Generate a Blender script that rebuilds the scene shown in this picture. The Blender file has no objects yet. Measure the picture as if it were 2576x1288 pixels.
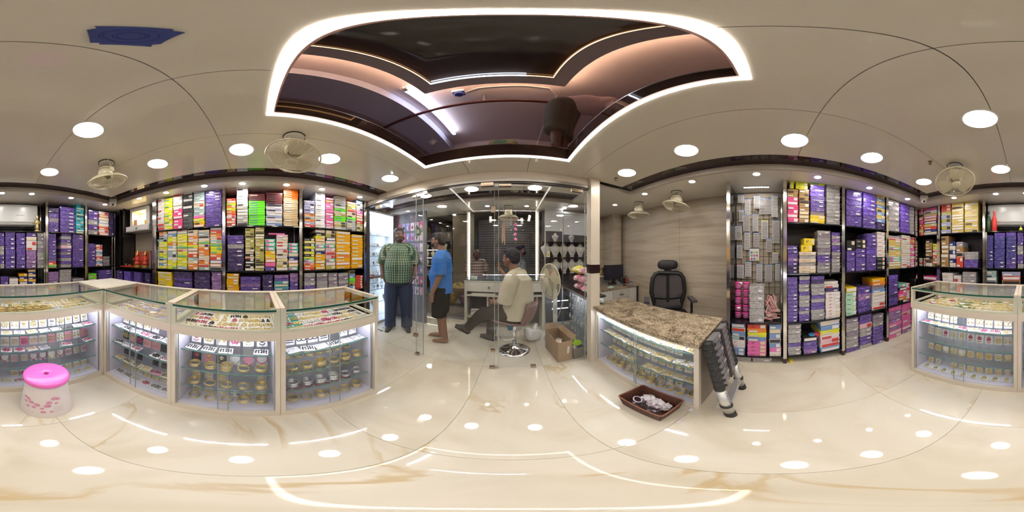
import bpy, bmesh, math, random
from mathutils import Vector, Matrix, Euler
R = random.Random(11)
SC = bpy.context.scene
COL = SC.collection
H = 1.27                       # camera height above the floor
# ------------------------------------------------------------------ camera
cam = bpy.data.cameras.new('camera')
cam.type = 'PANO'
try:
    cam.cycles.panorama_type = 'EQUIRECTANGULAR'
except Exception:
    cam.panorama_type = 'EQUIRECTANGULAR'
cam.clip_start = 0.02
camo = bpy.data.objects.new('camera', cam)
COL.objects.link(camo)
camo.location = (0, 0, H)
camo.rotation_euler = (math.pi / 2, 0, 0)
SC.camera = camo
# ------------------------------------------------------------------ world, exposure
w = bpy.data.worlds.new('world')
SC.world = w
w.use_nodes = True
w.node_tree.nodes['Background'].inputs[0].default_value = (0.9, 0.95, 1.0, 1)
w.node_tree.nodes['Background'].inputs[1].default_value = 0.02
SC.view_settings.view_transform = 'Standard'
SC.view_settings.look = 'None'
SC.view_settings.gamma = 1.0
SC.view_settings.use_curve_mapping = False
SC.view_settings.exposure = 1.55
try:
    SC.cycles.use_denoising = True
    SC.cycles.use_adaptive_sampling = True
    SC.cycles.adaptive_threshold = 0.1
    SC.cycles.max_bounces = 6
    SC.cycles.diffuse_bounces = 3
    SC.cycles.glossy_bounces = 3
    SC.cycles.transparent_max_bounces = 16
    SC.cycles.light_sampling_threshold = 0.03
    SC.cycles.time_limit = 1000.0
    SC.cycles.caustics_reflective = False
    SC.cycles.caustics_refractive = False
    SC.cycles.sample_clamp_indirect = 6.0
except Exception:
    pass
# light strengths (emission of the lamps themselves)
E_DOWN, E_SPOT, E_LED, E_TUBE, E_LOFT = 18.0, 46.0, 5.0, 11.0, 9.0

# ------------------------------------------------------------------ measuring: photo direction -> place on a real plane
def PD(x, y):
    t = math.radians((x - 1288) / 7.155556)
    p = math.radians((644 - y) / 7.155556)
    return Vector((math.sin(t) * math.cos(p), math.cos(t) * math.cos(p), math.sin(p)))
def onz(x, y, z):
    a = PD(x, y); return a * ((z - H) / a.z) + Vector((0, 0, H))
def onx(x, y, X):
    a = PD(x, y); return a * (X / a.x) + Vector((0, 0, H))
def ony(x, y, Y):
    a = PD(x, y); return a * (Y / a.y) + Vector((0, 0, H))

# ------------------------------------------------------------------ materials
MATS = {}
def M(name, col=(.8, .8, .8), rough=.5, metal=0.0, var=.08, scale=25.0, bump=0.0, emit=0.0, ecol=None, coat=0.0, stretch=None, spec=.5):
    if name in MATS: return MATS[name]
    m = bpy.data.materials.new(name); m.use_nodes = True
    nt = m.node_tree; N = nt.nodes; L = nt.links
    b = N['Principled BSDF']
    b.inputs['Roughness'].default_value = rough
    b.inputs['Metallic'].default_value = metal
    b.inputs['Specular IOR Level'].default_value = spec
    if coat: b.inputs['Coat Weight'].default_value = coat; b.inputs['Coat Roughness'].default_value = .06
    tc = N.new('ShaderNodeTexCoord'); mp = N.new('ShaderNodeMapping')
    L.new(tc.outputs['Object'], mp.inputs[0])
    if stretch: mp.inputs['Scale'].default_value = stretch
    no = N.new('ShaderNodeTexNoise'); no.inputs['Scale'].default_value = scale; no.inputs['Detail'].default_value = 4
    L.new(mp.outputs[0], no.inputs['Vector'])
    mx = N.new('ShaderNodeMix'); mx.data_type = 'RGBA'
    mx.inputs[6].default_value = (*[max(0, c * (1 - var)) for c in col], 1)
    mx.inputs[7].default_value = (*[min(1, c * (1 + var)) for c in col], 1)
    L.new(no.outputs[0], mx.inputs[0]); L.new(mx.outputs[2], b.inputs['Base Color'])
    if bump:
        bp = N.new('ShaderNodeBump'); bp.inputs['Strength'].default_value = bump; bp.inputs['Distance'].default_value = .004
        L.new(no.outputs[0], bp.inputs['Height']); L.new(bp.outputs[0], b.inputs['Normal'])
    if emit:
        b.inputs['Emission Color'].default_value = (*(ecol or col), 1)
        b.inputs['Emission Strength'].default_value = emit
    MATS[name] = m
    return m
def ramp(N, L, src, stops):
    r = N.new('ShaderNodeValToRGB'); e = r.color_ramp.elements
    while len(e) < len(stops): e.new(.5)
    for q, (p, c) in zip(e, stops): q.position = p; q.color = (*c, 1)
    L.new(src, r.inputs[0]); return r
def base(name, rough=.5, metal=0.0):
    m = bpy.data.materials.new(name); m.use_nodes = True
    N = m.node_tree.nodes; L = m.node_tree.links; b = N['Principled BSDF']
    b.inputs['Roughness'].default_value = rough; b.inputs['Metallic'].default_value = metal
    tc = N.new('ShaderNodeTexCoord'); MATS[name] = m
    return m, N, L, b, tc
def glass_mat(name, tint=(.93, .97, .95), ior=1.45, rough=0.0):
    m = bpy.data.materials.new(name); m.use_nodes = True
    N = m.node_tree.nodes; L = m.node_tree.links
    N.remove(N['Principled BSDF'])
    t = N.new('ShaderNodeBsdfTransparent'); t.inputs[0].default_value = (*tint, 1)
    g = N.new('ShaderNodeBsdfGlossy'); g.inputs['Roughness'].default_value = rough; g.inputs[0].default_value = (1, 1, 1, 1)
    f = N.new('ShaderNodeFresnel'); ge = N.new('ShaderNodeNewGeometry'); io = N.new('ShaderNodeMix')      # same reflectance from both faces of a thin pane
    io.inputs[2].default_value = ior; io.inputs[3].default_value = 1.0 / ior; L.new(ge.outputs['Backfacing'], io.inputs[0]); L.new(io.outputs[0], f.inputs[0])
    mx = N.new('ShaderNodeMixShader'); L.new(f.outputs[0], mx.inputs[0]); L.new(t.outputs[0], mx.inputs[1]); L.new(g.outputs[0], mx.inputs[2])
    L.new(mx.outputs[0], N['Material Output'].inputs[0]); MATS[name] = m
    return m

# marble floor
m, N, L, b, tc = base('marble', .035)
n1 = N.new('ShaderNodeTexNoise'); n1.inputs['Scale'].default_value = 1.6; n1.inputs['Detail'].default_value = 8; n1.inputs['Distortion'].default_value = 1.2
oi = N.new('ShaderNodeObjectInfo'); ad = N.new('ShaderNodeVectorMath'); ad.operation = 'ADD'
geo = N.new('ShaderNodeNewGeometry')
sc_ = N.new('ShaderNodeVectorMath'); sc_.operation = 'SCALE'; sc_.inputs['Scale'].default_value = 37.0
cb = N.new('ShaderNodeCombineXYZ'); L.new(oi.outputs['Random'], cb.inputs[0]); L.new(oi.outputs['Random'], cb.inputs[2]); L.new(cb.outputs[0], sc_.inputs[0])
L.new(geo.outputs['Position'], ad.inputs[0]); L.new(sc_.outputs[0], ad.inputs[1]); L.new(ad.outputs[0], n1.inputs['Vector'])
r1 = ramp(N, L, n1.outputs[0], [(.3, (.62, .55, .42)), (.5, (.71, .65, .53)), (.75, (.74, .69, .58))])
n2 = N.new('ShaderNodeTexNoise'); n2.inputs['Scale'].default_value = .8; n2.inputs['Detail'].default_value = 7; n2.inputs['Distortion'].default_value = 1.1
L.new(ad.outputs[0], n2.inputs['Vector'])
r2 = ramp(N, L, n2.outputs[0], [(.485, (0, 0, 0)), (.499, (.75, .75, .75)), (.508, (0, 0, 0))])
n3 = N.new('ShaderNodeTexNoise'); n3.inputs['Scale'].default_value = 1.5; L.new(ad.outputs[0], n3.inputs['Vector'])
r3 = ramp(N, L, n3.outputs[0], [(.46, (0, 0, 0)), (.62, (1, 1, 1))])
mu = N.new('ShaderNodeMath'); mu.operation = 'MULTIPLY'; L.new(r2.outputs[0], mu.inputs[0]); L.new(r3.outputs[0], mu.inputs[1])
mx = N.new('ShaderNodeMix'); mx.data_type = 'RGBA'; mx.inputs[7].default_value = (.5, .34, .13, 1)
L.new(mu.outputs[0], mx.inputs[0]); L.new(r1.outputs[0], mx.inputs[6]); L.new(mx.outputs[2], b.inputs['Base Color'])
# granite top
m, N, L, b, tc = base('granite', .16)
mp = N.new('ShaderNodeMapping'); mp.inputs['Scale'].default_value = (1.0, 1.0, 1); L.new(tc.outputs['Object'], mp.inputs[0])
v = N.new('ShaderNodeTexVoronoi'); v.inputs['Scale'].default_value = 55; L.new(mp.outputs[0], v.inputs['Vector'])
n = N.new('ShaderNodeTexNoise'); n.inputs['Scale'].default_value = 105; n.inputs['Detail'].default_value = 9; n.inputs['Roughness'].default_value = .62; n.inputs['Distortion'].default_value = 1.0; L.new(mp.outputs[0], n.inputs['Vector'])
ng = N.new('ShaderNodeTexNoise'); ng.inputs['Scale'].default_value = 7; ng.inputs['Detail'].default_value = 6; ng.inputs['Distortion'].default_value = 1.6; L.new(mp.outputs[0], ng.inputs['Vector'])
sm = N.new('ShaderNodeMath'); sm.operation = 'MULTIPLY_ADD'; sm.inputs[1].default_value = .45; L.new(ng.outputs[0], sm.inputs[0]); L.new(n.outputs[0], sm.inputs[2])
r = ramp(N, L, sm.outputs[0], [(.56, (.03, .024, .02)), (.66, (.17, .125, .085)), (.75, (.40, .31, .21)), (.90, (.58, .50, .37))])
L.new(r.outputs[0], b.inputs['Base Color'])
# wood laminate wall
m, N, L, b, tc = base('wood_laminate', .38)
mp = N.new('ShaderNodeMapping'); mp.inputs['Scale'].default_value = (1, .8, 9); L.new(tc.outputs['Object'], mp.inputs[0])
n = N.new('ShaderNodeTexNoise'); n.inputs['Scale'].default_value = 1.6; n.inputs['Detail'].default_value = 7; n.inputs['Distortion'].default_value = .6; L.new(mp.outputs[0], n.inputs['Vector'])
r = ramp(N, L, n.outputs[0], [(.3, (.40, .32, .23)), (.5, (.50, .42, .32)), (.7, (.56, .49, .39))])
L.new(r.outputs[0], b.inputs['Base Color'])

CEIL = M('ceiling_gloss', (.76, .71, .605), .09, var=.03, scale=60)
SOFF = M('soffit_gloss', (.80, .76, .69), .12, var=.03, scale=60)
BAND = M('dark_wood_gloss', (.035, .018, .02), .04, var=.5, scale=6, stretch=(1, 8, 1))
DKBR = M('loft_fascia_brown', (.05, .028, .022), .05, var=.4, scale=7, stretch=(1, 1, 6))
CREAM = M('cream_laminate', (.72, .64, .53), .3, var=.03, scale=50)
PALE = M('pale_green_frame', (.62, .62, .5), .3, var=.03)
LILAC = M('lilac_back_panel', (.66, .63, .72), .35, var=.04)
WHITE = M('white_laminate', (.8, .77, .72), .25, var=.03)
CHROME = M('chrome', (.75, .72, .68), .12, 1.0, var=.08, scale=9)
MIRROR = M('smoked_mirror', (.10, .09, .09), .05, .85, var=.2, scale=4)
BLACK = M('black_plastic', (.015, .014, .015), .45, var=.3)
BLKGL = M('black_glass_shelf', (.012, .012, .014), .08, var=.2)
DARK = M('dark_backing', (.02, .018, .018), .4, var=.3)
FOOT = M('brown_rubber_foot', (.06, .03, .025), .5)
STEEL = M('brushed_steel', (.55, .54, .52), .3, 1.0, var=.15, scale=40, stretch=(1, 1, 20))
GLASS = glass_mat('clear_glass', (.985, .992, .988), 1.27)
GLASSP = glass_mat('partition_glass', (.985, .99, .985), 1.38)
GEDGE = M('green_glass_edge', (.015, .10, .075), .08, var=.2)
SHELFG = glass_mat('shelf_glass', (.955, .985, .98))
LENS = M('downlight_lens', (1, 1, 1), .4, emit=E_DOWN, ecol=(1, .93, .82), var=0)
SPOTL = M('spot_lens', (1, 1, 1), .4, emit=E_SPOT, ecol=(1, .97, .93), var=0)
LEDW = M('led_warm_white', (1, 1, 1), .4, emit=E_LED, ecol=(1, .9, .82), var=0)
LEDC = M('led_cool_white', (1, 1, 1), .4, emit=E_TUBE, ecol=(.78, .83, 1.0), var=0)
LEDLOFT = M('loft_tube_light', (1, 1, 1), .4, emit=E_LOFT, ecol=(.75, .82, 1.0), var=0)
LEDO = M('loft_led_orange', (1, .6, .3), .4, emit=2.2, ecol=(1, .5, .2), var=0)
RIM = M('light_rim_white', (.85, .84, .8), .3, var=.02)
GOLD = M('gold', (.74, .58, .27), .3, .75, var=.35, scale=160)
SILVER = M('silver', (.7, .7, .72), .22, 1.0, var=.2, scale=120)
CARDW = M('white_card', (.82, .8, .8), .3, var=.05, scale=40)

# ------------------------------------------------------------------ mesh building
class MB:
    def __init__(s): s.v = []; s.f = []; s.m = []
    def quad(s, *p, mi=0):
        i = len(s.v); s.v += [tuple(q) for q in p]; s.f.append(tuple(range(i, i + len(p)))); s.m.append(mi); return s
    def box(s, lo, hi, mi=0, M4=None):
        x0, y0, z0 = lo; x1, y1, z1 = hi; i = len(s.v)
        P = [(x0, y0, z0), (x1, y0, z0), (x1, y1, z0), (x0, y1, z0), (x0, y0, z1), (x1, y0, z1), (x1, y1, z1), (x0, y1, z1)]
        if M4 is not None: P = [tuple(M4 @ Vector(p)) for p in P]
        s.v += P
        for a in ((3, 2, 1, 0), (4, 5, 6, 7), (0, 1, 5, 4), (1, 2, 6, 5), (2, 3, 7, 6), (3, 0, 4, 7)):
            s.f.append(tuple(i + k for k in a)); s.m.append(mi)
        return s
    def cbox(s, c, d, M4=None, mi=0):
        return s.box([c[k] - d[k] / 2 for k in range(3)], [c[k] + d[k] / 2 for k in range(3)], mi, M4)
    def prism(s, poly, z0, z1, mi=0, M4=None):
        i = len(s.v); n = len(poly)
        P = [(x, y, z0) for x, y in poly] + [(x, y, z1) for x, y in poly]
        if M4 is not None: P = [tuple(M4 @ Vector(p)) for p in P]
        s.v += P
        s.f.append(tuple(reversed(range(i, i + n)))); s.f.append(tuple(range(i + n, i + 2 * n))); s.m += [mi, mi]
        for k in range(n):
            s.f.append((i + k, i + (k + 1) % n, i + n + (k + 1) % n, i + n + k)); s.m.append(mi)
        return s
    def tube(s, pts, r, n=8, cap=True, mi=0, closed=False, squash=None):
        pts = [Vector(p) for p in pts]; K = len(pts)
        rr = r if isinstance(r, (list, tuple)) else [r] * K
        i0 = len(s.v); up = None
        for k, p in enumerate(pts):
            if closed: d = pts[(k + 1) % K] - pts[k - 1]
            else: d = pts[min(k + 1, K - 1)] - pts[max(k - 1, 0)]
            d.normalize()
            if up is None:
                up = Vector((0, 0, 1)) if abs(d.z) < .9 else Vector((1, 0, 0))
            a = d.cross(up).normalized(); bb = a.cross(d).normalized(); up = bb
            for q in range(n):
                t = 2 * math.pi * q / n
                ca, sa = math.cos(t), math.sin(t)
                if squash: ca *= squash
                s.v.append(tuple(p + (a * ca + bb * sa) * rr[k]))
        for k in range(K if closed else K - 1):
            k2 = (k + 1) % K
            for q in range(n):
                q2 = (q + 1) % n
                s.f.append((i0 + k * n + q, i0 + k * n + q2, i0 + k2 * n + q2, i0 + k2 * n + q)); s.m.append(mi)
        if cap and not closed:
            s.f.append(tuple(reversed(range(i0, i0 + n)))); s.f.append(tuple(range(i0 + (K - 1) * n, i0 + K * n))); s.m += [mi, mi]
        return s
    def lathe(s, prof, n=24, c=(0, 0, 0), M4=None, mi=0, cap=False):
        i0 = len(s.v)
        for (r, z) in prof:
            for q in range(n):
                t = 2 * math.pi * q / n
                p = Vector((c[0] + r * math.cos(t), c[1] + r * math.sin(t), c[2] + z))
                if M4 is not None: p = M4 @ p
                s.v.append(tuple(p))
        for k in range(len(prof) - 1):
            for q in range(n):
                q2 = (q + 1) % n
                s.f.append((i0 + k * n + q, i0 + k * n + q2, i0 + (k + 1) * n + q2, i0 + (k + 1) * n + q)); s.m.append(mi)
        if cap:
            s.f.append(tuple(reversed(range(i0, i0 + n)))); s.f.append(tuple(range(i0 + (len(prof) - 1) * n, i0 + len(prof) * n))); s.m += [mi, mi]
        return s
    def ball(s, c, r, n=10, k=6, M4=None, mi=0):
        rx, ry, rz = r if isinstance(r, (tuple, list)) else (r, r, r)
        i0 = len(s.v)
        def P(x, y, z):
            p = Vector((c[0] + x, c[1] + y, c[2] + z)); s.v.append(tuple(M4 @ p if M4 is not None else p))
        P(0, 0, -rz)
        for a in range(1, k):
            f = -math.pi / 2 + math.pi * a / k
            for q in range(n):
                t = 2 * math.pi * q / n; P(rx * math.cos(f) * math.cos(t), ry * math.cos(f) * math.sin(t), rz * math.sin(f))
        P(0, 0, rz); top = len(s.v) - 1
        for q in range(n):
            q2 = (q + 1) % n
            s.f.append((i0, i0 + 1 + q2, i0 + 1 + q)); s.m.append(mi)
            for a in range(k - 2):
                b0 = i0 + 1 + a * n; s.f.append((b0 + q, b0 + q2, b0 + n + q2, b0 + n + q)); s.m.append(mi)
            b0 = i0 + 1 + (k - 2) * n; s.f.append((b0 + q, b0 + q2, top)); s.m.append(mi)
        return s
    def torus(s, c, Rr, r, n=18, k=6, M4=None, mi=0):
        i0 = len(s.v)
        for a in range(n):
            t = 2 * math.pi * a / n
            for q in range(k):
                u = 2 * math.pi * q / k
                p = Vector((c[0] + (Rr + r * math.cos(u)) * math.cos(t), c[1] + (Rr + r * math.cos(u)) * math.sin(t), c[2] + r * math.sin(u)))
                s.v.append(tuple(M4 @ p if M4 is not None else p))
        for a in range(n):
            a2 = (a + 1) % n
            for q in range(k):
                q2 = (q + 1) % k
                s.f.append((i0 + a * k + q, i0 + a2 * k + q, i0 + a2 * k + q2, i0 + a * k + q2)); s.m.append(mi)
        return s
    def mesh(s, name, mats, smooth=False, off=None):
        me = bpy.data.meshes.new(name)
        v = s.v if off is None else [(a - off[0], b - off[1], c - off[2]) for a, b, c in s.v]
        me.from_pydata(v, [], s.f); me.update()
        if not isinstance(mats, (list, tuple)): mats = [mats]
        for mm in mats: me.materials.append(mm)
        if len(mats) > 1: me.polygons.foreach_set('material_index', s.m)
        if smooth: me.shade_smooth()
        return me
    def build(s, name, mats, parent=None, smooth=False, world=False, kind=None):
        off = None
        if world and parent is not None: off = parent.location
        me = s.mesh(name, mats, smooth, off)
        return link(name, me, parent, kind=kind)
def BX(name, mat, parent, *boxes, world=False):
    for lo, hi in boxes: MB().box(lo, hi).build(name, mat, parent, world=world)
def link(name, me, parent=None, loc=None, rot=None, scale=None, kind=None):
    o = bpy.data.objects.new(name, me); COL.objects.link(o)
    if parent is not None: o.parent = parent
    if loc is not None: o.location = loc
    if rot is not None: o.rotation_euler = rot
    if scale is not None: o.scale = scale
    if kind: o['kind'] = kind
    return o
LABELS = {}
def tag(o, label, cat, group=None, kind=None):
    n = len(label.replace(',', ' ').split())
    if not 4 <= n <= 16: print('LABELLEN', n, label)
    if label in LABELS and LABELS[label] != group: print('DUPLABEL', label)
    LABELS[label] = group
    o['label'] = label; o['category'] = cat
    if group: o['group'] = group
    if kind: o['kind'] = kind
    return o
def thing(name, label, cat, loc=(0, 0, 0), rotz=0.0, group=None):
    o = bpy.data.objects.new(name, None); COL.objects.link(o)
    o.empty_display_size = .05; o.location = loc; o.rotation_euler = (0, 0, rotz)
    return tag(o, label, cat, group)
def struct(name, mb, mats, smooth=False):
    o = mb.build(name, mats, smooth=smooth); o['kind'] = 'structure'; return o
ORD = 'first second third fourth fifth sixth seventh eighth ninth tenth eleventh twelfth thirteenth fourteenth fifteenth sixteenth seventeenth eighteenth nineteenth twentieth'.split()
ORD += ['%s-%s' % (a, o) for a in ('twenty', 'thirty', 'forty', 'fifty', 'sixty') for o in ORD[:9]]
def ordw(i): return ORD[i]
# ================================================================== STRUCTURE
ZC, ZS = 2.14, 2.10            # main ceiling, lower soffit over the racks
XL, XR, YB, YF = -2.22, 2.07, -2.62, 1.53
# ---- floor: slab and marble tiles
fl = struct('floor', MB().box((-3.2, -2.7, -.10), (2.2, 3.02, -.012)), M('tile_joint', (.34, .3, .24), .6))
xs = [-2.25, -2.04, -1.453, -.868, -.283, .302, .887, 1.472, 2.1]
ys = [-2.65, -1.87, -.725, .42, 1.565, 2.71, 2.94]
for i in range(len(xs) - 1):
    for j in range(len(ys) - 1):
        g = .0009
        MB().box((xs[i] + g, ys[j] + g, -.012), (xs[i + 1] - g, ys[j + 1] - g, 0)).build('marble_tile', MATS['marble'], fl)
# ---- ceiling: backing, panels with open joints, dark gloss border, lip and lower soffit
OX0, OX1, OY0, OY1 = -.742, .458, .048, 1.25     # opening to the loft
def minus(r, h):
    x0, y0, x1, y1 = r; a0, b0, a1, b1 = h
    a0, b0, a1, b1 = max(a0, x0), max(b0, y0), min(a1, x1), min(b1, y1)
    if a0 >= a1 or b0 >= b1: return [r]
    out = []
    if b0 > y0: out.append((x0, y0, x1, b0))
    if b1 < y1: out.append((x0, b1, x1, y1))
    if a0 > x0: out.append((x0, b0, a0, b1))
    if a1 < x1: out.append((a1, b0, x1, b1))
    return out
hole = (OX0, OY0, OX1, OY1)
mb = MB()
for r in minus((-2.7, -2.7, 2.2, 3.05), hole): mb.box((r[0], r[1], ZC + .012), (r[2], r[3], ZC + .095))
ce = struct('ceiling', mb, DARK)
px = [-1.455, -.93, -.398, .141, .686, 1.215]
py = [-1.785, -.226, 1.0, 1.5]
for i in range(5):
    for j in range(2):
        y0, y1 = (-1.785, -.226) if j == 0 else (-.226, 1.515)
        g = .0016; mb = MB()
        for r in minus((px[i] + g, y0 + g, px[i + 1] - g, y1 - g), hole): mb.box((r[0], r[1], ZC), (r[2], r[3], ZC + .012))
        if mb.v: mb.build('ceiling_panel', CEIL, ce)
for i in range(5):                                   # front zone ceiling beyond the glass
    MB().box((px[i] - (.8 if i == 0 else 0) + .0016, 1.58, ZC), (px[i + 1] - .0016, 2.03, ZC + .012)).build('ceiling_panel', CEIL, ce)
# dark border (right, left, back, front zone)
MB().box((1.217, -1.92, ZC + .002), (1.372, 1.515, ZC + .012)).build('border_panel', BAND, ce)
MB().box((-1.622, -1.92, ZC + .002), (-1.457, 1.515, ZC + .012)).build('border_panel', BAND, ce)
MB().box((-1.457, -1.92, ZC + .002), (1.217, -1.787, ZC + .012)).build('border_panel', BAND, ce)
MB().box((-2.2, 2.032, ZC + .002), (1.3, 2.26, ZC + .012)).build('border_panel', BAND, ce)
# soffit panels
def soff(x0, y0, x1, y1): MB().box((x0, y0, ZS), (x1, y1, ZC + .012)).build('soffit_panel', SOFF, ce)
for y0, y1 in ((-2.6, -.9), (-.9, -.21), (-.21, .42), (.42, 1.25), (1.25, 2.9)): soff(1.40, y0 + .001, 2.07, y1 - .001)
for y0, y1 in ((-2.6, -1.3), (-1.3, -.35), (-.35, .55), (.55, 1.515)): soff(-2.2, y0 + .001, -1.65, y1 - .001)
for x0, x1 in ((-1.65, -.66), (-.66, .55), (.55, 1.4)): soff(x0 + .001, -2.6, x1 - .001, -1.955)
for x0, x1 in ((-2.2, -.9), (-.9, .3), (.3, 1.4)): soff(x0 + .001, 2.29, x1 - .001, 3.0)
soff(.88, 1.58, 1.40, 2.28)
# lips (trim) between border and soffit
LIP = M('soffit_lip', (.52, .46, .40), .35)
struct('trim_1', MB().box((1.374, -1.953, ZS - .018), (1.40, 1.515, ZC)), LIP)
struct('trim_2', MB().box((-1.65, -1.953, ZS - .018), (-1.624, 1.515, ZC)), LIP)
struct('trim_3', MB().box((-1.624, -1.953, ZS - .018), (1.374, -1.924, ZC)), LIP)
struct('trim_4', MB().box((-2.2, 2.264, ZS - .018), (1.3, 2.289, ZC)), LIP)
# ---- walls
DKW = M('dark_wall', (.05, .042, .045), .35)
struct('wall_left', MB().box((-2.30, -2.7, 0), (-2.21, 1.53, 2.2)), DKW)
struct('wall_back', MB().box((-2.30, -2.72, 0), (2.2, -2.62, 2.2)), DKW)
wr = struct('wall_right', MB().box((2.085, -2.7, 0), (2.2, 3.0, 2.2)), DKW)
zb = [0, .15, .33, .51, .69, .88, 2.1]
for y0, y1 in ((.43, 1.25), (1.25, 2.62)):
    for k in range(len(zb) - 1):
        if k < 5 or True: MB().box((2.07, y0 + .001, zb[k] + .001), (2.085, y1 - .001, zb[k + 1] - .001)).build('laminate_panel', MATS['wood_laminate'], wr)
wf = struct('wall_front', MB().box((1.02, 2.90, 0), (2.2, 3.0, 2.2)), MATS['wood_laminate'])
struct('wall_front_side', MB().box((1.98, 2.62, 0), (2.085, 2.9, 2.1)), MATS['wood_laminate'])
struct('column', MB().box((1.82, 2.50, 0), (1.98, 2.9, 2.1)), MATS['wood_laminate'])
# pillar at the end of the glass
pi = struct('pillar', MB().box((.775, 1.47, 0), (.878, 1.57, 1.09)).box((.775, 1.47, 1.18), (.878, 1.57, ZC)), CREAM)
MB().box((.773, 1.468, 1.09), (.880, 1.572, 1.18)).build('dark_band', BAND, pi)
# left end jamb of the glass, rack end wall
struct('wall_left_return', MB().box((-2.25, 1.50, 0), (-1.86, 1.56, ZS)), DKW)
# header and track over the glass
hd = struct('trim_5', MB().box((-1.86, 1.515, 2.04), (.90, 1.575, ZC)), CREAM)
MB().box((-1.86, 1.505, 2.018), (.775, 1.515, 2.052)).build('track_cover', M('track_steel', (.42, .39, .35), .3, .6), hd)
MB().box((-1.86, 1.52, 2.008), (.775, 1.57, 2.04)).build('track', M('track_dark', (.16, .15, .15), .3, .6), hd)
# ---- glass panels with patch fittings
FIT = M('patch_fitting', (.45, .36, .27), .25, .9)
def gpanel(name, x0, x1, y, fits):
    o = struct(name, MB().box((x0, y, .012), (x1, y + .011, 2.03)), GLASSP)
    for xx in (x0, x1 - .004):
        MB().box((xx, y - .0005, .012), (xx + .004, y + .0115, 2.03)).build('polished_edge', M('glass_edge_grey', (.42, .44, .42), .15), o)
    for (fx, fz, ww, hh) in fits:
        MB().box((fx - ww / 2, y - .012, fz - hh / 2), (fx + ww / 2, y + .023, fz + hh / 2)).build('patch_fitting', FIT, o)
    return o
xa = lambda x: ony(x, 644, 1.535).x
gpanel('window_1', xa(921), xa(1063), 1.548, [(xa(950), 1.985, .10, .05), (xa(1045), 1.995, .10, .05)])
gpanel('door_1', xa(1047), xa(1255), 1.528, [(xa(1072), 2.0, .05, .05), (xa(1226), 2.0, .12, .05), (xa(1050), .02, .04, .035), (xa(1046), .30, .05, .04), (xa(1241), 1.72, .035, .06), (xa(1238), .02, .05, .03), (xa(1240), .26, .04, .03)])
gpanel('door_2', xa(1243), xa(1474), 1.548, [(xa(1270), 2.0, .12, .05), (xa(1453), 1.99, .12, .05), (xa(1342), .02, .05, .03)])
# ---- downlights
def downlight(x, y, z, r, i, spot=False, label=None):
    o = thing('soffit_spotlight' if spot else 'ceiling_downlight', label, 'light', (x, y, z), group='small soffit spotlights' if spot else 'large ceiling downlights')
    n = 24
    if spot:
        MB().lathe([(r * 1.5, 0), (r * 1.5, -.004), (r * 1.02, -.006), (r * 1.02, 0)], n).build('rim', RIM, o)
        MB().lathe([(.0005, -.004), (r, -.004)], n).build('lens', SPOTL, o)
    else:
        MB().lathe([(r * 1.13, 0), (r * 1.13, -.004), (r * 1.02, -.007), (r, -.002), (r * .99, 0)], n).build('rim', RIM, o)
        MB().lathe([(.0005, -.004), (r * .6, -.005), (r * .985, -.002)], n).build('lens', LENS, o)
    return o
DL = [(-.90, .97, 'nearest the glass in the row beside coloured cartons'), (-.905, .437, 'beside the ceiling fan over the long counter'),
      (-.89, -.08, 'over the middle of the long counter'), (-.885, -.61, 'over the long counter end near the shrine'),
      (-.361, -.60, 'near the counter corner, over the pink stool'), (-.36, -1.15, 'over the back counter beside the fan'),
      (.163, -.59, 'behind the camera over open floor'), (.166, -1.147, 'over the back counter facing the air conditioner'),
      (.805, -1.14, 'nearest the corner security camera and sprinkler'), (.797, -.59, 'facing the purple plastic cases'),
      (.787, -.13, 'facing the hair-clip grid'), (.793, .434, 'over the granite counter'), (.79, .928, 'over the granite counter beside the sprinkler'),
      (-.895, 1.64, 'behind the glass over the standing men'), (-.385, 1.64, 'behind the glass over the desk, beside the door'), (.215, 1.64, 'behind the glass over the seated man')]
for i, (x, y, t) in enumerate(DL):   # grid of the large lamps
    x, y = x * 1.27, (y * 1.27 if y < 1.5 else 1.93)
    downlight(x, y, ZC, .082, i, label='round white downlight ' + t)
SP = [((1547, 515), 'alcove desk'), ((1622, 487), 'alcove fan'), ((1741, 456), 'office chair'), ((1903, 437), 'hair-clip grid'), ((2057, 445), 'yellow cartons'), ((2187, 472), 'glowing purple cases'), ((2283, 500), 'clear cases by the corner'),
      ((2400, 497), 'gold cartons'), ((2505, 487), 'green and red bottles'), ((5, 485), 'middle of the air conditioner'), ((80, 487), 'gold statuette'), ((179, 497), 'cyan cartons'), ((264, 514), 'dark corner glass'),
      ((350, 498), 'shrine cabinet'), ((418, 484), 'lime-yellow cartons'), ((514, 467), 'teal cartons'), ((610, 461), 'shiny silver cartons'), ((721, 464), 'orange cartons'), ((810, 475), 'white cartons by pink ones'), ((905, 495), 'blue-topped cartons by glass')]
for (p, t) in SP:
    q = onz(p[0], p[1], ZS)
    downlight(q.x, q.y, ZS, .032, 0, True, 'small soffit spotlight above the ' + t)
for (p, t) in [((1226, 518), 'the seated man behind glass'), ((1325, 518), 'the hanging pink flowers'), ((1419, 524), 'the necklace busts'), ((970, 497), 'the lit earring cabinet')]:
    q = onz(p[0], p[1], ZS)
    downlight(q.x, min(2.95, q.y), ZS, .032, 0, True, 'small soffit spotlight above ' + t)
q = onz(1903, 470, ZS); o = thing('glowing_vent', 'short slot vent with nine slots given an added glow above the hair-clip grid', 'light', (q.x, q.y, ZS))
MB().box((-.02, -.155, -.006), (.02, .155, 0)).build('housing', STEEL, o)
for k in range(9): MB().box((-.009, -.14 + k * .0325, -.0075), (.009, -.14 + k * .0325 + .022, -.006)).build('glowing_slot', M('vent_slot_glow', (1, 1, 1), .4, emit=30, ecol=(1, .95, .88), var=0), o)  # vent slots glow only to light the hair-clip cards; no lamp there
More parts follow.
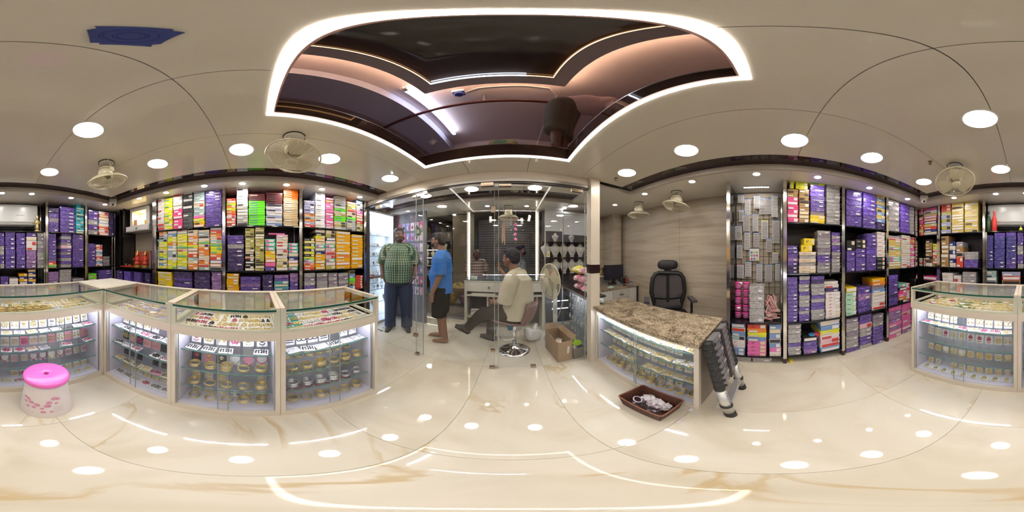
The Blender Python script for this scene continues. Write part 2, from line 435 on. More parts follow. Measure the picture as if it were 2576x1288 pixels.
# ---- LED channel round the loft opening and the slab edge above it
o = thing('led_channel', 'glowing white LED channel framing the ceiling opening', 'light', (0, 0, ZC))
e = .028
for (x0, y0, x1, y1) in ((OX0, OY0, OX1, OY0 + e), (OX0, OY1 - e * .7, OX1, OY1), (OX0, OY0 + e, OX0 + e * .7, OY1 - e * .7), (OX1 - e * .7, OY0 + e, OX1, OY1 - e * .7)):
    MB().box((x0, y0, ZC - .0025), (x1, y1, ZC - .0005)).build('led_strip', LEDW, o, world=True)
# ================================================================== LOFT seen through the ceiling opening
ZL = 2.24
LW = M('loft_wall_paint', (.55, .45, .45), .7, var=.04)
i0, i1, j0, j1 = OX0 + .026, OX1 - .026, OY0 + .036, OY1 - .026
lf = struct('loft_floor', MB().box((-1.8, -.5, ZL), (OX0, 2.9, ZL + .03)).box((OX1, -.5, ZL), (1.5, 2.9, ZL + .03)).box((OX0, OY1, ZL), (OX1, 2.9, ZL + .03)).box((OX0, -.5, ZL), (OX1, OY0, ZL + .03)), LW)
t = .02
for (a, b_) in (((i0 - t, j0 - t), (i0, j1 + t)), ((i1, j0 - t), (i1 + t, j1 + t)), ((i0, j0 - t), (i1, j0)), ((i0, j1), (i1, j1 + t))):
    MB().box((a[0], a[1], ZC + .008), (b_[0], b_[1], ZL + .03)).build('slab_fascia', DKBR, lf)
    MB().box((a[0] - .001, a[1] - .001, ZL + .03), (b_[0] + .001, b_[1] + .001, ZL + .04)).build('edge_strip', STEEL, lf)
struct('loft_wall_left', MB().box((-1.85, -.5, ZL), (-1.75, 2.9, 3.75)), M('loft_wall_tube_tint', (.42, .42, .55), .7))  # bluish light of the tube is put into this wall's colour
struct('loft_wall_right', MB().box((1.35, -.5, ZL), (1.45, 2.9, 3.75)), LW)
struct('loft_wall_front', MB().box((-1.85, 2.8, ZL), (1.5, 2.9, 3.75)), LW)
struct('loft_wall_back', MB().box((-1.85, -.6, ZL), (1.5, -.5, 3.75)), LW)
struct('loft_ceiling', MB().box((-1.85, -.6, 3.70), (1.5, 2.9, 3.8)), LW)
struct('loft_beam', MB().box((-1.5, -.5, 3.50), (-1.05, 2.8, 3.70)), M('loft_beam_tube_tint', (.44, .42, .52), .7))  # beam colour carries the tube's bluish light, painted in
# dropped dark panel with pale border
o = thing('loft_ceiling_panel', 'dark glossy dropped ceiling panel with pale grey border in the loft', 'ceiling panel', (0, 0, 3.55))
x0, x1, y0, y1 = -.755, .43, -.35, 1.275; bw = .13
GB = M('loft_panel_border', (.42, .38, .38), .6)
for r in ((x0, y1 - bw, x1, y1), (x0, y0, x0 + bw, y1 - bw), (x1 - bw, y0, x1, y1 - bw)):
    MB().box((r[0], r[1], 3.55), (r[2], r[3], 3.62)).build('border', GB, o, world=True)
MB().box((x0 + bw, y0, 3.60), (x1 - bw, y1 - bw, 3.64)).build('dark_panel', M('loft_panel_dark', (.03, .022, .018), .05, var=.5, scale=3), o, world=True)
MB().box((x0 + bw + .01, y1 - bw - .014, 3.555), (x1 - bw - .2, y1 - bw - .002, 3.565)).build('led_strip', LEDLOFT, o, world=True)
for (a0, b0, a1, b1) in ((x0 + bw, y0, x0 + bw + .006, y1 - bw), (x1 - bw - .006, y0, x1 - bw, y1 - bw), (x1 - bw - .2, y1 - bw - .006, x1 - bw, y1 - bw)):
    MB().box((a0, b0, 3.56), (a1, b1, 3.568)).build('warm_strip', LEDO, o, world=True)
for (a0, b0, a1, b1) in ((x0 - .004, y0, x0, y1), (x1, y0, x1 + .004, y1), (x0, y1, x1, y1 + .004)):
    MB().box((a0, b0, 3.61), (a1, b1, 3.635)).build('cove_strip', M('loft_cove_led', (1, .8, .5), .4, emit=8.0, ecol=(1, .66, .42), var=0), o, world=True)
# tube light
o = thing('tube_light', 'long white tube light with slim batten on the loft ceiling', 'light', (-.90, 1.75, 3.66))
MB().box((-.925, 1.12, 3.655), (-.89, 2.44, 3.70)).build('batten', WHITE, o, world=True)
MB().tube([(-.875, 1.17, 3.635), (-.875, 2.40, 3.635)], .014, 10).build('tube', LEDLOFT, o, world=True)
for yy in (1.15, 2.41): MB().box((-.905, yy - .02, 3.615), (-.86, yy + .02, 3.66)).build('end_cap', STEEL, o, world=True)
o = MB().tube([(-1.75, 1.57, 3.49), (-1.05, 1.57, 3.49), (1.35, 1.57, 3.49)], .022, 10).build('fire_pipe', M('pipe_red_brown', (.13, .03, .03), .4), smooth=True)
tag(o, 'thin dark red pipe running across the loft ceiling', 'pipe')
MB().box((-.28, 1.545, 3.49), (-.255, 1.595, 3.70)).build('hanger', STEEL, o)
MB().box((.6, 1.545, 3.49), (.625, 1.595, 3.70)).build('hanger', STEEL, o)
BLUEP = M('blue_plastic', (.035, .06, .28), .5, var=.12)
o = thing('junction_box', 'small blue-capped junction box on the loft ceiling', 'junction box', (-.49, 1.45, 3.70))
MB().box((-.55, 1.41, 3.66), (-.43, 1.50, 3.70)).build('base', WHITE, o, world=True)
MB().box((-.545, 1.415, 3.635), (-.435, 1.495, 3.66)).lathe([(.04, -.03), (.05, -.01), (.05, 0)], 16, (-.49, 1.455, 3.635), cap=True).build('cap', BLUEP, o, world=True)
tag(MB().tube([(-.49, 1.50, 3.69), (-.3, 1.42, 3.692), (.1, 1.40, 3.692), (.33, 1.42, 3.692), (.44, 1.55, 3.692), (.46, 2.78, 3.692), (.40, 2.79, 3.4), (.38, 2.79, 2.5)], .008, 6).build('conduit', WHITE), 'pale conduit running along the loft ceiling from junction box', 'conduit')
# boxes left on the loft edge
LBX = [((-.06, 1.36), -.5, (.24, .16, .05), .35, (.5, .42, .2), 'brown and green carton lying on the loft edge'),
       ((.02, 1.40), .55, (.22, .15, .06), .0, (.42, .16, .1), 'red-brown carton tilted on the loft edge')]
for k, ((x, y), rz, d, ry, c, lb) in enumerate(LBX):
    mb = MB(); M4 = Matrix.Translation((0, 0, .055 if ry else 0)) @ Matrix.Rotation(ry, 4, 'Y')
    mb.box((-d[0] / 2, -d[1] / 2, 0), (d[0] / 2, d[1] / 2, d[2]), M4=M4)
    o = mb.build('product_carton', M('loft_carton%d' % k, c, .5, var=.3)); o.location = (x, y, ZL + .04 + k * .001); o.rotation_euler = (0, 0, rz); tag(o, lb, 'box')
    MB().box((-d[0] * .3, -d[1] / 2 - .001, d[2] * .2), (d[0] * .25, -d[1] / 2, d[2] * .8), M4=M4).build('printed_label', M('loft_lab%d' % k, ((.1, .35, .2), (.7, .55, .4))[k], .4), o)
# blue plate near the zenith and CCTV domes, sprinklers
pts = [onz(*p, ZC) for p in ((211, 67), (268, 61), (470, 78), (440, 98), (372, 117), (234, 110))]
o = thing('ceiling_plate', 'flat blue plastic plate with notched corners on the ceiling', 'ceiling plate', (-.14, -.135, ZC))
sq = []
for k in range(4):
    a = math.radians(45 + 90 * k)
    for da in (-41, -33, -33, 33, 33, 41):
        pass
h_ = .050
poly = [(-h_, -h_ + .013), (-h_ + .01, -h_ + .013), (-h_ + .01, -h_), (h_ - .02, -h_), (h_ - .013, -h_ + .01), (h_, -h_ + .008), (h_, h_ - .02), (h_ - .01, h_ - .013), (h_ - .01, h_), (-h_ + .02, h_), (-h_ + .013, h_ - .01), (-h_, h_ - .008)]
MB().prism(poly, -.012, 0).build('plate', BLUEP, o)
MB().torus((0, 0, -.012), .036, .003, 28, 6).torus((0, 0, -.012), .02, .003, 24, 6).build('raised_rings', BLUEP, o, smooth=True)
o.rotation_euler = (0, 0, .97)
def dome(loc, lb, rotz):
    o = thing('security_camera', lb, 'camera', loc, rotz)
    MB().box((-.055, -.05, -.05), (.055, .05, 0)).build('mount_box', WHITE, o)
    MB().lathe([(.045, -.05), (.042, -.075), (.03, -.1), (.0005, -.108)], 20).build('dome_body', WHITE, o, smooth=True)
    MB().ball((0, -.03, -.085), .017, 12, 8).build('lens', BLACK, o, smooth=True)
dome((-1.56, -1.875, ZC), 'white dome camera at the ceiling corner above the shrine', math.radians(140))
dome((1.315, -1.865, ZC), 'white dome camera at the ceiling corner above clear cases', math.radians(-140))
dome((-1.22, 2.3, 3.50), 'white dome camera on the loft beam', math.radians(160))
for p, lb in (((1550, 448), 'small brass sprinkler head near the pillar'), ((2340, 406), 'small brass sprinkler head beside the ceiling fan')):
    q = onz(*p, ZC); o = thing('sprinkler', lb, 'sprinkler', q)
    MB().lathe([(.018, 0), (.018, -.005), (.006, -.008), (.006, -.03)], 12, cap=True).build('body', M('brass', (.35, .27, .16), .3, .9), o)
    MB().lathe([(.014, -.032), (.014, -.03)], 12, cap=True).build('deflector', M('brass'), o)
# ================================================================== RACKS: posts, shelves, backs
RK = {  # name: (axis, plane, u, rotz)
    'L': ('x', -1.84, Vector((0, 1, 0)), math.pi / 2), 'B': ('y', -2.22, Vector((-1, 0, 0)), math.pi), 'R': ('x', 1.63, Vector((0, -1, 0)), -math.pi / 2)}
def along(rk, px, py=644, off=0.0):
    ax, pl, u, rz = RK[rk]
    s = pl + (off if pl > 0 else -off)
    return onx(px, py, s) if ax == 'x' else ony(px, py, s)
def rack(rk, pxs, depth, shelves, label, lo=0.0, skip=()):
    ax, pl, u, rz = RK[rk]
    P = [along(rk, p) for p in pxs]
    org = Vector((P[0].x, P[0].y, 0))
    o = thing('display_rack', label, 'rack', org, rz)
    d = [(p - P[0]).dot(u) for p in P]
    for k, x in enumerate(d):
        MB().box((x - .018, 0, .07), (x + .018, .03, ZS)).build('post', CHROME, o)
        MB().box((x - .018, -.002, 0), (x + .018, .06, .07)).build('foot', FOOT, o)
        MB().box((x - .004, .035, .05), (x + .004, depth, ZS)).build('side_panel', MIRROR, o)
        MB().box((x - .012, depth - .03, .0), (x + .012, depth, ZS)).build('rear_post', CHROME, o)
    for k in range(len(d) - 1):
        MB().box((d[k] + .015, depth - .012, .05), (d[k + 1] - .015, depth - .002, ZS)).build('back_panel', MATS['rack_back'], o)
        for z in shelves:
            if (k, z) in skip: continue
            MB().box((d[k] + .005, .004, z - .014), (d[k + 1] - .005, depth - .012, z)).build('shelf', BLKGL, o)
    return o
POSTS = {'L': [along('L', p) for p in (390, 563, 757, 919)], 'B': [along('B', p) for p in (2307, 2362, 2475, 118, 217, 292)], 'R': [along('R', p) for p in (1832, 1975, 2122, 2233, 2306)]}
M('rack_back', (.045, .036, .045), .25, var=.3)
rack('L', (390, 563, 757, 919), .35, (1.62, 1.10, .80, .45, .10), 'chrome-post rack of cartons behind the long counter')
rack('B', (2362, 2475), .38, (1.62, 1.10, .87, .45, .10), 'chrome-post rack with gold cartons beside the air conditioner')
rack('B', (118, 217), .38, (1.62, 1.10, .87, .45, .10), 'chrome-post rack with cyan cartons beside the air conditioner')
rack('R', (1832, 1975, 2122, 2233, 2306), .42, (1.62, 1.09, .55, .10), 'chrome-post rack facing the glass-topped counters, with hair-clip grid', skip=((0, 1.62), (0, 1.09), (3, .10), (2, .10)))
# bay under the air conditioner, corner bays: shelf boards between the racks
def shelf_unit(x0, x1, y0, y1, zs, lb):
    o = thing('corner_shelf', lb, 'shelf', (x0, y0, 0))
    for z in zs: MB().box((x0, y0, z - .014), (x1, y1, z)).build('shelf', BLKGL, o, world=True)
    for (a, b_) in ((x0 + .012, y1 - .012), (x1 - .012, y1 - .012), (x0 + .012, y0 + .012), (x1 - .012, y0 + .012)):
        MB().box((a - .01, b_ - .01, 0), (a + .01, b_ + .01, zs[0])).build('leg', CHROME, o, world=True)
    return o
xB = lambda p: along('B', p).x
shelf_unit(xB(118) + .02, xB(2475) - .02, -2.60, -2.225, (1.62, 1.10, .87, .45), 'black glass shelves under the air conditioner')
shelf_unit(xB(2362) + .02, 1.60, -2.60, -2.225, (1.62, 1.10, .87, .45), 'black glass shelves in the corner beside clear cases')
shelf_unit(-1.845, xB(217) - .02, -2.60, -2.225, (1.62, 1.10, .87, .45), 'black glass shelves in the dark corner beside the shrine')

# ------------------------------------------------------------------ boxes
CC = {  # code: (colour, words, kind)   kind c carton, s slim carton, p plastic case
    'w': ((.80, .74, .74), 'white', 'c'), 'W': ((.86, .86, .9), 'shiny white', 's'), 'c': ((.75, .64, .48), 'cream', 'c'), 'y': ((.78, .78, .05), 'lime-yellow', 'c'),
    'Y': ((.85, .62, .03), 'yellow', 'c'), 'p': ((.86, .08, .3), 'hot-pink', 'c'), 'l': ((.78, .5, .58), 'pale pink', 'c'), 'g': ((.085, .095, .095), 'dark grey', 'c'),
    's': ((.5, .5, .5), 'silver-grey', 's'), 't': ((.4, .53, .53), 'pale teal', 'c'), 'r': ((.75, .09, .06), 'red', 'c'), 'o': ((.85, .27, .05), 'orange', 'c'),
    'a': ((.88, .45, .015), 'amber', 'c'), 'b': ((.2, .33, .62), 'blue', 'c'), 'B': ((.03, .05, .2), 'navy', 'c'), 'k': ((.03, .028, .03), 'black', 'c'),
    'n': ((.16, .86, .015), 'neon-green', 's'), 'm': ((.16, .035, .04), 'maroon', 's'), 'e': ((.66, .49, .26), 'beige-gold', 's'), 'd': ((.42, .25, .1), 'tan', 'c'),
    'u': ((.15, .62, .47), 'mint', 'c'), 'x': ((.05, .5, .6), 'cyan', 's'), 'i': ((.42, .42, .62), 'lilac-blue', 'c'), 'h': ((.5, .46, .12), 'olive', 'c'), 'O': ((.95, .2, .015), 'bright orange', 's'),
    'G': ((.45, .72, .55), 'green and white', 'c'), 'q': ((.72, .55, .16), 'golden', 'c'), 'j': ((.84, .2, .5), 'candy-pink', 'c'), 'T': ((.12, .35, .42), 'dull teal', 'c'),
    'v': ((.15, .09, .38), 'purple', 'p'), 'V': ((.08, .07, .30), 'deep violet', 'p'), 'D': ((.075, .05, .16), 'dark purple', 'p'), 'z': ((.42, .40, .41), 'clear', 'p'), 'Z': ((.30, .25, .32), 'smoky clear', 'p'), 'P': ((.35, .2, .45), 'mauve', 'p'), 'F': ((.2, .11, .58), 'bright violet', 'p')}
BM = {}
for k, (c, wd, kd) in CC.items():
    if kd == 'p':
        m, N, L, b, tc = base('plastic_' + wd.replace(' ', '_'), .12)
        mp = N.new('ShaderNodeMapping'); mp.inputs['Scale'].default_value = (6, 6, 3); L.new(tc.outputs['Object'], mp.inputs[0])
        oi = N.new('ShaderNodeObjectInfo'); ad = N.new('ShaderNodeVectorMath'); L.new(mp.outputs[0], ad.inputs[0])
        cb = N.new('ShaderNodeMath'); cb.operation = 'MULTIPLY'; cb.inputs[1].default_value = 60; L.new(oi.outputs['Random'], cb.inputs[0]); L.new(cb.outputs[0], ad.inputs[1])
        n = N.new('ShaderNodeTexNoise'); n.inputs['Scale'].default_value = .8; n.inputs['Detail'].default_value = 2.5; n.inputs['Distortion'].default_value = 1.2; L.new(ad.outputs[0], n.inputs['Vector'])
        dk = tuple(q * .55 for q in c); lt = tuple(min(1, q * 1.25 + .03) for q in c); hl = tuple(min(1, q * .9 + .18) for q in c)
        if k in 'zZ': dk = tuple(q * .74 for q in c); lt = tuple(q * 1.16 for q in c); hl = tuple(q * 1.3 + .05 for q in c)
        r = ramp(N, L, n.outputs[0], [(.32, dk), (.46, c), (.60, lt), (.72, hl)])  # palest stop paints glints of wrapped contents into the colour
        L.new(r.outputs[0], b.inputs['Base Color']); b.inputs['Coat Weight'].default_value = .5
        bp = N.new('ShaderNodeBump'); bp.inputs['Strength'].default_value = .2; bp.inputs['Distance'].default_value = .01; L.new(n.outputs[0], bp.inputs['Height']); L.new(bp.outputs[0], b.inputs['Normal'])
        BM[k] = m
    else:
        BM[k] = M('carton_' + wd.replace(' ', '_'), c, .28, var=.12, scale=3.0)
LABM = [M('print_white', (.8, .76, .74), .35), M('print_red', (.6, .06, .06), .35), M('print_black', (.05, .04, .05), .35), M('print_cream', (.75, .65, .45), .35), M('print_blue', (.1, .2, .5), .35), M('print_pink', (.85, .15, .4), .35), M('print_green', (.15, .45, .25), .35)]
# shared unit meshes: x -.5..+.5, y 0 (front)..1, z 0..1
def unit_meshes():
    U = {}
    mb = MB().box((-.488, .012, 0), (.488, .988, .62)).box((-.5, 0, .55), (.5, 1, .985)); U['c'] = mb.mesh('carton', LABM[0])
    mb = MB().box((-.492, .01, 0), (.492, .99, .5)).box((-.5, 0, .46), (.5, 1, .985)); U['s'] = mb.mesh('slim_carton', LABM[0])
    mb = MB()
    lo = [(-.468, .028), (.468, .028), (.468, .972), (-.468, .972)]; hi = [(-.487, .012), (.487, .012), (.487, .988), (-.487, .988)]
    i = 0; mb.v = [(x, y, 0) for x, y in lo] + [(x, y, .76) for x, y in hi]
    mb.f = [(3, 2, 1, 0), (4, 5, 6, 7), (0, 1, 5, 4), (1, 2, 6, 5), (2, 3, 7, 6), (3, 0, 4, 7)]; mb.m = [0] * 6
    U['p'] = mb.mesh('plastic_case', LABM[0])
    mb = MB().box((-.5, 0, .76), (.5, 1, .90)).box((-.45, .05, .90), (.45, .95, .985)); U['lid'] = mb.mesh('lid', LABM[0])
    U['band'] = MB().box((-.42, -.012, .12), (.05, 0, .5)).mesh('printed_label', LABM[0])
    U['bandr'] = MB().box((.08, -.012, .15), (.42, 0, .85)).mesh('printed_label', LABM[0])
    U['mid'] = MB().box((-.44, -.012, .2), (.44, 0, .8)).mesh('printed_label', LABM[0])
    U['dot'] = MB().lathe([(.36, 0), (.36, 1)], 16, cap=True).mesh('printed_label', LABM[0])
    U['st'] = MB().box((.1, -.004, .25), (.36, .01, .52)).mesh('price_sticker', LABM[0])
    return U
UM = unit_meshes()
def omat(o, m):
    o.material_slots[0].link = 'OBJECT'; o.material_slots[0].material = m
# lettering shared by printed cartons
TXT = {}
def text_mesh(s):
    if s in TXT: return TXT[s]
    cu = bpy.data.curves.new('lettering', 'FONT'); cu.body = s; cu.size = 1.0; cu.align_x = 'CENTER'; cu.align_y = 'CENTER'; cu.resolution_u = 2
    to = bpy.data.objects.new('lettering', cu); COL.objects.link(to)
    dg = bpy.context.evaluated_depsgraph_get()
    me = bpy.data.meshes.new_from_object(to.evaluated_get(dg)); me.name = 'lettering'
    bpy.data.objects.remove(to); me.materials.clear(); me.materials.append(LABM[2]); TXT[s] = me
    return me
def put_text(s, parent, size, x, y, z, mat, rot=(math.pi / 2, 0, 0), squeeze=1.0, pscale=(1, 1, 1)):
    o = link('lettering', text_mesh(s), parent, (x, y, z), rot, (size * squeeze / pscale[0], size / pscale[2], 1)); omat(o, mat); return o
SHAPE = {'c': 'product_carton', 's': 'slim_carton', 'p': 'plastic_case'}
NOUN = {'c': 'carton', 's': 'slim carton', 'p': 'plastic case'}
STK = {}
def box1(code, loc, rz, dim, label, group, txt=None):
    c, wd, kd = CC[code]
    nm = SHAPE[kd]
    if kd == 'p' and code in 'zZ': nm = 'clear_case'
    if kd == 'c': nm = 'bright_carton' if code in 'yYaoq' else 'pale_carton' if code in 'wcl' else 'product_carton'
    o = link(nm, UM[kd], None, loc, (0, 0, rz), dim); omat(o, BM[code])
    tag(o, label, 'box', group)
    if kd == 'p':
        l = link('lid', UM['lid'], o); omat(l, BM[code])
        if R.random() < .45:
            st = link('price_sticker', UM['st'], o); omat(st, LABM[0])
    else:
        dk = sum(c) < .5
        if txt:
            put_text(txt, o, min(dim[2] * .55, dim[0] * .5 / (len(txt) * .62)), -.2, -.004, .5, LABM[0] if dk else LABM[1 if code in 'wcl' else 2], pscale=dim)
            b = link('printed_label', UM['bandr'], o, (.12, 0, 0), None, (.75, 1, 1)); omat(b, LABM[R.choice((0, 3))])
        elif code == 'u':
            b = link('printed_label', UM['mid'], o, scale=(.8, 1, 1)); omat(b, LABM[0])
            b = link('printed_label', UM['dot'], o, loc=(-.28, -.012, .5), rot=(math.pi / 2, 0, 0), scale=(.4, 1.0, .02)); omat(b, LABM[5])
        else:
            kind = R.choice(('band', 'bandr', 'mid', 'band'))
            cands = {'w': (3, 1, 0), 'c': (1, 0, 2), 'y': (3, 6, 3), 'p': (0, 0), 'g': (0, 2), 'k': (0, 3), 'B': (0,), 'b': (0, 0), 'n': (6,), 'm': (3, 2), 'e': (3, 0), 'r': (0, 3), 'o': (0, 3), 'a': (3, 3, 0), 'l': (1, 0), 'j': (0, 5), 'O': (3,), 't': (0, 0, 2), 'G': (6, 0)}.get(code, (0, 3, 2))
            if code in 'nmeOW' : kind = 'band'
            b = link('printed_label', UM[kind], o); omat(b, LABM[R.choice(cands)])
    return o
def stack(rk, bay, shelf, zs, x0, x1, ytop, codes, dep=.26, off=.02, txt=None, tcodes='', rot=0.0):
    """a pile of boxes on a shelf at height zs; x0..x1, ytop as photo directions on the rack's front plane"""
    ax, pl, u, rz = RK[rk]
    a = along(rk, x0, 644, off); b = along(rk, x1, 644, off)
    g = [(p - Vector((0, 0, H))).dot(u) for p in POSTS[rk]]
    sa, sb = a.dot(u), b.dot(u)
    for q in g:
        if abs(sa - q) < .05 and sa < q + .025 and (sa + sb) / 2 > q: a = a + u * (q + .025 - sa); sa = q + .025
        if abs(sb - q) < .05 and sb > q - .025 and (sa + sb) / 2 < q: b = b + u * (q - .025 - sb); sb = q - .025
    wd = (b - a).dot(u); c = (a + b) / 2
    zt = along(rk, (x0 + x1) / 2, ytop, off).z
    h = (zt - zs) / len(codes)
    key = (rk, bay, shelf); STK[key] = STK.get(key, 0) + 1; si = STK[key]
    for i, code in enumerate(codes):
        n = len(codes) - 1 - i
        if code == '_': continue
        kd = CC[code][2]
        lb = '%s %s, %s from top, %s stack, %s shelf, %s' % (CC[code][1], NOUN[kd], ordw(i), ordw(si - 1), shelf, bay)
        j = R.uniform(0, .008)
        p = c + u * R.uniform(-.003, .003) - Vector((-u.y, u.x, 0)) * (-j)
        box1(code, (p.x, p.y, zs + n * h + .0004), rz + rot + R.uniform(-.012, .012), (wd * .955, dep, h * .985), lb, 'stacked boxes on the %s shelf, %s' % (shelf, bay), txt if (txt and (not tcodes or code in tcodes)) else None)
# ---- behind the long counter
def PX2(a): return 380 + a / 3.788
def PY2(a): return 420 + a / 3.788
B1, B2, B3 = 'bay beside the shrine', 'bay with neon-green cartons', 'bay beside glass partition'
def S2(bay, shelf, zs, *L):
    for (a, b_, t, codes, *r) in L: stack('L', bay, shelf, zs, PX2(a), PX2(b_), PY2(t), codes, **(r[0] if r else {}))
S2(B1, 'top', 1.62, (45, 124, 300, 'wwwwwwwww'), (125, 205, 298, 'yyyyyyyyyy'), (208, 298, 255, 'wwwwwpppppp'), (301, 398, 232, 'gggggggggg'), (402, 509, 222, 'ttttccttt' + 'jyYo'), (513, 684, 207, 'vvvvvvvvvvvv'))
S2(B1, 'middle', 1.10, (36, 70, 690, 'ttw', {'dep': .1}), (72, 153, 615, 'owttyyycyytyby'), (155, 243, 610, 'wbyyotcttwyyy'), (246, 345, 585, 'ctyyyyycyyyyyt'), (347, 446, 600, 'ccocoyiortcoo'), (448, 556, 600, 'ctcwycoooccoct'), (559, 676, 570, 'brocxyyyorbot'.replace('x', 't')))
S2(B1, 'low', .80, (45, 200, 1000, 'YYYYYYYYY'), (210, 395, 1000, 'DDvDvDv'), (405, 565, 1000, 'DDDDDD'), (572, 672, 995, 'PPPPP'))
S2(B2, 'top', 1.62, (715, 808, 297, 'royoyorwrrr'), (815, 925, 195, 'WWWWWWssssss'), (928, 1090, 255, 'mmm' + 'n' * 10), (1093, 1256, 245, 'mmmmm' + 'iwiwbiwib'), (1260, 1427, 208, 'OOOOO' + 'e' * 12))
S2(B2, 'middle', 1.10, (722, 888, 650, 'vvzDDDDD'), (895, 985, 585, 'hhhhhhhhhckkckkkkc'), (989, 1080, 572, 'h' * 18), (1085, 1187, 685, 'uuuaYojv'), (1192, 1305, 645, 'lwcwcwcwhchc'), (1309, 1424, 725, 'uuuwBlau'))
S2(B2, 'low', .80, (692, 838, 1015, 'aaaaaaaa'), (845, 1050, 1050, 'vvPvvv'), (1060, 1165, 1030, 'DDDDD'), (1170, 1315, 1030, 'PvTTTvv'), (1322, 1418, 1010, 'PPvvP'))
def S3(bay, shelf, zs, *L):
    for (a, b_, t, codes, *r) in L: stack('L', bay, shelf, zs, 740 + a / 3.788, 740 + b_ / 3.788, 420 + t / 3.788, codes, **(r[0] if r else {}))
S3(B3, 'top', 1.62, (94, 198, 320, 'iiiiiosoir'), (203, 298, 245, 'W' * 16), (303, 378, 295, 'jojjjjpjjpjl'), (383, 497, 280, 'sssss' + 'nchnnchs'), (502, 590, 335, 'ohhcccnssss'), (594, 684, 305, 'bbWssjpoorhch'))
S3(B3, 'middle', 1.10, (94, 198, 680, 'kykykykyulor', {'txt': 'POLAR', 'tcodes': 'k'}), (203, 298, 597, 'ckyocusBaaaaa'), (302, 394, 605, 'chBwulllulh'), (398, 540, 612, 'aaaaaaawawa'.replace('w', 'o')), (546, 657, 645, 'aaaaaaaaa'))
S3(B3, 'low', .80, (94, 205, 1010, 'zZzvv'), (213, 322, 1010, 'zZzzz'), (328, 418, 1010, 'ZzZzz'), (424, 522, 1010, 'zZzZz'), (528, 584, 985, 'hbnhb'), (590, 656, 1035, 'rrrrr', {'txt': 'Ashok'}))
o = box1('j', (*along('L', PX2(1198), 644, .03).xy, along('L', PX2(1198), PY2(645), .03).z + .001), math.pi / 2, (.19, .2, .017), 'flat hot-pink box lying across cream and mint stacks', 'single boxes')
# ---- back wall
def SA(bay, shelf, zs, *L):
    for (a, b_, t, codes, *r) in L: stack('B', bay, shelf, zs, a / 3.22, b_ / 3.22, 420 + t / 3.22, codes, **(r[0] if r else {}))
def S6(rk, bay, shelf, zs, *L):
    for (a, b_, t, codes, *r) in L: stack(rk, bay, shelf, zs, 2100 + a / 4.601, 2100 + b_ / 4.601, 420 + t / 4.601, codes, **(r[0] if r else {}))
BB, BC, BA, BG, BR = 'bay with cyan cartons', 'dark corner bay', 'bay under air conditioner', 'bay with gold cartons', 'corner bay with red cartons'
SA(BB, 'top', 1.62, (392, 478, 330, 'DvZvv'), (484, 612, 325, 'vvvvvvv'), (616, 686, 285, 'x' * 16))
SA(BB, 'middle', 1.10, (392, 458, 540, 'vvvvvvvvvry'), (495, 582, 535, 'vzvZlvZvzvz'), (587, 690, 545, 'vvvvvvvvvvvv'))
SA(BB, 'low', .87, (386, 478, 850, 'PPPP'), (482, 582, 830, 'zzzz'), (588, 688, 905, 'z'))
SA(BC, 'top', 1.62, (714, 796, 350, 'vvzvz'), (801, 884, 365, 'wrwbwrwr'), (889, 930, 370, 'DDDD'))
SA(BC, 'middle', 1.10, (712, 775, 620, 'vvvvvvv'), (780, 832, 630, 'wrwbwrwbw'), (836, 892, 725, 'zZzzZz'))
SA(BC, 'low', .87, (712, 785, 865, 'nhnh'), (800, 905, 835, 'vvvv'))
SA(BA, 'middle', 1.10, (0, 36, 530, 'vvvzzvvz'), (40, 126, 525, 'vvvvvvvv'), (130, 208, 533, 'vvvvvvvvv'), (212, 298, 530, 'vwwwPPPP'), (302, 358, 532, 'zZzzZzzZz'))
SA(BA, 'low', .87, (2, 70, 890, 'vv'), (76, 150, 905, 'w'), (154, 224, 865, 'aBaB'), (228, 292, 830, 'aBaBaB'))
S6('B', BA, 'middle', 1.10, (1718, 1836, 792, 'VVVVVVVVV'), (1841, 1972, 760, 'FVVVVVVVV'), (1978, 2105, 752, 'FVVVVVVvv'), (2112, 2186, 750, 'vvvzzvvz'))
S6('B', BA, 'low', .87, (1722, 1872, 1200, 'tttt'), (1930, 2155, 1215, 'ird'))
S6('B', BG, 'top', 1.62, (1224, 1345, 395, 'rrrhihihi'), (1350, 1492, 400, 'qqqqqqqqqqqq'), (1498, 1662, 388, 'qqqqqqqqqqqqq'))
S6('B', BG, 'middle', 1.10, (1224, 1318, 800, 'ddddddd'), (1325, 1396, 865, 'BwBwBw'), (1402, 1482, 865, 'zdcrr'), (1490, 1662, 980, 'zv'))
S6('B', BG, 'low', .87, (1238, 1368, 1228, 'ww'), (1375, 1462, 1258, 'w'), (1470, 1640, 1215, 'zz'))
S6('B', BR, 'top', 1.62, (958, 1022, 485, 'rjqrjrrqr'), (1026, 1182, 475, 'jWqjrBqrBc'))
S6('B', BR, 'middle', 1.10, (962, 1040, 1055, 'wrwrw'), (1046, 1126, 840, 'kddkdkdw'), (1132, 1184, 890, 'yylwrdrd'))
S6('B', BR, 'low', .87, (1015, 1186, 1268, 'p'))
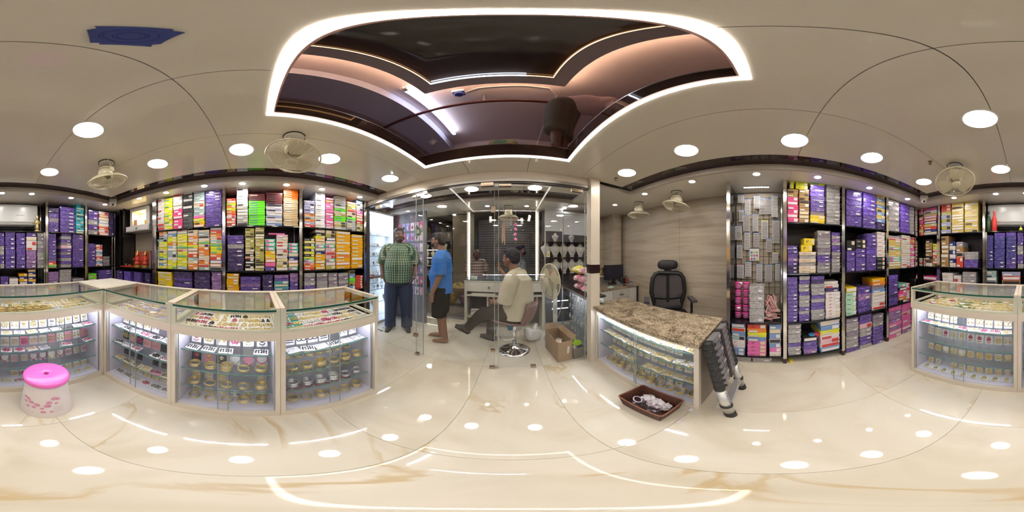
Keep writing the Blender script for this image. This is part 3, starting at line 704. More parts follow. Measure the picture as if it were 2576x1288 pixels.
# ---- rack facing the counters
BY, BV, BGW, BPK = 'bay beside hair-clip grid', 'bay under hair-clip grid', 'bay with green-white cartons', 'bay with candy-pink boxes'
S6('R', BPK, 'top', 1.62, (622, 755, 385, 'zzzzzz'), (761, 870, 432, 'FFFFFFFF'), (876, 944, 462, 'zzzzzzzz'))
S6('R', BPK, 'middle', 1.09, (618, 768, 795, 'zlqqquqqquuqqq'), (774, 878, 792, 'wwwwwwwwwwwwww'), (884, 950, 815, 'lolwjljwjlj'))
S6('R', BGW, 'top', 1.62, (132, 322, 265, 'vvvvvvv'), (327, 483, 270, 'FFFFFFvvv'), (488, 606, 330, 'qbqbqbqbDD'))
S6('R', BGW, 'middle', 1.09, (140, 240, 850, 'kkvvvv'), (245, 364, 838, 'kkvvvvv', {'txt': 'Adler', 'tcodes': 'k'}), (369, 488, 770, 'vvvvFvvvv'), (492, 588, 752, 'wwwwwwkkk', {'txt': 'POLAR'}))
def SR(bay, shelf, zs, ox, oy, s, *L):
    for (a, b_, t, codes, *r) in L: stack('R', bay, shelf, zs, ox + a / s, ox + b_ / s, oy + t / s, codes, **(r[0] if r else {}))
SR(BY, 'top', 1.62, 1970, 430, 4.769, (47, 183, 218, 'ddpppppp'), (192, 315, 218, 'ddddddddd'), (324, 505, 125, 'yFFFvvvvZYY'), (520, 735, 130, 'zzzzzzzzzzzz'))
o = box1('y', (*along('R', 1970 + 225 / 4.769, 644, .03).xy, along('R', 2017, 430 + 216 / 4.769, .03).z), -math.pi / 2, (.125, .2, .038), 'lowest of three lime-yellow cartons lying above tan cartons', None, 'J.P')
z0 = o.location.z
for k, w_ in enumerate(('middle', 'topmost')):
    box1('y', (o.location.x, o.location.y, z0 + .039 * (k + 1)), -math.pi / 2, (.125, .2, .038), w_ + ' of three lime-yellow cartons lying above tan cartons', None, 'J.P')
box1('y', (*along('R', 1970 + 104 / 4.769, 644, .03).xy, z0), -math.pi / 2, (.042, .2, .118), 'lime-yellow carton standing upright beside three lying ones', None)
SR(BY, 'middle', 1.09, 1970, 430, 4.769, (47, 180, 895, 'vvvPvDD'), (190, 402, 970, 'cscscc'.replace('s', 'z'), {'txt': 'J.P.K', 'tcodes': 'c'}), (410, 575, 715, 'zZzzzZzvvZzz'), (585, 722, 735, 'vzPzvvzZzzzz'))
for k, (dx, lb) in enumerate(((.02, 'lower of two yellow cube cartons above cream cartons'), (-.01, 'upper of two yellow cube cartons above cream cartons'))):
    q = along('R', 2034, 430 + 968 / 4.769, .04); box1('Y', (q.x, q.y + dx, q.z + k * .071), -math.pi / 2 + (.1 if k else -.05), (.12, .13, .07), lb, None, 'JP')
SR(BY, 'lower', .55, 1970, 680, 5.153, (50, 195, 88, 'vvvvvvvvvvvv'), (205, 350, 75, 'zvzzvzzzvzvv'), (362, 545, 75, 'vDzzzvzvvzzz'), (552, 765, 285, 'wwwwwwww', {'txt': 'QJP', 'tcodes': 'w'}))
SR(BY, 'bottom', .10, 1970, 680, 5.153, (60, 240, 705, 'zzzzvzz'), (262, 448, 870, 'kvvP'), (480, 760, 650, 'wbywlwb', {'dep': .34, 'rot': .06}))
q = along('R', 1970 + 640 / 5.153, 644, .05)
for k, (c_, lb) in enumerate((('D', 'dark purple plastic case above eight printed white cartons'), ('w', 'lower white carton tilted above a dark purple case'), ('w', 'upper white carton above a dark purple case'))):
    zz = along('R', 1970 + 640 / 5.153, 680 + 283 / 5.153, .05).z; box1(c_, (q.x, q.y + .01 * k, zz + (0, .052, .09)[k]), -math.pi / 2 - .05 * k, (.17, .2, (.05, .036, .036)[k]), lb, None)
SR(BV, 'bottom', .10, 1820, 700, 5.6, (90, 305, 635, 'bcbtwwbb', {'txt': 'J.P', 'tcodes': 'w'}), (330, 610, 650, 'roybjjjj', {'dep': .34, 'txt': 'J.P', 'tcodes': 'rj'}), (645, 815, 645, 'bsbsbjw'))
SR(BGW, 'lower', .55, 2110, 690, 6.135, (108, 275, 205, 'YGGGGG', {'txt': 'Vivaa', 'tcodes': 'G'}), (300, 500, 200, 'vPvv', {'rot': .05}), (520, 760, 60, 'aoZbwwwww', {'rot': -.04}))
SR(BGW, 'floor-level', .002, 2110, 690, 6.135, (112, 312, 680, 'ZzzZzzzv'), (325, 515, 620, 'vvlzzvvz'), (530, 700, 620, 'ZZzvvvvv'))
SR(BPK, 'lower', .55, 2110, 690, 6.135, (775, 925, 15, 'FvvvvDvv'), (935, 1045, 150, 'ukpjok'), (1050, 1100, 140, 'wllww'))
SR(BPK, 'floor-level', .002, 2110, 690, 6.135, (772, 975, 497, 'jPPPjPjj'), (983, 1120, 446, 'jjljjjjP'))
# ================================================================== GLASS DISPLAY COUNTERS
def xf(org, rz):
    return Matrix.Translation(org) @ Matrix.Rotation(rz, 4, 'Z')
PEDGE = M('pane_edge_grey', (.30, .34, .33), .2)
def counter(org, rz, w, label, ends=(False, False), D=.45):
    o = thing('display_counter', label, 'counter', org, rz)
    MB().box((0, .006, 0), (w, D, .058)).build('plinth', CREAM, o)
    MB().box((.03, .03, .058), (w - .03, D - .02, .066)).build('floor_panel', LILAC, o)
    for x in (0, w - .026): BX('post', CREAM, o, ((x, 0, .058), (x + .026, .035, .79)), ((x, D - .03, .058), (x + .026, D, .79)))
    for k, x in ((0, 0), (1, w - .02)):
        if ends[k]: MB().box((x, .035, .058), (x + .02, D - .03, .79)).build('end_panel', CREAM, o)
    for x in (.026, w - .032): MB().box((x, .04, .066), (x + .006, D - .03, .79)).build('inner_side_panel', LILAC, o)
    MB().box((.026, D - .025, .066), (w - .026, D - .012, .79)).build('back_panel', LILAC, o)
    BX('middle_rail', CREAM, o, ((0, -.004, .785), (w, .05, .838)), ((0, D - .03, .785), (w, D, .838)))
    MB().box((0, .05, .79), (w, D - .03, .812)).build('tray', WHITE, o)
    BX('upper_frame', PALE, o, ((0, 0, .838), (w, .018, .855)), ((0, 0, .955), (w, .018, .974)), ((0, 0, .855), (.03, .018, .955)), ((w - .03, 0, .855), (w, .018, .955)))
    for k, x in ((0, 0), (1, w - .018)):
        BX('side_frame', PALE, o, ((x, .018, .838), (x + .018, D, .855)), ((x, .018, .955), (x + .018, D - .03, .974)), ((x, D - .03, .855), (x + .018, D, .974)))
        if ends[k]: MB().box((x - (.0 if k else .004), -.006, .79), (x + .022, .022, .986)).build('end_post', CREAM, o)
    MB().box((0, D - .03, .838), (w, D, .974)).build('rear_frame', PALE, o)
    MB().box((.03, .006, .855), (w - .03, .011, .955)).build('upper_pane', GLASS, o)
    MB().box((.024, -.022, .976), (w - .024, D - .045, .986)).build('top_pane', GLASS, o)
    MB().box((.024, -.026, .9755), (w - .024, -.022, .9865)).build('top_pane_edge', GEDGE, o)
    BX('top_frame', CREAM, o, ((0, D - .045, .974), (w, D + .005, .988)), ((0, 0, .974), (.024, D - .045, .988)), ((w - .024, 0, .974), (w, D - .045, .988)))
    for z in (.63, .452, .262):
        MB().box((.034, .07, z - .006), (w - .034, D - .03, z)).build('glass_shelf', SHELFG, o)
        MB().box((.034, .066, z - .0065), (w - .034, .07, z + .0005)).build('shelf_edge', M('shelf_edge_green', (.10, .24, .21), .1), o)
    for (a, b_, y) in ((.026, w * .55, .012), (w * .45, w - .026, .022)):
        g = MB().box((a, y, .064), (b_, y + .005, .783)).build('sliding_pane', GLASS, o)
        BX('pane_edge', PEDGE, o, ((a, y - .0005, .064), (a + .003, y + .0055, .783)), ((b_ - .003, y - .0005, .064), (b_, y + .0055, .783)))
    MB().tube([(.06, .056, .770), (w - .06, .056, .770)], .009, 8).build('tube_light', LEDC, o)
    MB().box((.05, .05, .778), (w - .05, .066, .785)).build('tube_batten', WHITE, o)
    return o
LU = [(-1.138, -.484), (-.482, .127), (.129, .776)]
LN = ['glass-topped counter unit at the corner, nearest the shrine', 'middle glass-topped unit of the long counter', 'glass-topped counter unit nearest the glass doors']
UN = []
for k, (a, b_) in enumerate(LU):
    counter((-.84, a, 0), math.pi / 2, b_ - a, LN[k], (k == 0 and False, k == 2)); UN.append((xf((-.84, a, 0), math.pi / 2), b_ - a, ('corner counter unit', 'middle long-counter unit', 'doors-side counter unit')[k]))
for k, (a, b_) in enumerate(((.94, .046), (.044, -.838))):
    counter((a, -1.14, 0), math.pi, a - b_, ('glass-topped back counter unit with a free end, facing the red bottle', 'glass-topped back counter unit behind the pink stool')[k], (k == 0, False)); UN.append((xf((a, -1.14, 0), math.pi), a - b_, ('free-end back counter', 'back counter behind stool')[k]))
o = thing('corner_block', 'plain white-topped corner block joining the two glass counters', 'counter', (-1.07, -1.37, 0))
MB().box((-1.29, -1.59, 0), (-.842, -1.142, .96)).build('body', CREAM, o, world=True)
MB().box((-1.30, -1.60, .96), (-.842, -1.142, .989)).build('top', M('corner_top_white', (.83, .78, .7), .25), o, world=True)
# granite-topped counter
GW = 1.09
o = thing('granite_counter', 'counter with brown speckled granite top and glass front', 'counter', (.83, 1.465, 0), -math.pi / 2)
D = .44
MB().box((0, .004, 0), (GW, D, .05)).build('plinth', CREAM, o)
MB().box((.02, .03, .05), (GW - .03, D, .058)).build('floor_panel', LILAC, o)
BX('post', CREAM, o, ((0, 0, .05), (.016, .03, .70)), ((GW - .032, 0, .05), (GW, .03, .70)))
MB().box((GW - .018, .03, .05), (GW, D, .70)).build('end_panel', M('end_panel_brown', (.30, .24, .19), .4), o)
MB().box((.02, D - .02, .05), (GW - .02, D - .008, .70)).build('back_panel', LILAC, o)
MB().box((0, .03, .05), (.01, D, .70)).build('inner_side_panel', LILAC, o)
MB().box((0, -.004, .68), (GW, .03, .708)).build('top_rail', CREAM, o)
MB().box((0, .03, .695), (GW, D, .708)).build('top_board', WHITE, o)
MB().prism([(-.012, -.03), (GW + .012, -.03), (GW + .012, D + .02), (.0, D + .02), (-.115, D + .02), (-.115, .06), (-.012, .06)], .709, .736).build('granite_top', MATS['granite'], o)
for z in (.592, .452, .277):
    MB().box((.014, .05, z - .006), (GW - .02, D - .025, z)).build('glass_shelf', SHELFG, o)
    MB().box((.014, .046, z - .0065), (GW - .02, .05, z + .0005)).build('shelf_edge', M('shelf_edge_green'), o)
for (a, b_, y) in ((.016, .58, .010), (.545, GW - .032, .020)):
    MB().box((a, y, .055), (b_, y + .005, .68)).build('sliding_pane', GLASS, o)
    BX('pane_edge', PEDGE, o, ((a, y - .0005, .055), (a + .003, y + .0055, .68)), ((b_ - .003, y - .0005, .055), (b_, y + .0055, .68)))
MB().tube([(.03, .045, .668), (GW - .1, .045, .668)], .009, 8).build('tube_light', LEDC, o)
GT = xf((.83, 1.465, 0), -math.pi / 2)

# ================================================================== JEWELLERY IN THE CASES
def orn(kind):
    mb = MB()
    if kind == 'earrings':
        for s in (-1, 1):
            x = s * .015
            mb.lathe([(.0005, .005), (.006, .004), (.007, .001), (.0005, 0)], 10, (x, .018, 0))
            mb.lathe([(.0005, .006), (.009, .004), (.011, .001), (.0005, 0)], 12, (x, -.004, 0))
            for q in (-.007, 0, .007): mb.ball((x + q, -.019, .003), .0032, 6, 4)
    elif kind == 'brooch':
        mb.ball((0, 0, .004), (.008, .008, .005), 8, 5)
        for k in range(8):
            a = k * math.pi / 4; mb.ball((.017 * math.cos(a), .014 * math.sin(a), .003), (.0065, .0065, .004), 6, 4)
            mb.ball((.027 * math.cos(a + .4), .021 * math.sin(a + .4), .003), (.004, .004, .003), 6, 4)
    elif kind == 'necklace':
        for k in range(15):
            a = math.pi * (1.0 + k / 14); r = .030
            mb.ball((r * math.cos(a), .012 + r * 1.1 * math.sin(a), .003), .0035 if k % 2 else .0045, 6, 4)
        mb.ball((0, -.028, .004), (.008, .010, .004), 8, 5)
        for s in (-1, 1): mb.tube([(s * .030, .012, .002), (s * .024, .034, .002)], .0016, 5)
    elif kind == 'ring_pair':
        for s in (-1, 1): mb.torus((s * .012, 0, .004), .013, .0028, 16, 5)
        mb.ball((-.012, .016, .005), .005, 6, 4).ball((.012, .016, .005), .005, 6, 4)
    elif kind == 'pendant':
        mb.torus((0, .026, .002), .006, .0015, 10, 4).lathe([(.0005, .006), (.013, .005), (.017, .001), (.0005, 0)], 14, (0, .006, 0))
        for k in range(5): mb.ball((-.014 + k * .007, -.018 - .004 * (2 - abs(k - 2)), .003), (.0032, .005, .003), 6, 4)
    elif kind == 'hair_clip':
        for k in range(4): mb.tube([(-.022, -.02 + k * .013, .003), (0, -.017 + k * .013, .007), (.022, -.02 + k * .013, .003)], .003, 5)
    elif kind == 'ornate':
        for k in range(5):
            for j in range(3): mb.ball((-.024 + k * .012 + R.uniform(-.003, .003), -.012 + j * .012 + R.uniform(-.003, .003), .003), (R.uniform(.004, .0075), R.uniform(.004, .0065), .004), 6, 4)
    return mb
BLKO = M('oxidised_black', (.05, .05, .055), .3, .6); ROSE = M('rose_stones', (.55, .1, .2), .25, .3, var=.3); GREENO = M('green_stones', (.25, .3, .08), .3, .5)
OM = {}
for k in ('earrings', 'brooch', 'necklace', 'ring_pair', 'pendant', 'hair_clip', 'ornate'):
    OM[k] = orn(k).mesh(k, GOLD, True)
TOR = MB().torus((0, 0, 0), .031, .0032, 24, 6).mesh('bangle', GOLD, True)
CARD = {}
for nm, (w_, h_) in {'s': (.056, .072), 'm': (.068, .088), 'l': (.084, .066)}.items():
    CARD[nm] = MB().box((-w_ / 2, -h_ / 2, 0), (w_ / 2, h_ / 2, .0025)).mesh('card', CARDW); 
CDIM = {'s': (.056, .072), 'm': (.068, .088), 'l': (.084, .066)}
CARDM = {'white': CARDW, 'teal': M('teal_card', (.08, .45, .45), .3), 'pink': M('pink_card', (.75, .3, .42), .35), 'lilac': M('lilac_card', (.5, .45, .65), .3), 'cream': M('cream_card', (.72, .62, .42), .35), 'black': M('black_card', (.05, .045, .05), .35), 'clear': M('clear_packet', (.80, .79, .80), .15)}
NMK = {'earrings': 'earring_card', 'brooch': 'brooch_packet', 'necklace': 'necklace_packet', 'ring_pair': 'ring_packet', 'pendant': 'pendant_card', 'hair_clip': 'hair_clip_card', 'ornate': 'ornament_packet'}
WDK = {'earrings': 'earrings', 'brooch': 'brooch', 'necklace': 'necklace', 'ring_pair': 'paired rings', 'pendant': 'pendant', 'hair_clip': 'hair clips', 'ornate': 'jewelled ornament'}
MTW = {'gold': GOLD, 'silver': SILVER, 'black': BLKO, 'rose': ROSE, 'green-gold': GREENO}
def jewel(T, x, y, z, kind, metal, card, size, lean, row, i, unit, extra=0.0):
    p = T @ Vector((x, y, z))
    rz = math.atan2(T[1][0], T[0][0])
    lb = '%s %s on %s card, %s along %s, %s' % (metal, WDK[kind], card, ordw(i), row, unit)
    if lean: ro = (math.pi / 2 - .16, 0, rz + extra); p = p + Vector((0, 0, CDIM[size][1] / 2 * math.cos(.16) + .0012))
    else: ro = (0, 0, rz + extra)
    o = link(NMK[kind], CARD[size], None, p, ro); omat(o, CARDM[card]); tag(o, lb, 'jewellery', 'carded jewellery in the ' + unit)
    c = link(kind if kind != 'ornate' else 'ornament', OM[kind], o, (0, 0, .0025)); omat(c, MTW[metal])
    sc = {'s': 1.0, 'm': 1.05, 'l': 1.1}[size] * (1.25 if kind in ('ornate', 'brooch', 'ring_pair') and size != 'l' else 1.1); c.scale = (sc, sc, 1.0)
def bangles(T, x, y, z, metal, row, i, unit, n=3, s=1.0):
    p = T @ Vector((x, y, z)); lb = 'set of %s bangles, %s along %s, %s' % (metal, ordw(i), row, unit)
    o = thing('bangle_set', lb, 'bangles', p, R.uniform(0, 3), 'bangle sets in the ' + unit)
    for k in range(n):
        c = link('bangle', TOR, o, (R.uniform(-.004, .004), 0, .0033 * s + k * .0066 * s), None, (s, s, s)); omat(c, MTW[metal])
def fill_upper(u, theme):
    T, w_, unit = UN[u]
    cols = int((w_ - .06) / .064); st = (w_ - .06) / cols
    for j, (y, nm) in enumerate(((.09, 'front tray row'), (.165, 'second tray row'), (.24, 'third tray row'), (.315, 'fourth tray row'), (.39, 'rear tray row'))):
        i = 0
        for k in range(cols):
            x = .03 + st * (k + .5); f = k / cols
            kind, metal, card = theme(j, f)
            if kind == 'bangles': bangles(T, x, y, .813, metal, nm, i, unit, 5)
            elif kind: jewel(T, x, y, .8125, kind, metal, card, 's' if kind != 'l' else 'l', False, nm, i, unit, R.uniform(-.12, .12))
            i += 1
def pick(*a): return R.choice(a)
fill_upper(0, lambda j, f: (pick('necklace', 'necklace', 'ornate', 'ring_pair'), pick('gold', 'silver', 'gold'), pick('lilac', 'white', 'lilac')))
fill_upper(1, lambda j, f: (pick('ornate', 'brooch', 'pendant', 'earrings', 'ornate'), pick('gold', 'gold', 'gold', 'rose', 'black'), pick('white', 'white', 'cream')))
fill_upper(2, lambda j, f: (pick('ornate', 'brooch', 'hair_clip'), pick('gold', 'silver', 'rose', 'gold'), 'teal' if f < .16 else 'white') if f < .6 else (pick('hair_clip', 'ornate'), pick('black', 'silver', 'gold' if f < .8 else 'black'), pick('clear', 'white')))
fill_upper(3, lambda j, f: (pick('ornate', 'necklace', 'brooch', 'earrings'), pick('gold', 'green-gold', 'gold', 'rose' if f < .25 else 'gold'), pick('white', 'white', 'cream')))
fill_upper(4, lambda j, f: ('bangles', 'gold', '') if (f < .45 and j < 2) else (pick('ornate', 'earrings', 'brooch', 'pendant'), pick('gold', 'gold', 'green-gold', 'silver'), pick('white', 'clear', 'cream')))
def fill_lower(T, w_, unit, levels, rear, front, back_y=.195, front_y=.113):
    for (z, nm) in levels:
        rk_ = rear(nm); n = int((w_ - .09) / .075); st = (w_ - .09) / n
        for k in range(n):
            kind, metal, card = rk_
            kind = kind if isinstance(kind, str) else R.choice(kind); metal = metal if isinstance(metal, str) else R.choice(metal); card = card if isinstance(card, str) else R.choice(card)
            if kind == 'bangles': bangles(T, .045 + st * (k + .5), back_y + .09, z, metal, nm + ' rear row', k, unit, 3)
            elif R.random() < .93: jewel(T, .045 + st * (k + .5), back_y, z, kind, metal, card, 'm' if z > .3 else 's', True, nm + ' rear row', k, unit, R.uniform(-.05, .05))
        fk = front(nm)
        if fk is None: continue
        n = int((w_ - .09) / .089); st = (w_ - .09) / n
        for k in range(n):
            kind, metal, card = fk
            kind = kind if isinstance(kind, str) else R.choice(kind); metal = metal if isinstance(metal, str) else R.choice(metal); card = card if isinstance(card, str) else R.choice(card)
            if kind == 'bangles': bangles(T, .045 + st * (k + .5), front_y + .02, z, metal, nm + ' front row', k, unit, R.choice((3, 4, 6)), 1.1)
            elif R.random() < .9: jewel(T, .045 + st * (k + .5), front_y, z, kind, metal, card, 'l', False, nm + ' front row', k, unit, R.uniform(-.25, .25))
LV = [(.0665, 'bottom shelf'), (.2625, 'third shelf'), (.4525, 'second shelf'), (.6305, 'top shelf')]
G_, S_ = ('gold', 'silver', 'gold'), ('silver', 'black')
fill_lower(*UN[0], LV, lambda n: {'top shelf': (('ring_pair', 'earrings'), G_, 'clear'), 'second shelf': (('hair_clip', 'brooch'), ('rose', 'gold', 'black'), ('pink', 'black', 'black')), 'third shelf': (('hair_clip', 'pendant'), ('gold', 'black'), ('black', 'black', 'cream')), 'bottom shelf': (('brooch', 'ornate'), G_, 'cream')}[n], lambda n: (('ornate', 'brooch'), ('black', 'silver', 'rose'), 'white') if n != 'third shelf' else (('ornate', 'hair_clip'), ('gold', 'black'), ('pink', 'cream')))
fill_lower(*UN[1], LV, lambda n: {'top shelf': (('earrings', 'pendant', 'brooch'), ('gold', 'rose', 'black', 'gold'), 'clear'), 'second shelf': (('necklace', 'pendant'), ('gold', 'rose', 'silver'), ('clear', 'pink', 'black')), 'third shelf': (('earrings', 'hair_clip'), G_, ('clear', 'cream')), 'bottom shelf': (('earrings', 'brooch'), G_, 'clear')}[n], lambda n: {'top shelf': ('ornate', ('black', 'silver'), 'white'), 'second shelf': ('bangles', 'gold', ''), 'third shelf': ('bangles', 'gold', ''), 'bottom shelf': ('bangles', 'gold', '')}[n])
fill_lower(*UN[2], LV, lambda n: {'top shelf': (('ring_pair', 'hair_clip'), ('silver', 'black'), 'white'), 'second shelf': ('bangles', 'gold', ''), 'third shelf': ('bangles', 'gold', ''), 'bottom shelf': ('bangles', 'rose', '')}[n], lambda n: {'top shelf': ('ornate', ('black', 'silver'), 'white'), 'second shelf': ('bangles', 'gold', ''), 'third shelf': ('bangles', 'silver', ''), 'bottom shelf': ('bangles', 'gold', '')}[n])
fill_lower(*UN[3], LV, lambda n: {'top shelf': (('ring_pair', 'ring_pair', 'earrings'), 'gold', 'clear'), 'second shelf': (('pendant', 'brooch', 'earrings'), ('gold', 'gold', 'rose'), 'clear'), 'third shelf': (('necklace', 'brooch'), 'gold', ('clear', 'cream')), 'bottom shelf': (('pendant', 'earrings'), ('gold', 'silver'), 'cream')}[n], lambda n: {'top shelf': (('brooch', 'ornate'), ('gold', 'rose'), 'white'), 'second shelf': None, 'third shelf': None, 'bottom shelf': ('pendant', 'gold', 'clear')}[n])
fill_lower(*UN[4], LV, lambda n: {'top shelf': (('brooch', 'earrings', 'pendant'), ('gold', 'gold', 'silver'), 'clear'), 'second shelf': (('hair_clip', 'earrings', 'ornate'), ('rose', 'gold', 'gold'), ('pink', 'clear')), 'third shelf': (('necklace', 'hair_clip'), ('gold', 'rose'), ('white', 'clear')), 'bottom shelf': (('brooch', 'ornate'), ('rose', 'gold'), 'clear')}[n], lambda n: (('ornate', 'brooch'), ('rose', 'silver', 'gold'), 'white') if n in ('top shelf', 'second shelf') else (None if n == 'third shelf' else (('ornate',), ('rose', 'gold'), 'clear')))
GLV = [(.0585, 'bottom shelf'), (.2775, 'third shelf'), (.4525, 'second shelf'), (.5925, 'top shelf')]
fill_lower(GT, GW, 'granite-topped counter', GLV, lambda n: (('earrings', 'brooch', 'pendant'), 'gold', ('clear', 'white', 'clear')) if n != 'top shelf' else (('hair_clip', 'earrings'), ('gold', 'silver'), ('white', 'cream', 'black')), lambda n: (('ornate', 'brooch', 'necklace'), 'gold', ('white', 'cream')) if n != 'bottom shelf' else ('bangles', 'gold', ''), .18, .095)
# ================================================================== FREE-STANDING THINGS IN THE AISLE
# ---- plastic stool with pink seat and printed flowers
o = thing('plastic_stool', 'round white plastic stool with pink seat and printed flowers', 'stool', (-.275, -.945, 0), .3)
STW = M('stool_white', (.80, .72, .70), .35, var=.04); STP = M('stool_pink', (.86, .16, .55), .22, var=.05)
MB().lathe([(.158, 0), (.160, .01), (.150, .12), (.140, .22), (.128, .32), (.118, .365), (.112, .372), (.1, .372)], 40).build('body', STW, o, smooth=True)
MB().lathe([(.132, .366), (.140, .372), (.1415, .380), (.1415, .395), (.1400, .402), (.136, .4075), (.129, .410), (.12, .411), (.06, .411), (.021, .411), (.0175, .4095), (.016, .405), (.016, .375)], 48).build('seat', STP, o, smooth=True)
MB().lathe([(.0005, .385), (.016, .385)], 20).build('finger_hole', BLACK, o)
FP = M('flower_pink', (.72, .25, .5), .4); FY = M('flower_yellow', (.8, .65, .1), .4)
def body_r(z): 
    P = [(0, .158), (.12, .150), (.22, .140), (.32, .128)]
    for (z0, r0), (z1, r1) in zip(P, P[1:]):
        if z <= z1: return r0 + (r1 - r0) * (z - z0) / (z1 - z0)
    return .12
def flower(a, z, s, i):
    r = body_r(z) + .0006
    mb = MB(); n = Vector((math.cos(a), math.sin(a), .09)).normalized(); u = Vector((-math.sin(a), math.cos(a), 0)); v = n.cross(u)
    c = Vector((r * math.cos(a), r * math.sin(a), z))
    for k in range(7):
        t = 2 * math.pi * k / 7; q = c + (u * math.cos(t) + v * math.sin(t)) * s * .62
        e = (u * math.cos(t) + v * math.sin(t)); f = n.cross(e)
        mb.quad(*[q + e * s * x * .45 + f * s * y * .24 + n * .0004 for x, y in ((-1, -.4), (-.2, -1), (.6, -.9), (1, 0), (.6, .9), (-.2, 1), (-1, .4))])
    fo = mb.build('printed_flower', FP, o)
    mb = MB(); mb.quad(*[c + (u * math.cos(t) + v * math.sin(t)) * s * .26 + n * .0008 for t in [2 * math.pi * k / 8 for k in range(8)]]); mb.build('flower_centre', FY, fo)
aim = math.atan2(.945, .275) - .3
for i, (da, z, s) in enumerate(((-.95, .22, .014), (-.78, .215, .017), (-.9, .175, .014), (-.62, .185, .019), (-.35, .17, .02), (-.75, .13, .015), (-.48, .135, .014), (-.15, .13, .014), (0.05, .165, .022), (.12, .205, .018), (.33, .245, .02), (.5, .235, .014), (.4, .19, .013), (-.1, .085, .017), (.2, .09, .013))):
    flower(aim + da * .95, z, s, i)
mb = MB()
for k in range(7):
    z = .14 - k * .011; r = body_r(z) + .0008
    for q in range(6):
        a0 = aim + .28 + q * .06; a1 = a0 + .055
        mb.quad(*[(r * math.cos(a), r * math.sin(a), zz) for a, zz in ((a0, z), (a1, z), (a1, z + .0025), (a0, z + .0025))])
mb.build('small_print', M('print_grey', (.5, .45, .45), .5), o, kind='stuff')
mb = MB(); a0 = aim - .52; z = .055; r = body_r(z) + .0008
mb.quad(*[((r) * math.cos(a0 + .13 * math.cos(t)), r * math.sin(a0 + .13 * math.cos(t)), z + .010 * math.sin(t)) for t in [2 * math.pi * k / 14 for k in range(14)]]); mb.build('oval_logo', LABM[2], o)
# ---- basket with plastic wrappers
o = thing('plastic_basket', 'low brown plastic basket of clear wrappers on the floor', 'basket', (.712, .628, 0))
BR = M('basket_brown', (.115, .045, .03), .45, var=.15); BRR = M('basket_rim', (.24, .095, .05), .4)
def tapered(mb, hx0, hy0, hx1, hy1, z0, z1, th):
    for s in (-1, 1):
        for ax in (0, 1):
            if ax == 0: P = [(s * hx0, -hy0, z0), (s * hx0, hy0, z0), (s * hx1, hy1, z1), (s * hx1, -hy1, z1)]; I = [(s * (hx0 - th), -hy0, z0), (s * (hx0 - th), hy0, z0), (s * (hx1 - th), hy1, z1), (s * (hx1 - th), -hy1, z1)]
            else: P = [(-hx0, s * hy0, z0), (hx0, s * hy0, z0), (hx1, s * hy1, z1), (-hx1, s * hy1, z1)]; I = [(-hx0, s * (hy0 - th), z0), (hx0, s * (hy0 - th), z0), (hx1, s * (hy1 - th), z1), (-hx1, s * (hy1 - th), z1)]
            yield P, I
nm = iter(('long_side', 'short_side', 'long_side', 'short_side'))
for P, I in tapered(None, .09, .142, .108, .163, .004, .118, .004):
    mb = MB(); i = 0; mb.v = P + I; mb.f = [(0, 1, 2, 3), (7, 6, 5, 4), (0, 4, 5, 1), (1, 5, 6, 2), (2, 6, 7, 3), (3, 7, 4, 0)]; mb.m = [0] * 6
    s_ = mb.build(next(nm), BR, o)
    rb = MB(); A, B_, C_, D_ = [Vector(p) for p in P]                        # woven ribs
    out = ((A + B_ + C_ + D_) / 4); out.z = 0; out.normalize()
    nrb = 26
    for k in range(1, nrb):
        a = A.lerp(B_, k / nrb); b_ = D_.lerp(C_, k / nrb); rb.tube([a.lerp(b_, .08) + out * .001, a.lerp(b_, .95) + out * .001], .0022, 4)
    rb.build('weave_ribs', BR, s_, kind='stuff')
MB().box((-.09, -.142, .002), (.09, .142, .006)).build('bottom', BR, o)
rp = []
for cx, cy, a0 in ((.09, .145, 0), (-.09, .145, 90), (-.09, -.145, 180), (.09, -.145, 270)):
    for k in range(5): t = math.radians(a0 + k * 22.5); rp.append((cx + .02 * math.cos(t), cy + .02 * math.sin(t), .119))
MB().tube(rp, .0055, 8, closed=True).build('rim', BRR, o, smooth=True)
MB().box((-.035, .1605, .085), (.035, .1648, .103)).build('handle_slot', M('slot_pale', (.6, .55, .42), .5), o)
glass_mat('wrap_film', (.82, .78, .80), 1.5, .12)
WRAP = M('clear_wrapper', (.72, .66, .68), .12, var=.25, scale=40, bump=.6)
def crumple(cx, cy, cz, s, seed, lev=2):
    rr = random.Random(seed); bm = bmesh.new(); bmesh.ops.create_icosphere(bm, subdivisions=lev, radius=1)
    mb = MB(); mb.v = []; 
    for v in bm.verts:
        f = .62 + .55 * rr.random(); mb.v.append((cx + v.co.x * s[0] * f, cy + v.co.y * s[1] * f, cz + v.co.z * s[2] * f))
    bm.verts.index_update(); mb.f = [tuple(v.index for v in f.verts) for f in bm.faces]; mb.m = [0] * len(mb.f); bm.free(); return mb
for k, (x, y, sx, sy) in enumerate(((-.03, .06, .06, .05), (.03, -.02, .06, .055), (-.04, -.05, .05, .05), (.04, -.08, .045, .04), (.0, .0, .05, .05), (.05, .05, .04, .05))):
    q = crumple(0, 0, 0, (sx, sy, .028), k, 3).build('plastic_wrapper', WRAP if k % 2 else MATS['wrap_film']); q.location = (.712 + x * .8, .628 + y, .045 + .01 * (k % 3))
    tag(q, ('crumpled clear wrapper in the brown basket beside the handle slot', 'crumpled clear wrapper in the middle of the brown basket', 'crumpled clear wrapper in the brown basket facing the aisle', 'crumpled clear wrapper in the brown basket corner by the ladder', 'crumpled clear wrapper topmost in the brown basket', 'crumpled clear wrapper in the brown basket beside the counter glass')[k], 'wrapper', 'wrappers in the basket')
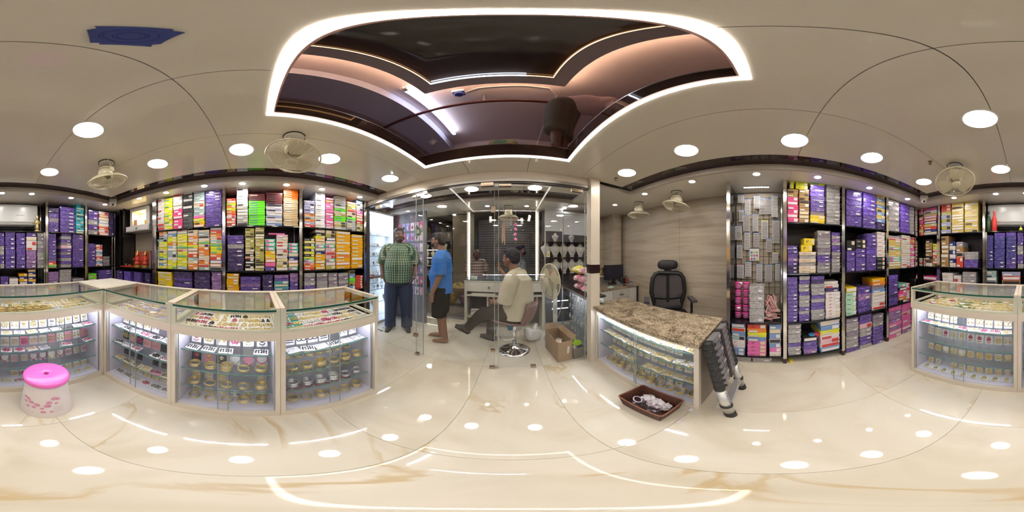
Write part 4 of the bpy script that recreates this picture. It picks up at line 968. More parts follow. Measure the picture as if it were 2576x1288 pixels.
o = MB().torus((0, 0, 0), .03, .004, 20, 5, Matrix.Scale(1.5, 4, (0, 0, 1))).build('paper_ring', M('lilac_paper', (.62, .55, .72), .4), smooth=True); o.location = (.68, .70, .092); o.rotation_euler = (.5, .3, 0); tag(o, 'pale lilac band curled on the wrappers in the basket', 'paper band')
for k, (p, s, lb) in enumerate((((1738, 1030), .016, 'crumpled white paper scrap on the floor by the counter end'), ((1708, 1060), .013, 'pale pink paper scrap on the floor beside the basket'))):
    q = onz(*p, 0); a = crumple(0, 0, 0, (s * 1.6, s, s * .5), 40 + k).build('paper_scrap', M('scrap_%d' % k, ((.7, .66, .7), (.72, .58, .62))[k], .5)); a.location = (q.x, q.y, s * .42); tag(a, lb, 'paper scrap')
# ---- telescopic ladder leaning on the granite counter's end
o = thing('telescopic_ladder', 'folded telescopic ladder leaning against the granite counter end', 'ladder', (1.02, .2, 0))
ALU = M('ladder_aluminium', (.66, .64, .6), .32, .55, var=.08, scale=60); ALG = M('ladder_rung_grey', (.30, .29, .31), .4, .5); LBK = M('ladder_black', (.02, .02, .022), .4)
tp, bt = Vector((0, .128, .735)), Vector((0, .0, .03)); ax = (tp - bt).normalized()
for sx in (-.178, .178):
    a = Vector((sx, bt.y, bt.z)); 
    P = lambda t: a + ax * t
    Lr = (tp - bt).length
    MB().tube([P(0.0), P(.30)], .031, 20).build('rail', ALU, o, smooth=True)
    MB().tube([P(.05), P(Lr * .5)], .027, 20).build('inner_rail', ALU, o, smooth=True)
    MB().tube([P(-.033), P(.02)], [.036, .0335], 20).build('rubber_foot', LBK, o, smooth=True)
    MB().tube([P(.10), P(.125)], .0365, 20).build('collar', LBK, o, smooth=True)
    for k in range(8):
        t = .30 + k * .053; r = .033 - k * .0008
        MB().tube([P(t), P(t + .008), P(t + .044), P(t + .051)], [r * .9, r, r, r * .92], 18).build('sleeve_collar', LBK, o, smooth=True)
nrm = Vector((0, -ax.z, ax.y))
def rung(t, h, name='rung', m=ALG):
    c = bt + ax * t; M4 = Matrix.Translation(c) @ Matrix.Rotation(-math.atan2(ax.y, ax.z), 4, 'X')
    g = MB().box((-.148, -.022, -h / 2), (.148, .022, h / 2), M4=M4).build(name, m, o); return g, M4
for k in range(8):
    g, M4 = rung(.326 + k * .053, .045)
    MB().box((-.05, -.0235, -.010), (.04, -.022, .010), M4=M4).build('rung_sticker', (M('print_black'), M('print_grey2', (.5, .45, .46), .4))[k % 2], g)
    for s in (-1, 1): MB().ball((s * .138, -.024, -.012), (.012, .010, .012), 8, 5, M4=M4).build('release_button', LBK, g)
g, M4 = rung(.112, .03, 'bottom_rung', M('rung_light', (.5, .5, .52), .35, .5))
c = bt + ax * .5; M4 = Matrix.Translation(c) @ Matrix.Rotation(-math.atan2(ax.y, ax.z), 4, 'X')
MB().box((-.012, -.027, -.21), (.028, .027, .226), M4=M4).build('velcro_strap', LBK, o)
mb = MB(); a = Vector((-.178, bt.y, bt.z))
for k in range(9):
    c = a + ax * (.15 + k * .016); mb.cbox((c.x - .008 + .004 * (k % 2), c.y - .0315, c.z), (.008, .002, .007))
mb.build('rail_markings', LABM[2], o, kind='stuff')
# ---- hair-clip grid and cards
GX = 2.008
o = thing('wire_grid', 'black wire display grid hung with hair-clip cards', 'wire grid', (GX, .12, .5))
BW = M('black_wire', (.05, .045, .045), .35, .5)
for k in range(9): y = -.15 + k * .0685; MB().tube([(GX, y, .60), (GX, y, 2.02)], .0026, 5).build('wire', BW, o, world=True)
for k in range(16): z = .60 + k * .0945; MB().tube([(GX - .003, -.15, z), (GX - .003, .398, z)], .0026, 5).build('wire', BW, o, world=True)
MB().box((2.022, -.165, .05), (2.032, .41, 2.09)).build('backing', MATS['wood_laminate'], o, world=True)
HC = [(130, 150, 208, 248, 'w'), (218, 203, 286, 395, 'w'), (330, 160, 405, 320, 'w'), (398, 188, 472, 392, 's'), (480, 200, 545, 390, 's'), (550, 155, 625, 425, 'k'), (143, 335, 205, 480, 'w'), (195, 398, 280, 603, 's'), (312, 388, 383, 605, 'w'), (422, 465, 508, 700, 'y'), (560, 465, 650, 750, 's'), (97, 535, 178, 708, 'w'), (210, 615, 282, 832, 'w'), (325, 620, 397, 805, 's'), (482, 690, 552, 862, 's'), (115, 770, 185, 940, 'w'), (275, 810, 393, 970, 'm'), (222, 980, 297, 1168, 'w'), (120, 1015, 203, 1190, 'p'), (362, 1008, 432, 1232, 'w'), (560, 865, 630, 1000, 'y'), (470, 1015, 555, 1235, 's'), (595, 1005, 655, 1220, 'w')]
SKY = M('card_tab_blue', (.15, .3, .7), .4); YTB = M('card_tab_yellow', (.85, .7, .1), .4)
place = ['top corner', 'upper rows', 'lower rows']
for i, (x0, y0, x1, y1, st) in enumerate(HC):
    X = GX - .02 - .004 * (i % 3)
    a = onx(1830 + x0 / 4.953, 460 + y0 / 4.953, X); b_ = onx(1830 + x1 / 4.953, 460 + y1 / 4.953, X)
    yc = (a.y + b_.y) / 2; wd = abs(a.y - b_.y); h = abs(a.z - b_.z); zb_ = min(a.z, b_.z)
    cl = {'w': 'white', 's': 'clear grey', 'k': 'black-clip', 'y': 'yellow-tabbed', 'm': 'multicoloured', 'p': 'pink-tabbed'}[st]
    o = thing('hair_clip_card', '%s hair-clip card, %s hung counting along rows of the wire grid' % (cl, ordw(i)), 'hair clips', (X, yc, zb_), -math.pi / 2, 'hair-clip cards on the wire grid')
    MB().box((-wd / 2, 0, 0), (wd / 2, .002, h)).build('card', M('clip_card_white', (.85, .83, .83), .25, var=.06, scale=60) if st != 's' else M('clip_card_grey', (.66, .63, .62), .2, var=.1, scale=60), o)
    tabm = {'y': YTB, 'p': CARDM['pink'], 'm': LABM[2]}.get(st, SKY)
    MB().box((-wd / 2, -.001, h - .009), (wd / 2, 0, h)).build('header_tab', tabm, o)
    MB().tube([(0, .001, h), (0, -.004, h + .018), (0, .012, h + .024)], .002, 5).build('hook', BW, o)
    rows = max(3, int(h / .021)); rows_h = (h - .02) / rows
    if st == 'm':
        for r in range(3):
            for c_ in range(3): MB().box((-wd * .38 + c_ * wd * .28, -.006, .012 + r * (h - .04) / 3), (-wd * .38 + c_ * wd * .28 + wd * .2, 0, .012 + r * (h - .04) / 3 + .022)).build('hair_clip', M('clip_col%d' % ((r * 3 + c_) % 5), ((.8, .1, .2), (.1, .3, .7), (.8, .7, .1), (.15, .5, .3), (.6, .2, .5))[(r * 3 + c_) % 5], .3), o)
    else:
        for r in range(rows):
            z = .006 + r * rows_h
            mb = MB().tube([(-wd * .4, -.003, z + rows_h * .2), (-wd * .1, -.006, z + rows_h * .75), (wd * .1, -.006, z + rows_h * .35), (wd * .4, -.003, z + rows_h * .7)], rows_h * .11, 5)
            mb.build('hair_clip', BLACK if st != 's' else M('clip_grey', (.16, .15, .15), .3, .4), o)
# bags and cases on the shelf below the grid
PKB = M('pink_bag', (.85, .16, .36), .15, var=.75, scale=110, bump=.6)
glass_mat('bag_clear_film', (.95, .93, .95), 1.35, .08)
CLB = M('bag_film', (.66, .55, .6), .1, var=.3, scale=30, bump=.6)
for k in range(5):
    c = onx(1853, 0.5 * (0) + 792 - k * 17.5, 1.80); zz = .5505 + k * .088
    o = thing('bead_pouch', ('lowest', 'second', 'middle', 'fourth', 'topmost')[k] + ' pouch of pink bead jars stacked under the hair clips', 'pouch', (1.78, .285, zz))
    crumple(0, 0, .043, (.062, .088, .043), 500 + k).build('film', MATS['bag_clear_film'], o)
    for s in (-1, 1): MB().lathe([(.03, .004), (.038, .012), (.038, .05), (.034, .062)], 14, (0, s * .045, 0), cap=True).build('pink_jar', PKB, o, smooth=True); MB().lathe([(.039, .062), (.039, .078)], 14, (0, s * .045, 0), cap=True).build('jar_lid', M('jar_lid_pink', (.9, .08, .4), .25), o, smooth=True)
for k in range(5):
    box1('z', (1.655, .115, .5505 + k * .082), -math.pi / 2, (.155, .2, .08), ('lowest', 'second', 'middle', 'fourth', 'topmost')[k] + ' clear case of hairpins beside the pink bead pouches', 'clear hairpin cases')
o = thing('hair_band_bag', 'clear bag of pale striped hair sticks beside the clear cases', 'bag', (1.78, -.045, .5505))
crumple(0, 0, .14, (.10, .075, .165), 71).build('film', MATS['bag_clear_film'], o, smooth=False)
for k in range(72):
    rr = random.Random(k); z = .012 + .0035 * k
    M4 = Matrix.Translation((-.06 + .05 * rr.random(), -.052 + .11 * rr.random(), z)) @ Matrix.Rotation(rr.uniform(-.5, .5) + (1.45 if k > 34 else 0), 4, 'X')
    MB().box((-.005, -.045, -.005), (.005, .045, .005), M4=M4).build('hair_stick', (M('stick_cream', (.78, .6, .52), .3), M('stick_pink', (.75, .35, .35), .3))[k % 2], o)
for k, y in enumerate((.27, .06)):
    box1('z', (1.66, y, .001), -math.pi / 2, (.2, .25, .075), ('shallow clear case on the floor under blue cartons', 'shallow clear case on the floor under pink cartons')[k], None)
o = thing('slipper', 'yellow slipper sole lying under the rack of clear cases', 'slipper', (1.68, -.235, 0))
MB().prism([(-.05, -.018), (-.02, -.026), (.03, -.024), (.05, 0), (.03, .024), (-.02, .022), (-.05, .014)], .001, .012).build('sole', M('slipper_yellow', (.8, .6, .05), .5), o)
MB().prism([(-.045, -.016), (.04, -.018), (.045, 0), (.04, .018), (-.045, .014)], .012, .02).build('footbed', M('slipper_yellow2', (.85, .68, .1), .5), o)
# tray of scrunchies on the bottom shelf
for k, (y, z, c_, lb) in enumerate(((-.50, .315, (.85, .2, .3), 'coral-pink scrunchie in front on purple cases'), (-.44, .315, (.75, .7, .65), 'cream scrunchie beside the coral-pink one'), (-.47, .35, (.05, .25, .5), 'blue scrunchie on top of the cream one'), (-.52, .35, (.65, .05, .1), 'red scrunchie on top of the coral-pink one'))):
    q = MB().torus((0, 0, 0), .026, .014, 16, 8).build('scrunchie', M('scrunchie%d' % k, c_, .7, var=.2, bump=.5), smooth=True); q.location = (1.70, y, z); tag(q, lb, 'scrunchie')
# ================================================================== ALCOVE: office chair, desk, wall pieces
o = thing('office_chair', 'black mesh-back office chair with headrest behind the granite counter', 'chair', (1.70, 1.17, 0), math.radians(145))
CHB = M('chair_black', (.014, .013, .014), .5); CHM = M('chair_mesh', (.085, .07, .072), .6, var=.2, scale=300)
# local: chair faces -Y after rotation; built facing +Y... seat toward +y
def rrect(w_, h_, r, n=6):
    P = []
    for cx, cz, a0 in ((w_ - r, h_ - r, 0), (-w_ + r, h_ - r, 90), (-w_ + r, -h_ + r, 180), (w_ - r, -h_ + r, 270)):
        for k in range(n + 1): t = math.radians(a0 + 90 * k / n); P.append((cx + r * math.cos(t), cz + r * math.sin(t)))
    return P
o.rotation_euler = (0, 0, math.atan2(-1.17, -1.70) - math.pi / 2 + .12)
hp = []
for t in range(24):
    a = 2 * math.pi * t / 24; hp.append((.145 * math.copysign(abs(math.cos(a)) ** .6, math.cos(a)), .068 * math.copysign(abs(math.sin(a)) ** .7, math.sin(a))))
mb = MB(); rings = [(-.05, .75), (-.035, .95), (0, 1), (.03, .96), (.045, .8)]
i0 = 0
for (d, s) in rings:
    for (x, z) in hp: mb.v.append((x * s, -.24 + d + .25 * x * x, 1.145 + z * s))
n = len(hp)
for k in range(len(rings) - 1):
    for q in range(n): mb.f.append((k * n + q, k * n + (q + 1) % n, (k + 1) * n + (q + 1) % n, (k + 1) * n + q)); mb.m.append(0)
mb.f.append(tuple(reversed(range(n)))); mb.f.append(tuple(range((len(rings) - 1) * n, len(rings) * n))); mb.m += [0, 0]
mb.build('headrest', CHB, o, smooth=True)
MB().box((-.05, -.265, 1.06), (.05, -.22, 1.085)).build('headrest_bracket', CHB, o)
MB().box((-.022, -.268, .98), (.022, -.245, 1.08)).build('headrest_stem', CHB, o)
prof = [(.13, 1.035), (.18, 1.015), (.215, .96), (.228, .85), (.232, .76), (.215, .69), (.195, .62), (.19, .53)]
outl = [(x, z) for x, z in prof] + [(-x, z) for x, z in reversed(prof)]
ys_ = lambda x, z: -.24 + .9 * x * x + .18 * (z - .8) ** 2
fr = [(x, ys_(x, z), z) for x, z in outl]
MB().tube(fr, .03, 8, closed=True).build('back_frame', CHB, o, smooth=True)
mb = MB(); rows = 8
for (x, z) in prof:
    for k in range(rows + 1): xx = -x + 2 * x * k / rows; mb.v.append((xx, ys_(xx, z) + .004, z))
for r in range(len(prof) - 1):
    for k in range(rows): a = r * (rows + 1) + k; mb.f.append((a, a + 1, a + rows + 2, a + rows + 1)); mb.m.append(0)
mb.build('mesh_back', CHM, o, smooth=True)
MB().tube([(0, -.225, 1.0), (0, -.232, .8), (0, -.225, .62)], .02, 8).build('spine', CHB, o)
MB().tube([(-.2, -.2, .70), (-.1, -.245, .665), (0, -.255, .66), (.1, -.245, .665), (.2, -.2, .70)], .03, 8).build('lumbar_bar', CHB, o, smooth=True)
MB().prism(rrect(.235, .225, .08), .44, .505, M4=Matrix.Translation((0, .02, 0))).build('seat', CHB, o)
for s in (-1, 1):
    MB().tube([(s * .25, -.02, .46), (s * .29, -.02, .5), (s * .29, -.02, .68)], .017, 8).build('arm_support', CHB, o)
    MB().prism([(s * .255, -.12), (s * .325, -.12), (s * .325, .13), (s * .255, .13)][::s], .68, .712).build('armrest', M('armrest_pad', (.06, .06, .075), .3), o)
MB().tube([(0, 0, .1), (0, 0, .44)], .03, 12).build('gas_column', STEEL, o)
for k in range(5):
    a = 2 * math.pi * k / 5; l_ = MB().tube([(0, 0, .11), (.27 * math.cos(a), .27 * math.sin(a), .075)], [.028, .016], 8).build('base_leg', CHB, o)
    MB().lathe([(.026, -.012), (.026, .012)], 12, cap=True, M4=Matrix.Translation((.27 * math.cos(a), .27 * math.sin(a), .028)) @ Matrix.Rotation(a, 4, 'Z') @ Matrix.Rotation(math.pi / 2, 4, 'X')).build('castor', BLACK, l_)
# desk
o = thing('office_desk', 'small granite-topped desk with grey drawers in the alcove', 'desk', (1.5, 2.3, 0))
MB().box((1.10, 2.10, .725), (2.06, 2.49, .75)).build('granite_top', MATS['granite'], o, world=True)
MB().box((1.12, 2.12, 0), (2.05, 2.48, .725)).build('body', WHITE, o, world=True)
for x0, x1, z0, z1 in ((1.50, 1.86, .57, .70), (1.50, 1.86, .40, .55)):
    d = MB().box((x0, 2.108, z0), (x1, 2.12, z1)).build('drawer', M('drawer_grey', (.6, .57, .52), .35), o, world=True)
    MB().lathe([(.011, -.006), (.011, 0)], 12, cap=True, M4=Matrix.Translation((.5 * (x0 + x1) - o.location.x, 2.106 - 2.3, z1 - .025)) @ Matrix.Rotation(math.pi / 2, 4, 'X')).build('lock', STEEL, d)
    MB().box(((x0 + x1) / 2 - .04 - 1.5, 2.103 - 2.3, z0 + .04), ((x0 + x1) / 2 + .04 - 1.5, 2.108 - 2.3, z0 + .065)).build('handle', STEEL, d)
MB().box((2.03, 2.1, 0), (2.05, 2.12, .72)).build('edge_trim', DARK, o, world=True)
o = thing('computer_monitor', 'black flat computer monitor on the alcove desk', 'monitor', (1.76, 2.42, .7505))
MB().box((-.215, 0, .09), (.205, .03, .355)).build('casing', BLACK, o)
MB().box((-.205, -.002, .10), (.195, 0, .345)).build('screen', M('screen_dark', (.02, .02, .035), .08, var=.6, scale=3), o)
MB().box((-.03, .01, .01), (.03, .03, .1)).build('neck', BLACK, o)
MB().box((-.11, -.04, 0), (.11, .05, .012)).build('base', BLACK, o)
for k, (x, y_, h, lb) in enumerate(((1.905, 2.40, .09, 'black pen pot on the alcove desk beside the monitor'), (1.975, 2.36, .10, 'black pen pot with red pen, on the alcove desk'))):
    o = thing('pen_pot', lb, 'pen pot', (x, y_, .7505))
    MB().box((-.03, -.03, 0), (.03, .03, h)).build('pot', M('pot_black', (.04, .04, .045), .3), o)
    for q in range(3): MB().tube([(-.015 + .014 * q, 0, h * .6), (-.02 + .018 * q, .005, h + .035)], .004, 6).build('pen', (BLACK, STEEL, LABM[2])[q], o)
    if k: MB().box((-.012, -.036, .02), (.012, -.031, .1)).build('red_pen', M('pen_red', (.8, .05, .03), .3), o)
    if k:
        for s in (-1, 1): MB().torus((s * .014, -.01, h + .03), .011, .003, 12, 5, Matrix.Identity(4)).build('scissor_loop', BLACK, o)
o = thing('tape_dispenser', 'grey tape dispenser on the alcove desk before the monitor', 'tape dispenser', (1.72, 2.24, .7505))
MB().lathe([(.032, -.02), (.032, .02)], 18, cap=True, M4=Matrix.Translation((0, 0, .034)) @ Matrix.Rotation(math.pi / 2, 4, 'X')).build('roll', M('tape_grey', (.2, .2, .2), .4), o)
MB().box((-.045, -.024, 0), (.045, .024, .014)).build('base', M('tape_grey'), o)
o = MB().ball((0, 0, .012), (.03, .018, .013), 12, 6).build('computer_mouse', BLACK, smooth=True); o.location = (1.80, 2.19, .7525); tag(o, 'black computer mouse on the alcove desk edge', 'mouse')
o = thing('notepad', 'pale green paper pad lying on the alcove desk', 'paper', (1.53, 2.20, .7505), .5)
MB().box((-.06, -.04, 0), (.06, .04, .006)).build('pages', M('pad_green', (.45, .72, .62), .5), o); MB().box((-.06, .03, .006), (.06, .04, .008)).build('binding', WHITE, o)
o = thing('glue_pot', 'small pot with blue lid on the alcove desk corner', 'pot', (2.01, 2.24, .7505)); MB().lathe([(.022, 0), (.022, .03)], 14, cap=True).build('jar', M('jar_grey', (.4, .4, .4), .3), o); MB().lathe([(.024, .03), (.024, .045)], 14, cap=True).build('lid', M('lid_blue', (.05, .1, .5), .3), o)
# framed things on the alcove wall
o = thing('licence_board', 'brown wall board with six white certificate strips', 'board', (1.45, 2.89, 1.3))
MB().box((1.25, 2.885, 1.24), (1.62, 2.90, 1.62)).build('board', M('board_brown', (.12, .06, .04), .4), o, world=True)
for k, z in enumerate((1.26, 1.31, 1.36, 1.45, 1.50, 1.55)): MB().box((1.30, 2.881, z), (1.585, 2.885, z + .034)).build('certificate_strip', CARDW, o, world=True)
o = thing('wall_plaque', 'square white wall plaque with dark corner ornaments', 'plaque', (1.5, 2.89, 1.75))
MB().box((1.30, 2.888, 1.67), (1.62, 2.90, 1.86)).build('plaque', CARDW, o, world=True)
for x, z in ((1.60, 1.85), (1.60, 1.69)): MB().cbox((x, 2.886, z), (.04, .004, .02)).build('corner_ornament', LABM[2], o, world=True)
MB().box((1.44, 2.885, 1.72), (1.47, 2.888, 1.78)).box((1.42, 2.8845, 1.775), (1.54, 2.888, 1.79)).build('letter_mark', LABM[2], o, world=True)
for k, x in enumerate((1.50, 1.64)):
    o = thing('picture_frame', ('gold-edged framed portrait behind the monitor beside the pillar', 'gold-edged framed portrait behind the monitor, further from pillar')[k], 'picture frame', (x, 2.58, .90), -.2 + .1 * k)
    M4 = Matrix.Rotation(.12, 4, 'X')
    MB().box((-.055, 0, 0), (.055, .012, .16), M4=M4).build('frame', M('frame_gold', (.5, .33, .08), .3, .7), o)
    MB().box((-.042, -.001, .014), (.042, .001, .145), M4=M4).build('picture', M('portrait_dark', (.09, .05, .04), .3), o)
    MB().ball((0, -.002, .085), (.02, .002, .028), 12, 6, M4=M4).build('portrait_face', M('portrait_face', (.5, .15, .12), .5), o)
    for s in (-1, 1): MB().tube([(s * .02, -.008, .17), (s * .05, -.012, .08), (s * .02, -.014, .02)], .004, 5).build('garland', M('garland', (.75, .65, .4), .6), o)
o = thing('wall_ledge', 'narrow white ledge behind the alcove monitor', 'shelf', (1.6, 2.6, .88)); MB().box((1.3, 2.52, .885), (1.80, 2.66, .899)).build('ledge', WHITE, o, world=True)
for x in (1.33, 1.77): MB().box((x - .01, 2.53, .7505), (x + .01, 2.64, .885)).build('bracket', STEEL, o, world=True)
MB().box((1.3, 2.66, .7), (1.80, 2.90, .899)).build('box_back', WHITE, o, world=True)
o = thing('water_bottle', 'clear plastic bottle with blue cap lying behind the pillar', 'bottle', (.95, 1.50, .737), 2.2)
MB().lathe([(.0005, 0), (.028, .004), (.03, .03), (.03, .12), (.014, .15), (.012, .165)], 16, M4=Matrix.Translation((0, 0, .031)) @ Matrix.Rotation(math.pi / 2, 4, 'Y')).build('body', M('bottle_clear', (.6, .65, .66), .1), o, smooth=True)
MB().lathe([(.016, .16), (.016, .185)], 14, cap=True, M4=Matrix.Translation((0, 0, .031)) @ Matrix.Rotation(math.pi / 2, 4, 'Y')).build('cap', M('cap_blue', (.06, .2, .6), .3), o)

# ================================================================== CEILING FANS
FAN = M('fan_ivory', (.68, .62, .45), .35, var=.05); FANW = M('fan_wire', (.62, .57, .42), .35)
def cage(r, dp, wires=58):
    mb = MB()
    for s in (-1, 1):
        for k in range(wires):
            a = 2 * math.pi * k / wires; P = []
            for q in range(5):
                t = q / 4; rr = r * (.24 + .76 * t); z = s * dp * math.sqrt(max(0, 1 - t ** 2.6))
                P.append((rr * math.cos(a + .35 * (1 - t) * s), rr * math.sin(a + .35 * (1 - t) * s), z))
            mb.tube(P, .0016, 3, cap=False)
    return mb
CAGE = cage(.20, .055).mesh('cage_wires', FANW); RIMM = MB().torus((0, 0, 0), .202, .007, 44, 8).mesh('cage_rim', FAN, True)
def blade_mesh():
    mb = MB(); n = 7; P = []
    for k in range(n):
        t = k / (n - 1); r = .035 + .14 * t; wv = .035 + .05 * math.sin(t * 2.2)
        mb.v += [(r, -wv * .8, -.012), (r, wv, .012)]
    for k in range(n - 1): mb.f.append((2 * k, 2 * k + 2, 2 * k + 3, 2 * k + 1)); mb.m.append(0)
    i = len(mb.v); mb.v += [(x, y, z + .002) for x, y, z in mb.v]
    mb.f += [tuple(i + q for q in reversed(f)) for f in list(mb.f)]; mb.m += [0] * (n - 1)
    return mb
BLADE = blade_mesh().mesh('blade', FAN, True)
HUBM = MB().lathe([(.0005, -.012), (.03, -.010), (.047, -.004), (.05, .004), (.048, .01)], 24).mesh('front_cap', FAN, True)
MOTOR = MB().lathe([(.05, 0), (.075, .01), (.08, .05), (.07, .09), (.045, .105), (.0005, .107)], 24).mesh('motor_housing', FAN, True)
def fan_head(par, M4, s=1.0, white=None):
    def add(name, me, m=None):
        c = link(name, me, par); c.matrix_local = M4 @ (m if m is not None else Matrix.Identity(4)) ; return c
    cg = add('cage', CAGE); add('cage_rim', RIMM)
    for k in range(3): add('blade', BLADE, Matrix.Rotation(2 * math.pi * k / 3, 4, 'Z'))
    add('front_cap', HUBM, Matrix.Translation((0, 0, -.056)))
    m = add('motor_housing', MOTOR, Matrix.Translation((0, 0, .045)))
    return cg
def ceiling_fan(loc, tilt, dirn, label, s=1.0):
    o = thing('ceiling_fan', label, 'fan', loc)
    o.scale = (s, s, s)
    MB().lathe([(.085, 0), (.085, -.006), (.078, -.008)], 28).build('black_ring', BLACK, o)
    MB().lathe([(.078, -.0005), (.078, -.009), (.0005, -.010)], 28).build('base_plate', RIM, o)
    d = Vector((math.cos(dirn), math.sin(dirn), 0))
    MB().box((-.018, -.05, -.075), (.018, -.03, -.008)).build('bracket', FAN, o)
    MB().lathe([(.062, -.075), (.075, -.085), (.075, -.10), (.06, -.108)], 24, cap=True).build('swivel_ring', FAN, o)
    MB().box((-.03, .06, -.14), (.02, .085, -.09)).build('switch_box', FAN, o)
    MB().tube([(.04, .075, -.008), (.03, .085, -.05), (0, .075, -.1)], .006, 6).build('cable', FAN, o)
    M4 = Matrix.Translation((0, 0, -.20)) @ Matrix.Rotation(tilt, 4, Vector((-d.y, d.x, 0))) @ Matrix.Translation((0, 0, -.045))
    fan_head(o, M4, s)
    return o
def fdir(x, y, extra): return math.atan2(-y, -x) + extra
for p, zc, tilt, ex, lb in (((740, 345), ZC, .25, 2.4, 'ivory cage fan on the ceiling over the long counter'), ((268, 410), ZC, .22, -1.0, 'ivory cage fan on the ceiling near the corner counter'),
                        ((2402, 417), ZC, -.55, .25, 'ivory cage fan tilted toward the camera over the back counter'), ((1607, 510), ZS, .06, 0, 'ivory cage fan in the alcove, further from the hair-clip grid'),
                        ((1702, 483), ZS, .22, 1.8, 'ivory cage fan in the alcove above the office chair'), ((1279, 519), ZS, .08, .4, 'ivory cage fan behind the glass above the seated man')):
    q = onz(p[0], p[1], zc); ceiling_fan((q.x, q.y, zc), tilt, fdir(q.x, q.y, ex), lb, .82)

# ================================================================== AIR CONDITIONER AND SHELF ORNAMENTS
o = thing('air_conditioner', 'long white wall-mounted split air conditioner between the racks', 'air conditioner', (0, -2.62, 1.69))
ACW = M('ac_white', (.72, .71, .70), .22, var=.02)
pr = [(0, .03), (.02, .0), (.10, .0), (.20, .05), (.225, .10), (.225, .33), (.21, .37), (.0, .38)]
mb = MB(); mb.prism([(y_, z) for y_, z in pr], -.56, .54, M4=Matrix(((0, 0, 1, 0), (1, 0, 0, 0), (0, 1, 0, 0), (0, 0, 0, 1)))); mb.build('body', ACW, o)
MB().box((-.50, .10, .018), (.48, .212, .03)).build('louvre', DARK, o)
MB().box((-.48, .205, .066), (.46, .214, .075)).build('louvre_blade', ACW, o)
MB().box((-.55, .2245, .085), (.53, .2275, .088)).build('panel_seam', M('seam_grey', (.3, .3, .3), .5), o)
MB().box((-.36, .2245, .19), (-.24, .2268, .20)).build('logo_strip', M('logo_grey', (.4, .4, .42), .3), o)
def bottle(x, y_, c, lb):
    o = thing('glass_bottle', lb, 'bottle', (x, y_, 1.6205))
    MB().lathe([(.0005, .002), (.036, 0), (.040, .02), (.040, .17), (.030, .21), (.017, .24), (.016, .29)], 20, cap=False).build('body', c, o, smooth=True)
    MB().lathe([(.018, .285), (.018, .315)], 16, cap=True).build('cap', c, o)
bottle(.515, -2.33, M('bottle_green', (.03, .07, .03), .08), 'dark green bottle beside the air conditioner')
bottle(.43, -2.33, M('bottle_red', (.75, .04, .03), .1), 'bright red bottle under the air conditioner')
o = thing('perfume_bottle', 'small yellow-green round bottle under the air conditioner', 'bottle', (.045, -2.32, 1.6205)); MB().ball((0, 0, .03), .028, 14, 8).build('body', M('perfume_yellow', (.6, .65, .05), .1), o, smooth=True); MB().lathe([(.008, .055), (.009, .085)], 10, cap=True).build('cap', STEEL, o)
o = thing('statuette', 'gold standing statuette on the shelf end under the air conditioner', 'statuette', (-.535, -2.31, 1.6205))
MB().lathe([(.04, 0), (.042, .02), (.025, .03)], 16, cap=True).build('pedestal', GOLD, o, smooth=True)
MB().lathe([(.022, .03), (.034, .06), (.024, .10), (.034, .14), (.03, .17), (.012, .185)], 14, cap=True).ball((0, 0, .205), (.02, .02, .024), 12, 8).lathe([(.02, .215), (.022, .225), (.012, .25), (.001, .265)], 12).build('figure', GOLD, o, smooth=True)
for s in (-1, 1): MB().tube([(s * .03, 0, .165), (s * .05, .012, .13), (s * .03, .03, .12), (s * .008, .036, .14)], .009, 8).build('arm', GOLD, o, smooth=True)
# ================================================================== SHRINE NICHE
o = thing('shrine_cabinet', 'small white wall cabinet with lit niche and drawer', 'cabinet', (-2.02, -1.72, 1.68))
GRY = M('shrine_white', (.66, .63, .6), .3)
MB().box((-2.2, -1.95, 1.78), (-2.0, -1.90, 2.09)).build('side_panel', GRY, o, world=True)
MB().box((-2.2, -1.60, 1.78), (-2.0, -1.53, 2.09)).build('side_panel', GRY, o, world=True)
MB().box((-2.2, -1.90, 2.03), (-2.0, -1.60, 2.09)).build('top_panel', GRY, o, world=True)
MB().box((-2.2, -1.90, 1.78), (-2.19, -1.60, 2.03)).build('back_panel', M('niche_cream', (.8, .72, .45), .4), o, world=True)
MB().box((-2.2, -1.90, 1.765), (-2.0, -1.60, 1.785)).build('floor_panel', GRY, o, world=True)
d = MB().box((-2.2, -2.0, 1.675), (-1.95, -1.50, 1.765)).build('drawer', GRY, o, world=True)
MB().box((-1.95, -1.98, 1.69), (-1.942, -1.52, 1.75)).build('drawer_front', M('drawer_pale', (.7, .68, .65), .3), o, world=True)
MB().box((-1.942, -1.77, 1.705), (-1.935, -1.73, 1.735)).build('handle', STEEL, o, world=True)
MB().lathe([(.0005, 0), (.04, 0)], 16, (-2.1, -1.75, 2.0295), M4=None).build('niche_lamp', M('niche_led', (1, 1, 1), .4, emit=55, ecol=(1, .85, .5), var=0), o, world=True)
o = thing('deity_picture', 'small red picture standing in the lit niche', 'picture', (-2.03, -1.87, 1.7855)); MB().box((-.01, -.02, 0), (0, .05, .10)).build('picture', M('picture_red', (.5, .15, .1), .5, var=.6, scale=60), o); MB().box((-.0005, -.014, .01), (.002, .044, .09)).build('image', M('picture_inner', (.6, .32, .2), .5, var=.6, scale=50), o)
o = thing('incense_box', 'small orange box standing in the lit niche', 'box', (-2.04, -1.63, 1.7855)); MB().box((-.02, -.02, 0), (.02, .02, .07)).build('carton', M('incense_orange', (.85, .42, .03), .4), o); MB().box((-.01, -.021, .02), (.01, -.02, .05)).build('label', LABM[0], o)
o = thing('shrine_shelf', 'black glass corner shelf holding the red idols', 'shelf', (-1.98, -1.75, 1.09))
MB().box((-2.2, -2.2, 1.075), (-1.86, -1.35, 1.09)).build('shelf', BLKGL, o, world=True)
MB().box((-2.2, -2.2, 1.60), (-1.9, -1.35, 1.606)).build('glass_shelf', SHELFG, o, world=True)
